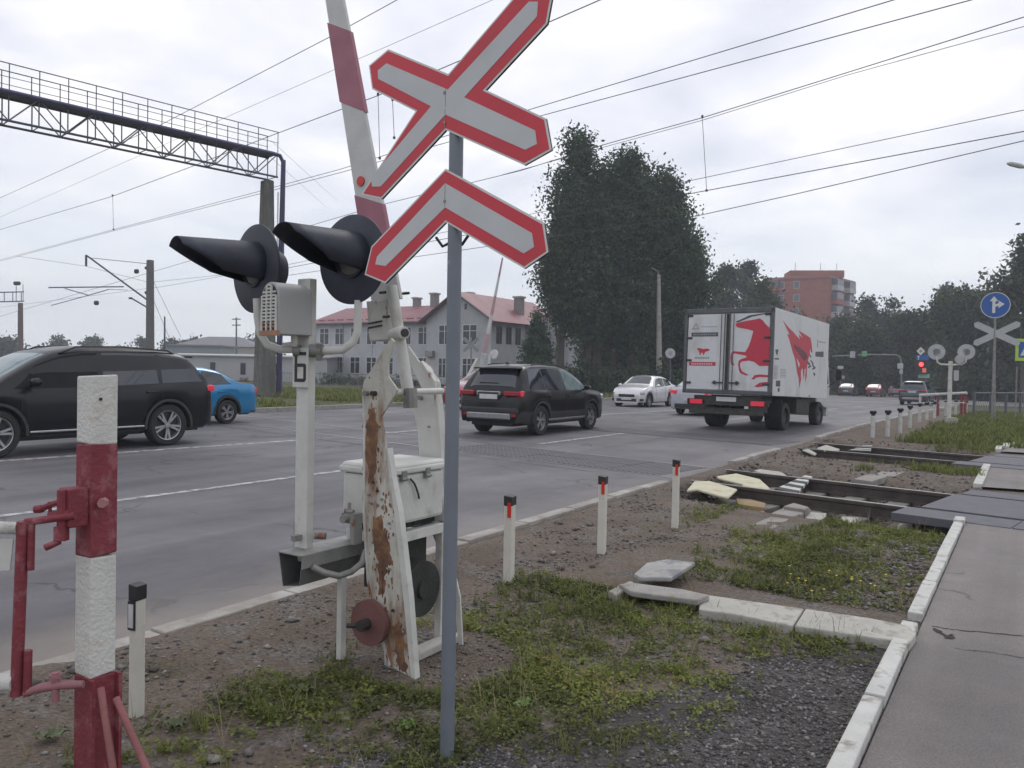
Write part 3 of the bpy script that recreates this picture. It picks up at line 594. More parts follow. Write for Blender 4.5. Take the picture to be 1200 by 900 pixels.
for pl_c, rr_, n_ in (((436, 525), (9, 50), 70), ((449, 655), (14, 48), 90), ((470, 755), (10, 34), 50), ((452, 600), (14, 30), 30)):
    for _ in range(n_):
        a_ = random.gauss(0, .55); b_ = random.gauss(0, .6); x_, z_ = onplane(pl_c[0]+a_*rr_[0], pl_c[1]+b_*rr_[1], P1); r_ = random.uniform(.002, .009); k_ = random.uniform(1, 3.2)
        spk.prism([(x_+r_*math.cos(q)*random.uniform(.6, 1.2), z_+r_*k_*math.sin(q)*random.uniform(.6, 1.2)) for q in np.linspace(0, 5.4, 7)], .0, .0008, M=up2(P1))
o = spk.build('rust_specks', smear, rp); o['kind'] = 'stuff'
# cross pieces and bolts
def on(px, py, P, off=0):
    s, z = onplane(px, py, P); q = Vector((P[0], P[1], 0))+AX*s+Vector((0, 0, z))+AN*off; return q
mb = MB()
for (a, b) in (((440, 460), (500, 462)),):
    mb.tube(on(*a, P1, .0), on(a[0]+0, a[1], P1, 0)+DR*.56, .018, n=10)
mb.build('axle', white_paint, t, smooth=True)
bolt = MB().tube(Vector((0, 0, 0)), Vector((0, 0, .03)), .017, n=6, M=up2(P1))
bolts = [(440, 461, P1), (431, 461, P1), (494, 466, P2), (438, 565, P1), (443, 575, P1), (433, 580, P1), (448, 585, P1), (436, 590, P1), (457, 613, P1), (461, 715, P1), (503, 500, P2)]
for k, (a, b, P) in enumerate(bolts):
    q = on(a, b, P, .0); r_ = .014 if k < 3 else .007
    MB().tube(q, q+AN*(.03 if k < 3 else .012), r_, n=6).build('bolt', dark_metal if k in (0, 3, 4, 9) else grey_metal, t)
# horn-like pivot sleeve, right of the boom foot
a = on(466, 392, PM, .05); b = on(488, 391, PM, .10)
MB().path([a, a.lerp(b, .3), a.lerp(b, .8), b], [.026, .032, .038, .034], 14).build('pivot_sleeve', white_paint, t, smooth=True)
MB().tube(b, b+(b-a).normalized()*.012, .022, n=12).build('pivot_cap', dark_metal, t)
# push rod
MB().tube(on(466, 336, PM, .05), on(483, 472, PM, .02), .030, .034, n=14).build('push_rod', white_paint, t, smooth=True)
MB().tube(on(483, 455, PM, .02), on(484, 478, PM, .02), .040, n=10).build('rod_clevis', grey_metal, t)
for (a, b) in ((457, 344), (461, 372), (484, 345)):
    q = on(a, b, PM, .06); MB().tube(q-AX*.02, q+AX*.03+AN*.01, .008, n=6).build('bolt', dark_metal, t)
# boom: slender tapered box leaning a little
def lerp2(a, b, f): return (a[0]+(b[0]-a[0])*f, a[1]+(b[1]-a[1])*f)
bl0, bl1 = onplane(437, 356, PM), onplane(381, 0, PM); br0, br1 = onplane(471, 350, PM), onplane(405, 0, PM)
def bext(a, b, z): f = (z-a[1])/(b[1]-a[1]); return (a[0]+(b[0]-a[0])*f, z)
def seg(zl0, zr0, zl1, zr1): return [bext(bl0, bl1, zl0), bext(br0, br1, zr0), bext(br0, br1, zr1), bext(bl0, bl1, zl1)]
zof = lambda px, py: onplane(px, py, PM)[1]
boom = MB().prism([bext(bl0, bl1, bl0[1]), bext(br0, br1, br0[1]), (bext(br0, br1, 5.2)[0]-.02, 5.2), (bext(bl0, bl1, 5.2)[0]+.02, 5.2)], -.012, .012, M=up2(PM)).build('boom', boom_white, t, bevel=.004)
for (l0, r0, l1, r1) in (((425, 279), (456, 279), (418, 229), (444, 240)), ((401, 120), (425, 133), (386.5, 27), (409, 38))):
    MB().prism(seg(zof(*l0), zof(*r0), zof(*l1), zof(*r1)), -.0135, .0135, M=up2(PM)).build('red_band', boom_red, boom)
MB().prism(seg(3.95, 3.90, 4.35, 4.30), -.0135, .0135, M=up2(PM)).build('red_band', boom_red, boom)
q = on(425, 213, PM, .013); MB().tube(q, q+AN*.008, .028, n=16).build('boom_reflector', refl_red, boom)
foot = MB().prism(pp([(437, 354), (460, 352), (463, 398), (441, 400)], PM), -.05, .055, M=up2(PM)).build('boom_foot', rusty_paint, t, bevel=.004)
for yy in (379, 384):
    MB().prism(pp([(440, yy), (456, yy-3), (456, yy-1), (440, yy+2)], PM), .055, .060, M=up2(PM)).build('foot_slot', dark_metal, foot)
# motor cabinet with lid
MC = frame((C0.x, C0.y, 0), DR, NR)
cab = MB().box((.235, .17, .88), (.47, .34, .27), M=MC).build('cabinet', white_paint, t, bevel=.02)
lidm = MB(); lidm.box((.235, .17, 1.035), (.50, .37, .035), M=MC); lidm.box((.235, .17, 1.062), (.49, .36, .022), M=MC, top=.93); lidm.build('cabinet_lid', white_paint, cab, bevel=.01)
for x_ in (.10, .30):
    g = MB(); g.box((x_, -.012, 1.01), (.035, .02, .055), M=MC); g.tube((x_-.025, -.022, .995), (x_+.02, -.022, .995), .010, n=8, M=MC); g.build('lid_latch', grey_metal, cab)
ch_ = MB(); ch_.path([(.155, -.012, .99), (.18, -.018, .965), (.20, -.016, .94), (.215, -.02, .90), (.225, -.018, .875)], .006, 5, M=MC); ch_.build('chain', dark_metal, cab)
MB().box((.16, .16, .735), (.12, .1, .05), M=MC).build('cabinet_foot', white_paint, cab); MB().box((.34, .16, .725), (.07, .14, .06), M=MC).build('cabinet_foot', white_paint, cab); MB().box((.28, .19, .72), (.44, .2, .045), M=MC).build('grease_tray', dark_metal, cab)
# angle iron table carrying the cabinet
tb = MB(); tb.box((.28, .03, .672), (.50, .05, .055), M=MC); tb.box((.28, .31, .672), (.50, .05, .055), M=MC); tb.box((.05, .17, .672), (.05, .32, .055), M=MC); tb.box((.5, .17, .672), (.05, .32, .055), M=MC); tb.build('table_frame', white_paint, t, bevel=.003)
for (x_, y_) in ((.075, .02), (.50, .02), (.5, .32)):
    mb = MB(); mb.box((x_, y_, .30), (.045, .008, .70), M=MC); mb.box((x_-.02, y_+.02, .30), (.007, .04, .70), M=MC); mb.build('leg', white_paint, t)
MB().box((.30, -.02, .02), (.56, .09, .05), M=MC).build('ground_beam', pale_concrete, t, bevel=.01)
m_ = MB(); m_.box((.29, .20, .50), (.30, .2, .28), M=MC); m_.tube((.29, -.0, .36), (.29, .26, .36), .155, n=28, M=MC); m_.tube((.29, -.02, .36), (.29, 0, .36), .05, n=12, M=MC); m_.build('counterweight_drum', mat('drum_dark_grey', (.035, .036, .034), .8, var=.3, bump=.4), t, smooth=True)
# reddish counterweight disc outside the rocker plate
q = on(438, 728, P1, .012); red_brown = mat('red_brown_primer', (.17, .075, .07), .8, var=.2, bump=.3)
dl = MB().tube(q, q+AN*.035, .118, n=36).build('counterweight_disc', red_brown, t, smooth=True)
h = MB(); h.tube(q+AN*.035, q+AN*.09, .03, n=10); h.tube(q+AN*.07, q+AN*.075-AX*.10+Vector((0, 0, -.02)), .014, n=8); h.build('disc_hub', dark_metal, dl)
# fittings left of the rocker plate
mb = MB(); q = on(414, 606, P1, .03); mb.tube(q, q+AN*.05, .022, n=8); mb.tube(q-AX*.03+Vector((0, 0, .035)), q+AX*.03+Vector((0, 0, .035)), .012, n=8); mb.tube(q+Vector((0, 0, .02)), q+Vector((0, 0, .08)), .010, n=6); mb.box(tuple(q+AX*.05+Vector((0, 0, -.05))), (.03, .06, .16), rz=-TH); mb.box(tuple(q+AX*.0+Vector((0, 0, -.0))), (.07, .04, .05), rz=-TH)
mb.build('cable_fitting', grey_metal, t)

# ------------------------------------------------------------------ signal mast on its tray
MP = Vector((-1.083, 4.17, 0))
t = thing('warning_signal', 'white signal mast with two black hooded lamps, a bell box and a Б plate', 'signal', tuple(MP))
zt = at(357, 327, MP.y).z; zb = at(357, 655, MP.y).z
mb = MB(); mb.M = Matrix.Translation(MP) @ Matrix.Rotation(-TH, 4, 'Z')
mb.prism([(-.045, -.025), (.045, -.025), (.045, .025), (-.045, .025)], zb-.01, zt); mb.build('mast', white_paint, t, bevel=.004)
mb = MB(); mb.M = Matrix.Translation(MP) @ Matrix.Rotation(-TH, 4, 'Z'); mb.box((-.055, -.0, zb+.09), (.03, .012, .2)); mb.box((0, -.05, zb+.12), (.14 if 0 else .03, .05, .03)); mb.build('mast_gusset', grey_metal, t)
# tray: open-ended trough in road direction
T0 = Vector((-1.095, 4.0, 0)); MT = frame((T0.x, T0.y, 0), DR, NR); zt_ = at(330, 652, 3.95).z
mb = MB()
mb.add([(0, -.07, zt_), (.56, -.07, zt_), (.56, .11, zt_), (0, .11, zt_), (0, -.07, zt_-.006), (.62, -.07, zt_-.006), (.62, .11, zt_-.006), (0, .11, zt_-.006)], [(0, 1, 2, 3), (7, 6, 5, 4), (0, 4, 5, 1), (3, 2, 6, 7), (0, 3, 7, 4), (1, 5, 6, 2)], M=MT)
mb.box((.31, -.07, zt_-.035), (.62, .006, .065), M=MT)
tr = mb.build('tray_top', grey_metal, t)
mb = MB(); y0, y1, y2 = .11, .05, -.02
for (a, b) in (((.11, 0), (.075, -.17)), ((.075, -.17), (-.045, -.15)), ((-.045, -.15), (-.062, -.02))):
    mb.add([(0.01, a[0], zt_+a[1]-.004), (.60, a[0], zt_+a[1]-.004), (.60, b[0], zt_+b[1]-.004), (0.01, b[0], zt_+b[1]-.004), (0.01, a[0]+.005, zt_+a[1]-.008), (.60, a[0]+.005, zt_+a[1]-.008), (.60, b[0]+.005, zt_+b[1]-.008), (0.01, b[0]+.005, zt_+b[1]-.008)], [(0, 1, 2, 3), (7, 6, 5, 4), (0, 4, 5, 1), (3, 2, 6, 7), (0, 3, 7, 4), (1, 5, 6, 2)], M=MT)
mb.build('tray_trough', mat('dark_galvanised', (.16, .165, .16), .55, .5, var=.2, bump=.2), t)
MB().box((.33, -.02, (zt_-.15)/2+.0), (.035, .035, zt_-.12), M=MT).build('tray_leg', white_paint, t)
A = Vector((MP.x, MP.y, 0))
mb = MB(); mb.path([at(366, 664, 4.0), at(380, 671, 4.02), at(397, 675, 4.05), at(412, 670, 4.1), at(424, 660, 4.15), at(429, 645, 4.2)], .017, 10); mb.build('conduit', grey_metal, t, smooth=True)
mb = MB(); q = at(375, 628, 4.12); mb.tube(q-Vector((.03, 0, 0)), q+Vector((.03, 0, 0)), .018, n=10); mb.build('conduit_coupling', grey_metal, t)
# lamp arms
mb = MB(); mb.path([at(350, 409, 4.17), at(328, 409.5, 4.18), at(313, 404, 4.18), at(305, 391, 4.18), at(302, 372, 4.18), at(301, 350, 4.18)], .021, 12); mb.build('lamp_arm', white_paint, t, smooth=True)
mb = MB(); mb.path([at(366, 411, 4.14), at(385, 411, 4.12), at(402, 410, 4.1), at(414, 401, 4.1), at(419, 388, 4.1), at(420, 352, 4.1)], .021, 12); mb.build('lamp_arm', white_paint, t, smooth=True)
mb = MB(); mb.tube(at(364, 411, 4.13), at(378, 411, 4.12), .034, n=12); mb.tube(at(374, 402, 4.10), at(374, 422, 4.12), .018, n=8); mb.tube(at(344, 411, 4.14), at(352, 411, 4.14), .03, n=10); mb.build('arm_clamp', grey_metal, t, smooth=True)
def lamp(cx, cy, Y, ang, rad, hl, el=R(2)):
    c = at(cx, cy, Y); n = Vector((math.cos(ang), math.sin(ang), 0)); sx = Vector((-n.y, n.x, 0)); M = Matrix(((sx.x, 0, n.x, c.x), (sx.y, 0, n.y, c.y), (0, 1, 0, c.z), (0, 0, 0, 1)))
    bd = MB(); bd.lathe([(0, -.012), (rad-.004, -.012), (rad, -.006), (rad, .0), (rad-.006, .004), (.10, .006), (.10, .02), (.085, .02)], 48, M=M); bd.build('background_board', black_hood, t, smooth=True)
    ho = MB(); ho.lathe([(.11, -.013), (.125, -.03), (.125, -.09), (.10, -.14), (0, -.15)], 28, M=M); ho.build('lamp_housing', black_hood, t, smooth=True)
    ln = MB(); ln.lathe([(0, .030), (.04, .028), (.075, .020), (.088, .012)], 28, M=M); ln.build('lens', mat('unlit_grey_lens', (.13, .13, .12), .15, var=.1, bump=0), t, smooth=True)
    # hood: open-bottomed tube that narrows and rises slightly
    hd = MB(); k = 26; vs = []; fs = []
    rows = 7
    for j in range(k+1):
        a = R(-62)+(R(242)+R(0))*j/k*1.0 if 0 else R(-40)+R(260)*j/k
        low = max(0, -math.sin(a))            # below the axis the hood is cut back
        ln_ = hl*(.50+.50*min(1, max(0, (math.sin(a)+.6)/1.1)))
        for i in range(rows):
            f = i/(rows-1); z = .006+f*ln_; rr = .128-.040*f
            x, y = rr*math.cos(a), rr*math.sin(a)+.015+math.tan(el)*z
            vs.append((x, y, z))
    for j in range(k):
        for i in range(rows-1): fs.append((j*rows+i, (j+1)*rows+i, (j+1)*rows+i+1, j*rows+i+1))
    hd.add(vs, fs, M=M); o = hd.build('lamp_hood', black_hood, t, smooth=True); s_ = o.modifiers.new('s', 'SOLIDIFY'); s_.thickness = .004; s_.offset = -1
lamp(299, 315, 4.22, R(-133), .235, .42); lamp(412.5, 304, 4.12, R(-122), .232, .455)
# bell box
n = Vector((math.cos(R(-131)), math.sin(R(-131)), 0)); sx = Vector((-n.y, n.x, 0)); cb_ = at(316, 392, 4.02)
zl, zh = at(316, 392, 4.02).z, at(316, 330, 4.02).z; Wb = .155
cx0 = Vector((cb_.x, cb_.y, 0)); M = Matrix(((sx.x, 0, n.x, cx0.x), (sx.y, 0, n.y, cx0.y), (0, 1, 0, 0), (0, 0, 0, 1)))
arc = [(Wb/2*math.cos(a), zh-Wb/2+Wb/2*math.sin(a)) for a in [math.pi*k/12 for k in range(13)]]
prof = [(-Wb/2, zl), (Wb/2, zl)]+arc
bx = MB().prism(prof, -.20, 0, M=M).build('bell_box', mat('bell_box_grey', (.40, .40, .40), .55, var=.08, bump=.15, col2=(.32, .31, .29), c2pos=(.5, .8)), t, bevel=.006, smooth=True)
MB().prism(shrink(prof, .012), .0, .002, M=M).build('louvre_back', dark_metal, bx)
for r_ in range(13):
    z_ = zl+.035+r_*.0175; lv = MB()
    for c_ in range(3):
        x_ = (c_-1)*.042; wd = .032
        if c_ != 1 and r_ > 10: continue
        lv.prism([(x_-wd/2, z_), (x_+wd/2, z_), (x_+wd/2, z_+.009), (x_-wd/2, z_+.009)], .002, .008, M=M)
    lv.build('louvre', white_paint if r_ > 1 else mat('rust_stain', (.35, .19, .12), .8), bx)
fr = MB()
for c_ in (-1.52, -.5, .5, 1.52): zt2 = zh-.035 if abs(c_) > 1 and 0 else (zh-.07 if abs(c_) > 1 else zh-.02); fr.prism([(c_*.042-.006, zl+.02), (c_*.042+.006, zl+.02), (c_*.042+.006, zt2), (c_*.042-.006, zt2)], .002, .010, M=M)
fr.build('louvre_frame', white_paint, bx)
MB().prism([(-Wb/2, zl-.006), (Wb/2, zl-.006), (Wb/2, zl+.02), (-Wb/2, zl+.02)], -.01, .012, M=M).build('box_sill', mat('rust_stain', (.35, .19, .12), .8, var=.3), bx)
mb = MB(); mb.tube(at(345, 392, 4.10), at(345, 405, 4.12), .018, n=10); mb.tube(at(331, 404, 4.1), at(348, 402, 4.11), .010, n=8); mb.build('box_conduit', white_paint, t)
# letter plate with Б
PB = at(352, 430, 4.12); MBm = Matrix(((AX.x, 0, AN.x, PB.x), (AX.y, 0, AN.y, PB.y), (0, 1, 0, PB.z), (0, 0, 0, 1)))
lp = MB().prism([(-.058, -.105), (.058, -.105), (.058, .10), (-.058, .10)], -.002, 0, M=MBm).build('letter_plate', white_paint, t)
g = MB(); W_, H_, s_ = .042, .078, .018
g.prism([(-W_, -H_), (-W_+s_, -H_), (-W_+s_, H_), (-W_, H_)], 0, .002, M=MBm); g.prism([(-W_+s_, H_-s_), (W_, H_-s_), (W_, H_), (-W_+s_, H_)], 0, .002, M=MBm)
g.prism([(-W_+s_, .0), (W_-.006, .0), (W_, .006), (W_, .018) if 0 else (W_, .01), (W_-.01, s_), (-W_+s_, s_)], 0, .002, M=MBm); g.prism([(-W_+s_, -H_), (W_-.012, -H_), (W_, -H_+.012), (W_-.004, -H_+s_), (-W_+s_, -H_+s_)], 0, .002, M=MBm); g.prism([(W_-s_, -H_+s_), (W_, -H_+.012), (W_, .006), (W_-s_, .001)], 0, .002, M=MBm)
g.build('letter', tar_black, lp)

# ------------------------------------------------------------------ banded post with the hand gate
ky = 2.83; K_ = Vector((-.529*ky, ky, 0)); MK = frame((K_.x, K_.y, 0), DR, NR); Z_ = lambda py: at(108, py, ky).z
t = thing('gate_post', 'square red and white banded gate post with rough limewash and red struts', 'post', (K_.x, K_.y, 0))
zs = [Z_(440), Z_(521), Z_(654), Z_(796), -.25]
wob = lambda: random.uniform(-.006, .006)
def band(z0, z1, m, d, lbl=None, k=.0):
    mb = MB(); x0, x1, y0, y1 = -d, .097+d, -d, .104+d
    mb.add([(x0, y0, z0+wob()*k), (x1, y0, z0+wob()*k), (x1, y1, z0+wob()*k), (x0, y1, z0+wob()*k), (x0, y0, z1+wob()*k), (x1, y0, z1+wob()*k), (x1, y1, z1+wob()*k), (x0, y1, z1+wob()*k)], [(3, 2, 1, 0), (4, 5, 6, 7), (0, 1, 5, 4), (1, 2, 6, 5), (2, 3, 7, 6), (3, 0, 4, 7)], M=MK)
    return mb.build('post_band', m, t, bevel=.006, label=lbl)
band(zs[1], zs[0], chalk_white, 0, 'top white band', 1); band(zs[2], zs[1], dull_red, .0012, 'upper red band', 1); band(zs[3], zs[2], chalk_white, 0, 'lower white band', 1); band(zs[4], zs[3], dull_red, .0012, 'bottom red band', 1)
mb = MB(); q = Vector((.03, -.001, Z_(468))); mb.tube(q, q+Vector((0, -.003, 0)), .006, n=10, M=MK); mb.build('bolt_hole', tar_black, t)
# upper hinge and latch
hb = MB(); hb.box((-.035, .05, (Z_(570)+Z_(618))/2), (.07, .075, Z_(572)-Z_(617)), M=MK); hb.tube((-.075, .05, Z_(572)-.0), (-.075, .05, Z_(617)), .018, n=10, M=MK); hb.build('hinge_block', dull_red, t, bevel=.006)
hg = MB()
hg.path([at(45, 598, 2.80), at(58, 592, 2.80), at(75, 586, 2.79)], [.012, .011, .010], 8); hg.tube(at(41, 597, 2.8), at(50, 596, 2.8), .014, n=8)
hg.tube(at(58, 603, 2.80), at(82, 601, 2.79), .012, n=8); hg.tube(at(53, 642, 2.78), at(70, 634, 2.79), .012, n=8); hg.box(tuple(at(72, 625, 2.79)), (.04, .03, .05)); hg.tube(at(58, 588, 2.8), at(59, 604, 2.8), .006, n=6); hg.build('latch_handle', dull_red, t, smooth=True)
ct = at(122, 588, 2.86); MB().tube(ct, ct+Vector((.01, -.035, 0)), .017, n=7).build('hinge_nut', mat('pinkish_worn_paint', (.38, .19, .18), .8, bump=.3), t)
for a, b in (((118, 806), (136, 925)), ((136, 818), (180, 920))):
    MB().tube(at(a[0], a[1], 2.80), at(b[0], b[1], 2.66), .0125, n=10).build('strut', mat('chalky_red_brown', (.24, .09, .09), .75, var=.2, bump=.4, bscale=60), t, smooth=True)
for x_ in (.0, .1): MB().box((x_, -.012, .15), (.012, .03, .6), M=MK).build('post_rib', dull_red, t)
t = thing('hand_gate', 'white hand gate with red corner bars hinged on the banded post', 'gate', tuple(at(26, 700, 2.75).xy)+(.3,))
GY_ = 2.78
mb = MB()
mb.tube(at(88, 604, GY_), at(30, 612, GY_), .013, .014, n=10); mb.build('hinge_arm', dull_red, t, smooth=True)
vb = MB(); vb.tube(at(27, 611, GY_), at(19, 815, GY_), .020, n=12); vb.tube(at(37, 614, GY_), at(36, 668, GY_), .012, n=10); vb.tube(at(33, 762, GY_), at(32, 815, GY_), .014, n=10); vb.build('end_bar', dull_red, t, smooth=True)
lw = MB(); lw.path([at(30, 812, GY_), at(48, 806, GY_-.01), at(68, 803, GY_-.01), at(98, 802, GY_)], [.013, .016, .016, .013], 10); lw.tube(at(65, 788, GY_-.01), at(65, 822, GY_-.01), .013, n=10); lw.tube(at(65, 790, GY_-.01), at(65, 794, GY_-.01), .021, n=10); lw.build('lower_hinge', mat('pink_worn_red_paint', (.29, .13, .145), .7, var=.2, bump=.4, bscale=60), t, smooth=True)
tp = MB(); tp.tube(at(22, 619, GY_), at(22, 619, GY_)+Vector((-1.5, .03, 0)), .022, n=14); tp.build('top_rail', kerb_white, t, smooth=True)
tp = MB(); tp.tube(at(17, 800, GY_), at(17, 800, GY_)+Vector((-1.5, .03, 0)), .03, n=14); tp.build('bottom_rail', kerb_white, t, smooth=True)
a = at(12, 632, GY_); b = at(9, 668, GY_)
MB().prism([(-1.2, b.z-.12), (0, b.z), (.012, a.z), (-1.2, a.z)], -.003, .003, M=Matrix(((1, 0, 0, a.x), (0, 0, -1, a.y), (0, 1, 0, 0), (0, 0, 0, 1)))).build('gate_board', white_paint, t)
tp = MB(); tp.tube(at(14, 700, GY_)+Vector((-1.42, .03, .25)), at(14, 700, GY_)+Vector((-1.42, .03, -.3)), .02, n=10); tp.build('end_bar', kerb_white, t, smooth=True)

# ------------------------------------------------------------------ delineator posts
def delineator(lbl, p, ztop, wd=.085, dp=.055, reflector='red', lean=0, grp='black-capped white marker posts along the road'):
    t = thing('marker_post', lbl, 'marker post', tuple(p), rz=ROAD_A+math.pi/2+R(12), group=grp)
    mb = MB(); h = ztop; c = .075; sl = .0
    M = Matrix.Rotation(lean, 4, 'X')
    mb.add([(-wd/2, -dp/2, -.15), (wd/2, -dp/2, -.15), (wd/2, dp/2, -.15), (-wd/2, dp/2, -.15), (-wd/2, -dp/2, h-c), (wd/2, -dp/2, h-c), (wd/2, dp/2, h-c), (-wd/2, dp/2, h-c)], [(3, 2, 1, 0), (4, 5, 6, 7), (0, 1, 5, 4), (1, 2, 6, 5), (2, 3, 7, 6), (3, 0, 4, 7)], M=M)
    mb.build('post_body', post_white, t, world=False, bevel=.006)
    k = .003
    mb = MB(); mb.add([(-wd/2-k, -dp/2-k, h-c), (wd/2+k, -dp/2-k, h-c), (wd/2+k, dp/2+k, h-c), (-wd/2-k, dp/2+k, h-c), (-wd/2-k, -dp/2-k, h-.008), (wd/2+k, -dp/2-k, h), (wd/2+k, dp/2+k, h), (-wd/2-k, dp/2+k, h-.008)], [(3, 2, 1, 0), (4, 5, 6, 7), (0, 1, 5, 4), (1, 2, 6, 5), (2, 3, 7, 6), (3, 0, 4, 7)], M=M)
    mb.build('cap', tar_black, t, world=False, bevel=.004)
    if reflector == 'red':
        MB().box((-.012, dp/2+.004, h-.105), (.028, .006, .11)).build('reflector', refl_red, t, world=False)
        MB().box((-.012, -dp/2-.004, h-.105), (.028, .006, .11)).build('reflector', refl_red, t, world=False)
    else:
        MB().box((0, dp/2+.004, h-.14), (.04, .006, .13)).build('reflector', tar_black, t, world=False)
        MB().box((0, dp/2+.009, h-.14), (.026, .004, .105)).build('reflector_lens', plate_m, t, world=False)
    return t
for (px, py, pt, lab) in ((596, 683, 580, 'black-capped white marker post with red stripe, nearest the signpost'), (705, 648, 557, 'middle black-capped marker post with red stripe on the dirt verge'), (791, 618, 538, 'black-capped marker post with red stripe nearest the railway track')):
    g = gr(px, py, 0); delineator(lab, (g.x, g.y, 0), at(px, pt, g.y).z, wd=.062, dp=.085)
g = gr(160, 838, 0); q = delineator('slim marker post with white reflector strip just right of the banded gate post', (g.x, g.y, 0), at(160, 683, g.y).z, wd=.040, dp=.058, reflector='white')
# the far row
t0 = thing('marker_post', 'black-topped white marker post, first of the far row beyond the tracks', 'marker post', (0, 0, 0), rz=ROAD_A, group='white marker posts beyond the tracks')
MB().path([(0, 0, -.1), (0, 0, .56)], .055, 10).build('post_body', kerb_white, t0, world=False, smooth=True)
MB().path([(0, 0, .56), (0, 0, .60)], .045, 10).build('post_neck', tar_black, t0, world=False)
MB().path([(0, 0, .60), (0, 0, .63), (0, 0, .68), (0, 0, .70)], [.06, .082, .082, .05], 10).build('cap', tar_black, t0, world=False, smooth=True)
ords = ['first', 'second', 'third', 'fourth', 'fifth', 'sixth', 'seventh', 'eighth', 'ninth', 'tenth']
for k, (px, py) in enumerate(((1022.5, 513), (1040, 511.6), (1054.5, 507.5), (1066, 501), (1077.5, 495), (1086, 492), (1095, 490), (1108, 487.5), (1120, 486), (1132, 486.6))):
    g = grd(px, py, 0); o = t0 if k == 0 else copy_tree(t0)
    o.location = (g.x, g.y, g.z); o['label'] = 'white marker post with black mushroom cap, %s of the far row from the tracks' % ords[k]

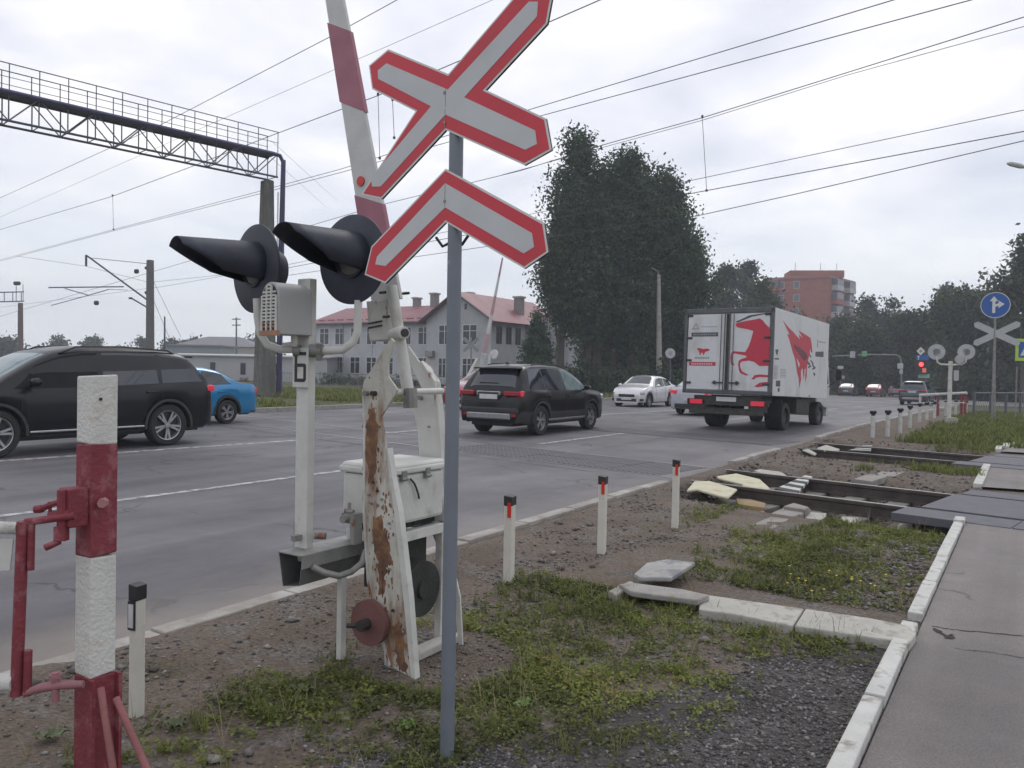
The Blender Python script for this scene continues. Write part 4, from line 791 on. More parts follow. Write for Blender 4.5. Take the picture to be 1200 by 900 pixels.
# ------------------------------------------------------------------ vehicles
def smooth_interp(xs, xp, fp, k=.06):
    o = 0
    for d, w_ in ((-2, .1), (-1, .2), (0, .4), (1, .2), (2, .1)): o = o+w_*np.interp(xs+d*k*.5, xp, fp)
    return o
class Car:
    """x forward from the rear axle, y left, z up"""
    def __init__(s, name, label, cat, pos, ang, top, belt, half, sill, wb, rw, rear, front, group=None, pitch=0):
        s.t = thing(name, label, cat, pos, rz=ang, group=group, rx=pitch); s.rear, s.front, s.wb, s.rw, s.sill = rear, front, wb, rw, sill
        s.top = lambda x: float(smooth_interp(np.array([x]), top[0], top[1])[0]); s.belt0 = lambda x: float(np.interp(x, *belt)); s.half = lambda x: float(smooth_interp(np.array([x]), half[0], half[1])[0])
        s.tum = .38
    def belt(s, x): return min(s.belt0(x), s.top(x)-.03)
    def yroof(s, x): zb, zt = s.belt(x), s.top(x); return .965*s.half(x)-s.tum*(zt-zb)
    def sec(s, x):
        zt, zb, w = s.top(x), s.belt(x), s.half(x); lo = s.sill
        if x < s.rear+.25: lo = s.sill+.05
        for xa in (0, s.wb):
            d = abs(x-xa); Ra = s.rw+.065
            if d < Ra: lo = max(lo, s.rw+math.sqrt(max(0, Ra*Ra-d*d)))
        yr = s.yroof(x); g = zt-zb
        lo = min(lo, zb-.05)
        return [(.93*w, lo), (.965*w, lo+.04), (.995*w, lo+.38*(zb-lo)), (1.0*w, lo+.7*(zb-lo)), (.99*w, zb-.07*(zb-lo)-.005), (.965*w, zb), (.965*w+(yr-.965*w)*.8, zb+.8*g), (yr-.03, zb+.94*g), (yr-.10, zt-.002), (yr*.5, zt+.012), (0, zt+.02)]
    def shell(s, m, m2=None, low_rows=1):
        xs = set(np.linspace(s.rear, s.front, 58)); 
        for xa in (0, s.wb):
            Ra = s.rw+.065; xs |= set(xa+Ra*math.cos(a) for a in np.linspace(0, math.pi, 15)); xs |= {xa-Ra-.002, xa+Ra+.002}
        xs |= {s.rear+.03, s.front-.03}; xs = sorted(x for x in xs if s.rear <= x <= s.front)
        vs = []; fs = []; mi = []
        secs = [s.sec(x) for x in xs]; n = len(secs[0]); row = 2*n-1
        for x, q in zip(xs, secs): vs += [(x, y, z) for y, z in q]+[(x, -y, z) for y, z in q[-2::-1]]
        for i in range(len(xs)-1):
            for k in range(row-1):
                fs.append((i*row+k, (i+1)*row+k, (i+1)*row+k+1, i*row+k+1)); mi.append(1 if (k < low_rows or k >= row-1-low_rows) else 0)
        fs.append(tuple(range(row))); mi.append(0); fs.append(tuple((len(xs)-1)*row+k for k in range(row-1, -1, -1))); mi.append(0)
        mb = MB(); mb.v = vs; mb.f = [f[::-1] for f in fs]; mb.m = mi
        s.body = mb.build('body', [m, m2 or m], s.t, world=False, smooth=True)
        u = MB(); u.box(((s.rear+s.front)/2, 0, .36), (s.front-s.rear-.3, 1.15, .26)); u.box((s.wb/2, 0, .34), (s.wb-.8, 1.5, .2)); u.build('underbody', tar_black, s.t, world=False)
        for xa in (0, s.wb):
            for sg in (-1, 1):
                a = MB(); w = s.half(xa); Ra = s.rw+.06
                a.add([(xa+(Ra+k)*math.cos(q), sg*y, s.rw+(Ra+k)*math.sin(q)) for q in np.linspace(-.1, math.pi+.1, 17) for k, y in ((0, w*.70), (0, w+.004), (.05, w+.002))], [(i*3+j, i*3+j+3, i*3+j+4, i*3+j+1) for i in range(16) for j in range(2)])
                a.build('wheel_arch', m2 or tar_black, s.t, world=False, smooth=True)
    def side_glass(s, panes, m, low=.045, high=.86):
        for (b0, b1, t0, t1) in panes:
            for sg in (1, -1):
                vs = []; nx, nz = 10, 4
                for i in range(nx+1):
                    for j in range(nz+1):
                        u, v = i/nx, j/nz; x = (b0+(b1-b0)*u)*(1-v)+(t0+(t1-t0)*u)*v; zb, zt = s.belt(x), s.top(x); g = zt-zb
                        f = (low/max(g, .05))*(1-v)+high*v; f = min(max(f, 0.02), .9); w = s.half(x); yr = s.yroof(x)
                        y = .965*w+(yr-.965*w)*min(f, .8)+(-.03)*max(0, f-.8)/.14; vs.append((x, sg*(y+.006), zb+f*g))
                fs = [(i*(nz+1)+j, (i+1)*(nz+1)+j, (i+1)*(nz+1)+j+1, i*(nz+1)+j+1) for i in range(nx) for j in range(nz)]
                if sg < 0: fs = [f[::-1] for f in fs]
                MB().add(vs, [f[::-1] for f in fs]).build('side_window', m, s.t, world=False, smooth=True)
    def top_glass(s, name, x0, x1, m, k0=.86, k1=.9, off=.008):
        vs = []; nx, ny = 10, 10
        for i in range(nx+1):
            x = x0+(x1-x0)*i/nx; zt = s.top(x); sl = (s.top(x+.02)-s.top(x-.02))/.04; nn = math.hypot(1, sl); yr = s.yroof(x); kk = k0+(k1-k0)*i/nx
            for j in range(ny+1):
                f = -1+2*j/ny; y = f*kk*yr; z = zt+.02-.022*abs(f)**2*1.0-(.03*max(0, abs(f)-.8)/.2); vs.append((x-sl/nn*off, y, z+off/nn))
        fs = [(i*(ny+1)+j, (i+1)*(ny+1)+j, (i+1)*(ny+1)+j+1, i*(ny+1)+j+1) for i in range(nx) for j in range(ny)]
        return MB().add(vs, fs).build(name, m, s.t, world=False, smooth=True)
    def wheels(s, rimc=None, spokes=5, wd=.215, rr=.66, inset=.015, twin=False):
        rimc = rimc or rim_m; base = None
        for xa in (0, s.wb):
            for sg in (1, -1):
                y = sg*(s.half(xa)-inset-wd/2)
                if base is None:
                    w_ = bpy.data.objects.new('wheel', None); COL.objects.link(w_); w_.parent = s.t; ROOTM[w_.name] = Matrix.Identity(4)
                    R_ = s.rw; h = wd/2; M = Matrix(((1, 0, 0, 0), (0, 0, 1, 0), (0, -1, 0, 0), (0, 0, 0, 1)))
                    pr = [(R_*rr, -h*.8), (R_*rr*1.03, -h), (R_*.93, -h), (R_, -h*.75), (R_*1.0, h*.75), (R_*.93, h), (R_*rr*1.03, h), (R_*rr, h*.8)]
                    def sub(mb, nm, m): o = mb.build(nm, m, w_, world=False, smooth=True); return o
                    sub(MB().lathe(pr, 32, M=M), 'tyre', tyre_m)
                    q = MB().lathe([(R_*rr*1.0, h*.75), (R_*rr*.95, h*.72), (R_*rr*.92, h*.3), (R_*rr*.9, h*.2)], 28, M=M); sub(q, 'rim_barrel', rimc)
                    sub(MB().lathe([(0, h*.15), (R_*rr*.93, h*.15)], 20, M=M), 'spoke_shade_disc', tar_black)  # black disc standing in for the shade behind the spokes
                    sp = MB(); r0, r1 = R_*.07, R_*rr*.95
                    for k in range(spokes):
                        a = 2*math.pi*k/spokes
                        for da in ((-.16, .16) if spokes == 5 else (0,)):
                            ca, sa = math.cos(a+da), math.sin(a+da); c0, s0 = math.cos(a+da*.5), math.sin(a+da*.5); wdt = R_*.045
                            sp.prism([(c0*r0-s0*wdt, s0*r0+c0*wdt), (ca*r1-sa*wdt*1.2, sa*r1+ca*wdt*1.2), (ca*r1+sa*wdt*1.2, sa*r1-ca*wdt*1.2), (c0*r0+s0*wdt, s0*r0-c0*wdt)], h*.45, h*.66, M=M)
                    sub(sp, 'spokes', rimc)
                    sub(MB().lathe([(0, h*.72), (R_*.12, h*.7), (R_*.15, h*.5)], 16, M=M), 'hub_cap', rimc)
                    base = w_; o = w_
                else: o = copy_tree(base, s.t)
                o.location = (xa, y, s.rw); o.rotation_euler = (random.uniform(0, 6) if 0 else 0, random.uniform(0, 1.2), 0 if sg > 0 else math.pi)
    def box(s, name, c, d, m, rz=0, bevel=.01, top=1.0, parent=None): return MB().box(c, d, rz=rz, top=top).build(name, m, parent or s.t, world=False, bevel=bevel)
    def both(s, name, c, d, m, rz=0, bevel=.01, top=1.0):
        for sg in (1, -1): s.box(name, (c[0], sg*c[1], c[2]), d, m, rz*sg, bevel, top)
    def mirror(s, x, z, m, y=None):
        y = y or s.half(x)+.06
        for sg in (1, -1):
            mb = MB(); mb.path([(x-.06, sg*(y+.05), z+.07), (x-.02, sg*(y+.05), z+.07), (x+.06, sg*(y+.05), z+.065), (x+.10, sg*(y+.05), z+.06)], [.05, .095, .085, .04], 12); mb.v = [(a, b, z+.07+(c-z-.07)*.72) for a, b, c in mb.v]
            mb.tube((x+.03, sg*(y-.10), z), (x+.02, sg*(y+.02), z+.04), .025, n=8); mb.build('wing_mirror', m, s.t, world=False, smooth=True)
    def seams(s, xs, m=None):
        mb = MB()
        for x in xs:
            for sg in (1, -1):
                w = s.half(x); lo = s.sill+.05; zb = s.belt(x)
                pts = [(x, sg*(f*w+.0015), z) for f, z in ((.965, lo+.04), (.995, lo+.38*(zb-lo)), (1.0, lo+.7*(zb-lo)), (.99, zb-.07*(zb-lo)), (.965, zb))]
                mb.path(pts, .0045, 4)
        o = mb.build('door_seams', m or tar_black, s.t, world=False); o['kind'] = 'stuff'
    def handles(s, xs, z, m):
        for x in xs:
            for sg in (1, -1): s.box('door_handle', (x, sg*(s.half(x)+.008), z), (.19, .028, .03), m, bevel=.01)

# --- dark crossover seen from behind
def crossover(name, label, pos, ang, pc, L_sc=1.0, group=None, detail=True, lit=False, pal=None):
    top = ([-.97, -.93, -.90, -.82, -.60, -.40, 0, .6, 1.2, 1.65, 1.95, 2.45, 2.62, 3.1, 3.45, 3.62, 3.70], [.72, .98, 1.05, 1.14, 1.52, 1.635, 1.67, 1.685, 1.665, 1.60, 1.47, 1.14, 1.08, 1.03, .95, .84, .68])
    belt = ([-.97, -.5, 1, 2.4, 3.7], [1.06, 1.07, 1.02, 1.0, .9])
    half = ([-.97, -.93, -.8, -.5, 0, 1, 2.2, 2.9, 3.3, 3.55, 3.70], [.76, .84, .885, .90, .905, .905, .90, .895, .86, .78, .64])
    c = Car(name, label, 'car', pos, ang, top, belt, half, .27, 2.67, .355, -.97, 3.70, group)
    clad = mat('grey_black_cladding', (.03, .03, .032), .6, var=.1)
    c.shell(pc, clad, 2)
    c.side_glass([(-.55, .22, -.42, .18), (.28, 1.18, .24, 1.14)], glass_dark); c.side_glass([(1.25, 2.32, 1.2, 2.2)], glass_green)
    c.top_glass('rear_window', -.82, -.50, glass_dark, .84, .80, .012); c.top_glass('windscreen', 2.42, 1.75, glass_green, .9, .86)
    c.wheels(rim_m, 5, wd=.225)
    if detail:
        c.box('rear_spoiler', (-.60, 0, 1.585), (.30, 1.22, .035), pc, bevel=.012)
        for sg in (1, -1):
            c.box('tail_lamp', (-.93, sg*.63, 1.0), (.10, .42, .11), lamp_red, rz=-sg*.14, bevel=.02); c.box('tail_lamp', (-.84, sg*.845, 1.005), (.2, .06, .13), lamp_red_lit, rz=-sg*.25, bevel=.02)
            c.box('rear_reflector', (-.95, sg*.70, .52), (.06, .16, .12), lamp_red, rz=-sg*.2, bevel=.02)
            MB().path([(-.1, sg*.62, 1.665), (.1, sg*.62, 1.70), (1.2, sg*.61, 1.695), (1.45, sg*.61, 1.655)], .014, 6).build('roof_rail', tar_black, c.t, world=False)
        c.box('chrome_garnish', (-.985, 0, 1.03), (.03, .60, .035), chrome); c.both('chrome_garnish', (-.985, .31, .995), (.03, .05, .09), chrome)
        c.box('plate_recess', (-.975, 0, .93), (.02, .56, .15), clad); c.box('number_plate', (-.992, 0, .92), (.012, .50, .112), plate_m, bevel=.004)
        c.box('bumper_strip', (-.96, 0, .47), (.10, 1.22, .15), mat('silver_skid_plate', (.33, .33, .34), .4, .6, bump=0), bevel=.03); c.box('rear_bumper', (-.90, 0, .60), (.20, 1.62, .16), clad, bevel=.05)
        c.box('antenna_fin', (-.2, 0, 1.71), (.16, .035, .06), tar_black, top=.5); c.mirror(2.12, 1.06, pc); c.seams([.25, 1.2, 2.3]); c.handles([.45, 1.38], .92, pc)
        c.both('side_sill_trim', (1.3, .895, .36), (1.9, .03, .05), chrome); c.both('headlamp', (3.42, .70, .86), (.3, .26, .14), lamp_clear, rz=-.5, bevel=.03)
        c.box('rear_wiper', (-.80, .12, 1.24), (.02, .55, .015), tar_black)
    return c
blk = mat('black_car_paint', (.004, .004, .005), .28, .0, var=.05, scale=2, bump=.012, bscale=6, spec=.35, coat=.15, col2=(.018, .017, .016), c2pos=(.5, 1.0), c2scale=2)
crossover('crossover_car', 'black crossover seen from behind, driving away just right of the signpost', tuple(rd(10.5, 6.33)), ROAD_A+R(1), blk)

# --- big dark SUV with alloy wheels (seen from its left side, driving left)
top = ([-1.05, -1.0, -.95, -.86, -.60, -.40, .1, .8, 1.5, 1.95, 2.3, 3.0, 3.15, 3.6, 3.85, 3.95], [.80, 1.06, 1.17, 1.26, 1.66, 1.765, 1.82, 1.835, 1.815, 1.73, 1.58, 1.18, 1.13, 1.06, .93, .72])
c = Car('large_suv', 'large dark SUV with alloy wheels driving left behind the banded post', 'car', tuple(rd(3.30, 10.33)), ROAD_A+math.pi, top, ([-1.05, -.5, 1, 2.8, 4], [1.17, 1.16, 1.10, 1.06, 1.0]), ([-1.05, -1.0, -.85, -.5, 0, 1, 2.4, 3.3, 3.7, 3.95], [.80, .90, .955, .985, .995, .99, .985, .96, .88, .68]), .30, 3.0, .39, -1.05, 3.95)
dk = mat('dark_violet_grey_paint', (.005, .005, .008), .3, .0, var=.05, scale=2, bump=.012, bscale=6, spec=.35, coat=.12, col2=(.016, .015, .016), c2pos=(.55, 1.1), c2scale=2)
c.shell(dk, mat('grey_black_cladding', (.03, .03, .032)), 1); c.tum = .40
c.side_glass([(-.78, .12, -.52, .06), (.20, 1.24, .16, 1.18)], glass_dark); c.side_glass([(1.32, 2.74, 1.27, 2.35)], cabin_shade); c.top_glass('rear_window', -.86, -.50, glass_dark, .84, .8, .012); c.top_glass('windscreen', 2.95, 2.08, glass_green, .92, .9)
c.wheels(rim_m, 5, wd=.25, rr=.72); c.mirror(2.45, 1.15, dk); c.seams([.15, 1.26, 2.62]); c.handles([.38, 1.5], 1.02, dk)
c.both('tail_lamp', (-.93, .86, 1.08), (.22, .20, .12), lamp_red_lit, rz=-.45, bevel=.03); c.both('headlamp', (3.62, .74, .85), (.3, .3, .14), lamp_clear, rz=-.5, bevel=.03)
c.both('lower_trim', (1.5, .985, .40), (2.0, .02, .035), chrome); c.box('number_plate', (-1.06, 0, .85), (.015, .5, .11), plate_m); c.both('side_vent', (3.42-.25, .965, .80), (.2, .02, .05), chrome)
for sg in (1, -1): MB().path([(-.30, sg*.68, 1.72), (-.15, sg*.68, 1.80), (.8, sg*.68, 1.845), (1.6, sg*.68, 1.82), (1.9, sg*.68, 1.70)], .016, 6).build('roof_rail', tar_black, c.t, world=False)
c.box('rear_spoiler', (-.56, 0, 1.69), (.36, 1.25, .035), dk)

# --- sedans
def sedan(name, label, pos, ang, pc, group=None, kind=0, lit=False, detail=True, pitch=0, sc_=1):
    top = ([-1.0, -.97, -.9, -.5, -.32, .2, .55, 1.1, 1.5, 2.15, 2.35, 2.9, 3.2, 3.34, 3.40], [.72, .95, 1.02, 1.06, 1.10, 1.38, 1.45, 1.48, 1.44, 1.08, 1.02, .93, .83, .70, .58])
    belt = ([-1, 0, 1, 2.2, 3.4], [.98, .99, .94, .90, .8]); half = ([-1.0, -.95, -.8, -.4, 0, 1.5, 2.4, 2.9, 3.2, 3.40], [.72, .79, .83, .855, .86, .86, .855, .83, .76, .60])
    c = Car(name, label, 'car', pos, ang, top, belt, half, .22, 2.6, .31, -1.0, 3.40, group, pitch=pitch)
    c.shell(pc, tar_black, 1); c.side_glass([(-.12, .72, .12, .70), (.78, 2.02, .76, 1.72)], glass_dark, high=.82); c.top_glass('rear_window', -.40, .28, glass_dark, .80, .84); c.top_glass('windscreen', 2.12, 1.50, glass_dark, .9, .86)
    if detail:
        c.wheels(rim_m, 7 if kind else 5, wd=.19); c.mirror(1.95, .95, pc); c.seams([.74, 1.86]); c.handles([.2, 1.1], .84, pc)
    else:
        c.wheels(rim_m, 5, wd=.19)
    c.both('tail_lamp', (-.93, .66, .86), (.14, .28, .15), lamp_red_lit if lit else lamp_red, rz=-.35, bevel=.03)
    c.both('headlamp', (3.16, .62, .68), (.26, .30, .13), lamp_clear, rz=-.55, bevel=.03)
    c.box('number_plate', (-1.005, 0, .72 if kind else .6), (.012, .5, .11), plate_m); c.box('number_plate', (3.415, 0, .42), (.012, .5, .11), plate_m)
    c.box('grille', (3.37, 0, .56), (.08, .80, .14), tar_black, bevel=.02); c.box('lower_intake', (3.36, 0, .36), (.10, 1.0, .14), tar_black, bevel=.02)
    c.both('fog_lamp_recess', (3.27, .66, .38), (.16, .24, .10), tar_black, rz=-.5, bevel=.02); c.box('rear_diffuser', (-.96, 0, .36), (.12, 1.2, .16), tar_black, bevel=.02)
    return c
blue = paint('bright_blue_paint', (.01, .20, .43)); whitep = paint('white_car_paint', (.62, .62, .64)); silver = paint('silver_car_paint', (.40, .41, .45)); redp = paint('dark_red_paint', (.20, .012, .025)); dgrey = paint('dark_grey_car_paint', (.05, .055, .07)); navy = paint('navy_car_paint', (.02, .035, .06))
sedan('blue_sedan', 'bright blue sedan with lit red tail lamp behind the large dark SUV', tuple(rd(7.55, 14.05)), ROAD_A+math.pi, blue, lit=True)
wp = rd(31.2, 11.3); sedan('white_sedan', 'oncoming white sedan left of the delivery truck', tuple(wp), ROAD_A+math.pi+R(1), whitep, kind=1)
sedan('silver_sedan', 'silver sedan driving away, half hidden by the left rear of the truck', tuple(rd(23.2, 6.1)), ROAD_A, silver, lit=True)
sedan('red_sedan', 'red car half hidden behind the left side of the black crossover', tuple(rd(21.8, 14.0)), ROAD_A+math.pi, redp)

# --- delivery truck
TA = R(52.7); TO = Vector((6.80, 20.8, 0)); tdir = Vector((math.cos(TA), math.sin(TA), 0)); tn = Vector((-tdir.y, tdir.x, 0))
t = thing('delivery_truck', 'white box truck with a large red horse on its rear door', 'truck', tuple(TO), rz=TA)
PT = R(1.9); MT_ = Matrix.Translation(Vector((2.0, 0, 0))) @ Matrix.Rotation(PT, 4, 'Y') @ Matrix.Translation(Vector((-2.0, 0, 0)))  # nose dips as it leaves the crossing
BW, BL, BZ0, BZ1 = 2.50, 5.0, .93, 3.26
box_white = mat('truck_box_white', (.60, .61, .62), .5, var=.04, bump=.03, bscale=5, col2=(.45, .44, .42), c2pos=(.52, .75), c2scale=1.5, c2stretch=(1, 1, .4))
dirty = mat('dirty_dark_chassis', (.045, .043, .04), .8, var=.3, bump=.3); rail_grey = mat('grey_truck_frame', (.10, .105, .115), .5, .3, var=.15)
def tb(name, mb, m, parent=None, **k): mb.v = [tuple(MT_ @ Vector(p)) for p in mb.v]; return mb.build(name, m, parent or t, world=False, **k)
b = tb('cargo_box', MB().box((BL/2, BW/2, (BZ0+BZ1)/2), (BL, BW, BZ1-BZ0)), box_white, bevel=.01)
fr = MB(); f_ = .06
fr.box((-.01, BW/2, BZ1-.06), (.09, BW+.02, .13)); fr.box((-.01, BW/2, BZ0+.05), (.09, BW+.02, .09)); fr.box((-.01, .035, (BZ0+BZ1)/2), (.09, .09, BZ1-BZ0)); fr.box((-.01, BW-.035, (BZ0+BZ1)/2), (.09, .09, BZ1-BZ0))
tb('rear_frame', fr, rail_grey, bevel=.01)
# left (as seen) door at large y
dz0, dz1 = BZ0+.11, BZ1-.15
for (y0, y1, nm) in ((BW/2+.045, BW-.10, 'left'), (.10, BW/2-.045, 'right')):
    d = tb('rear_door', MB().box((-.025, (y0+y1)/2, (dz0+dz1)/2), (.05, y1-y0, dz1-dz0)), box_white, bevel=.008)
    yb = BW/2+.075 if nm == 'left' else BW/2-.075
    lk = MB(); lk.tube((-.07, yb, dz0-.03), (-.07, yb, dz1+.03), .016, n=8); lk.tube((-.07, yb+(.10 if nm == 'left' else -.10), dz0), (-.07, yb+(.10 if nm == 'left' else -.10), dz1), .010, n=6); tb('locking_bar', lk, rail_grey, d)
    for k in range(4):
        z_ = dz0+.18+k*.62; yh = y1-.05 if nm == 'left' else y0+.05; tb('hinge', MB().box((-.06, yh, z_), (.03, .17, .06)), dirty, d, bevel=.008)
    tb('lock_handle', MB().box((-.08, yb+(.16 if nm == 'left' else -.16), dz0+.20), (.03, .30, .035)), dirty, d)
    tb('lock_handle', MB().box((-.08, yb+(.24 if nm == 'left' else -.24), dz0+.20), (.035, .06, .10)), dirty, d)
tb('door_gap', MB().box((-.03, BW/2, (dz0+dz1)/2), (.03, .07, dz1-dz0)), dirty)
# prints on the doors (photo crop coordinates -> door plane)
def dp(l): return [(BW*(718-x)/(718-100), BZ0+(BZ1-BZ0)*(695-(y-(x-100)*.0))/(695-68)) for x, y in l]
MD = Matrix(((0, 0, -1, 0), (1, 0, 0, 0), (0, 1, 0, 0), (0, 0, 0, 1)))
pr_red = mat('print_red', (.50, .03, .06), .5, var=.05, bump=0); pr_dark = mat('print_dark_grey', (.06, .065, .08), .5, bump=0); pr_grey = mat('print_mid_grey', (.25, .25, .28), .5, bump=0)
def dprint(name, polys, m, z=.052, th=.002):
    mb = MB()
    for p in polys: mb.prism(dp(p), z-.001, z+th, M=MD)
    return tb(name, mb, m)
horse = [(463, 186), (472, 176), (530, 163), (600, 152), (625, 146), (645, 160), (664, 186), (692, 214), (697, 225), (697, 484), (636, 487), (600, 458), (562, 448), (540, 452), (515, 455), (503, 470), (507, 500), (520, 528), (545, 540), (566, 553), (550, 556), (508, 541), (498, 520), (491, 480), (494, 450), (512, 437), (548, 425), (540, 412), (500, 405), (462, 396), (452, 406), (451, 440), (456, 465), (466, 480), (448, 487), (440, 470), (435, 430), (440, 395), (455, 381), (500, 384), (536, 388), (556, 350), (572, 300), (586, 236), (545, 222), (500, 214), (472, 206)]
dprint('horse_print', [horse], pr_red); dprint('horse_hind_print', [[(584, 582), (606, 552), (640, 546), (696, 550), (696, 566), (640, 564), (615, 570), (603, 584)], [(604, 634), (640, 606), (670, 600), (696, 598), (696, 618), (660, 632), (630, 638)]], pr_red)
dprint('swoosh_print', [[(460, 168), (560, 122), (700, 104), (700, 110), (575, 132), (480, 172)]], pr_dark)
dprint('text_band_print', [[(150, 242), (343, 242), (343, 272), (150, 272)]], pr_dark); dprint('text_band_letters', [[(165+k*13, 250), (173+k*13, 250), (173+k*13, 264), (165+k*13, 264)] for k in range(13)], pr_grey, .055, .001)
dprint('text_band_print', [[(140, 462), (333, 462), (333, 490), (140, 490)]], pr_red); dprint('text_band_letters', [[(158+k*13, 471), (166+k*13, 471), (166+k*13, 482), (158+k*13, 482)] for k in range(12)], plate_m, .055, .001)
dprint('running_animal_print', [[(192, 362), (210, 357), (240, 366), (268, 362), (288, 368), (282, 380), (262, 384), (250, 396), (246, 410), (238, 408), (240, 395), (226, 394), (222, 408), (212, 408), (214, 392), (204, 376)]], pr_red)
dprint('small_text_print', [[(180+k*12, 425), (188+k*12, 425), (188+k*12, 438), (180+k*12, 438)] for k in range(9)]+[[(218+k*9, 197), (224+k*9, 197), (224+k*9, 203), (218+k*9, 203)] for k in range(13)], pr_grey)
dprint('triangle_print', [[(154, 216), (178, 172), (184, 172), (160, 216)], [(178, 172), (184, 172), (204, 216), (198, 216)], [(154, 212), (202, 212), (202, 218), (154, 218)]], pr_grey)
# side print; u along the side follows the photo crop
def sp_(l):
    o_ = []
    for x, y in l:
        u = (x-738)/(1133-738); Y0, Y1 = 20.8, 20.8+BL*math.sin(TA); d = u*Y0/(Y1-u*(Y1-Y0)); yt = 62+(195-62)*u; yb = 703+(712-703)*u; o_.append((d*BL, BZ0+(BZ1-BZ0)*(yb-y)/(yb-yt)))
    return o_
MS = Matrix(((1, 0, 0, 0), (0, 0, -1, 0), (0, 1, 0, 0), (0, 0, 0, 1)))
def sprint(name, polys, m, z=.001, th=.002):
    mb = MB()
    for p in polys: mb.prism(sp_(p), z, z+th, M=MS)
    return tb(name, mb, m)
sprint('feather_print', [[(798, 158), (840, 210), (880, 248), (925, 300), (915, 262), (945, 288), (912, 232), (960, 262), (1000, 288), (1010, 330), (1018, 392), (1008, 390), (1000, 362), (998, 400), (990, 440), (982, 500), (984, 560), (976, 600), (970, 520), (962, 580), (952, 505), (945, 580), (934, 645), (926, 570), (915, 540), (905, 480), (893, 430), (876, 385), (850, 300), (833, 258), (850, 262), (826, 215)]], pr_red)
sprint('feather_shade_print', [[(880, 330), (930, 360), (975, 395), (985, 430), (960, 450), (920, 400), (890, 360)]], mat('print_dark_red', (.14, .03, .04), .5, bump=0), .003)
sprint('feather_gap_print', [[(905, 430), (930, 470), (925, 500), (912, 460)], [(940, 520), (952, 500), (950, 560), (942, 572)], [(965, 510), (972, 505), (972, 545), (966, 560)]], box_white, .0035)
sprint('slanted_lettering_print', [[(985, 450), (1005, 470), (1000, 485), (985, 470)], [(990, 490), (1010, 480), (1012, 492), (992, 502)], [(1008, 440), (1030, 470), (1026, 478), (1006, 450)], [(1020, 470), (1045, 500), (1040, 510), (1018, 482)], [(1020, 505), (1042, 490), (1044, 500), (1024, 515)], [(1030, 530), (1045, 540), (1040, 560), (1030, 545)], [(998, 400), (1012, 420), (1008, 430), (996, 412)]], pr_dark)
sprint('side_text_print', [[(1040, 386), (1098, 386), (1098, 425), (1040, 420)]], pr_dark); sprint('side_text_print', [[(1050, 300), (1056, 300), (1056, 355), (1050, 353)]], pr_grey); sprint('side_text_print', [[(1062, 312), (1110, 322), (1110, 328), (1062, 320)]], pr_grey)
sprint('side_text_print', [[(765, 592), (796, 592), (796, 636), (765, 634)]], pr_dark); sprint('side_text_print', [[(780, 645), (793, 645), (793, 672), (780, 672)], [(752, 368), (774, 368), (768, 412), (758, 400)], [(748, 430), (780, 430), (780, 442), (748, 440)]], pr_dark)
sprint('side_text_print', [[(745, 485+k*9), (775, 485+k*9), (775, 489+k*9), (745, 489+k*9)] for k in range(11)]+[[(792, 508+k*11), (832, 510+k*11), (832, 514+k*11), (792, 512+k*11)] for k in range(6)], pr_grey)
# chassis, lamps, wheels, cab
ch = MB(); ch.box((2.6, BW/2-.4, .80), (5.0, .10, .22)); ch.box((2.6, BW/2+.4, .80), (5.0, .10, .22)); ch.box((.10, BW/2, .70), (.12, 2.30, .16)); ch.box((.15, BW/2, .50), (.10, 1.9, .10)); ch.box((.5, BW/2, .8), (.9, 1.9, .16)); ch.box((3.0, .35, .66), (1.2, .5, .42)); ch.box((2.6, BW-.35, .66), (1.0, .45, .4))
tb('chassis', ch, dirty, bevel=.01)
for y_, dx_ in ((.38, 0), (BW-.38, 0)):
    tb('tail_lamp', MB().box((.02, y_, .70), (.06, .36, .13)), lamp_red_lit, bevel=.01); tb('lamp_bracket', MB().box((.06, y_, .62), (.04, .5, .30)), dirty)
tb('number_plate', MB().box((.02, BW/2, .79), (.012, .56, .12)), plate_m); tb('underrun_bar', MB().box((.0, BW/2, .43), (.08, 2.1, .11)), dirty, bevel=.01)
for y_ in (.28, BW-.28):
    for x_ in (.75,): tb('mudguard', MB().box((1.02 if 0 else .95, y_, .62), (.02, .5, .5)), tar_black)
for k, (xa, ys) in enumerate(((1.55, (.36, BW-.36)), (4.95, (.30, BW-.30)))):
    for y_ in ys:
        w_ = bpy.data.objects.new('wheel', None); COL.objects.link(w_); w_.parent = t; ROOTM[w_.name] = Matrix.Identity(4); sg = -1 if y_ < 1 else 1
        Mw = Matrix(((1, 0, 0, 0), (0, 0, sg, 0), (0, -1, 0, 0), (0, 0, 0, 1))); h = .24 if k == 0 else .12; R_ = .39
        MB().lathe([(R_*.58, h*.7), (R_*.62, h), (R_*.93, h), (R_, h*.8), (R_, -h*.8), (R_*.93, -h), (R_*.5, -h)], 32, M=Mw).build('tyre', tyre_m, w_, world=False, smooth=True)
        MB().lathe([(0, h*.2), (R_*.2, h*.22), (R_*.22, h*.55), (R_*.34, h*.5), (R_*.5, h*.3), (R_*.6, h*.72)], 24, M=Mw).build('rim', rail_grey, w_, world=False, smooth=True)
        p = MT_ @ Vector((xa, y_, .39)); w_.location = (p.x, p.y, .39-(.06 if k else .0))
cabp = paint('white_cab_paint', (.58, .58, .60))
cm = MB(); cm.prism([(5.06, .75), (6.35, .60), (6.45, 1.25), (6.2, 2.2), (5.95, 2.35), (5.06, 2.38)], .32, BW-.32, M=Matrix(((1, 0, 0, 0), (0, 0, 1, 0), (0, 1, 0, 0), (0, 0, 0, 1)))); tb('cab', cm, cabp, bevel=.04)
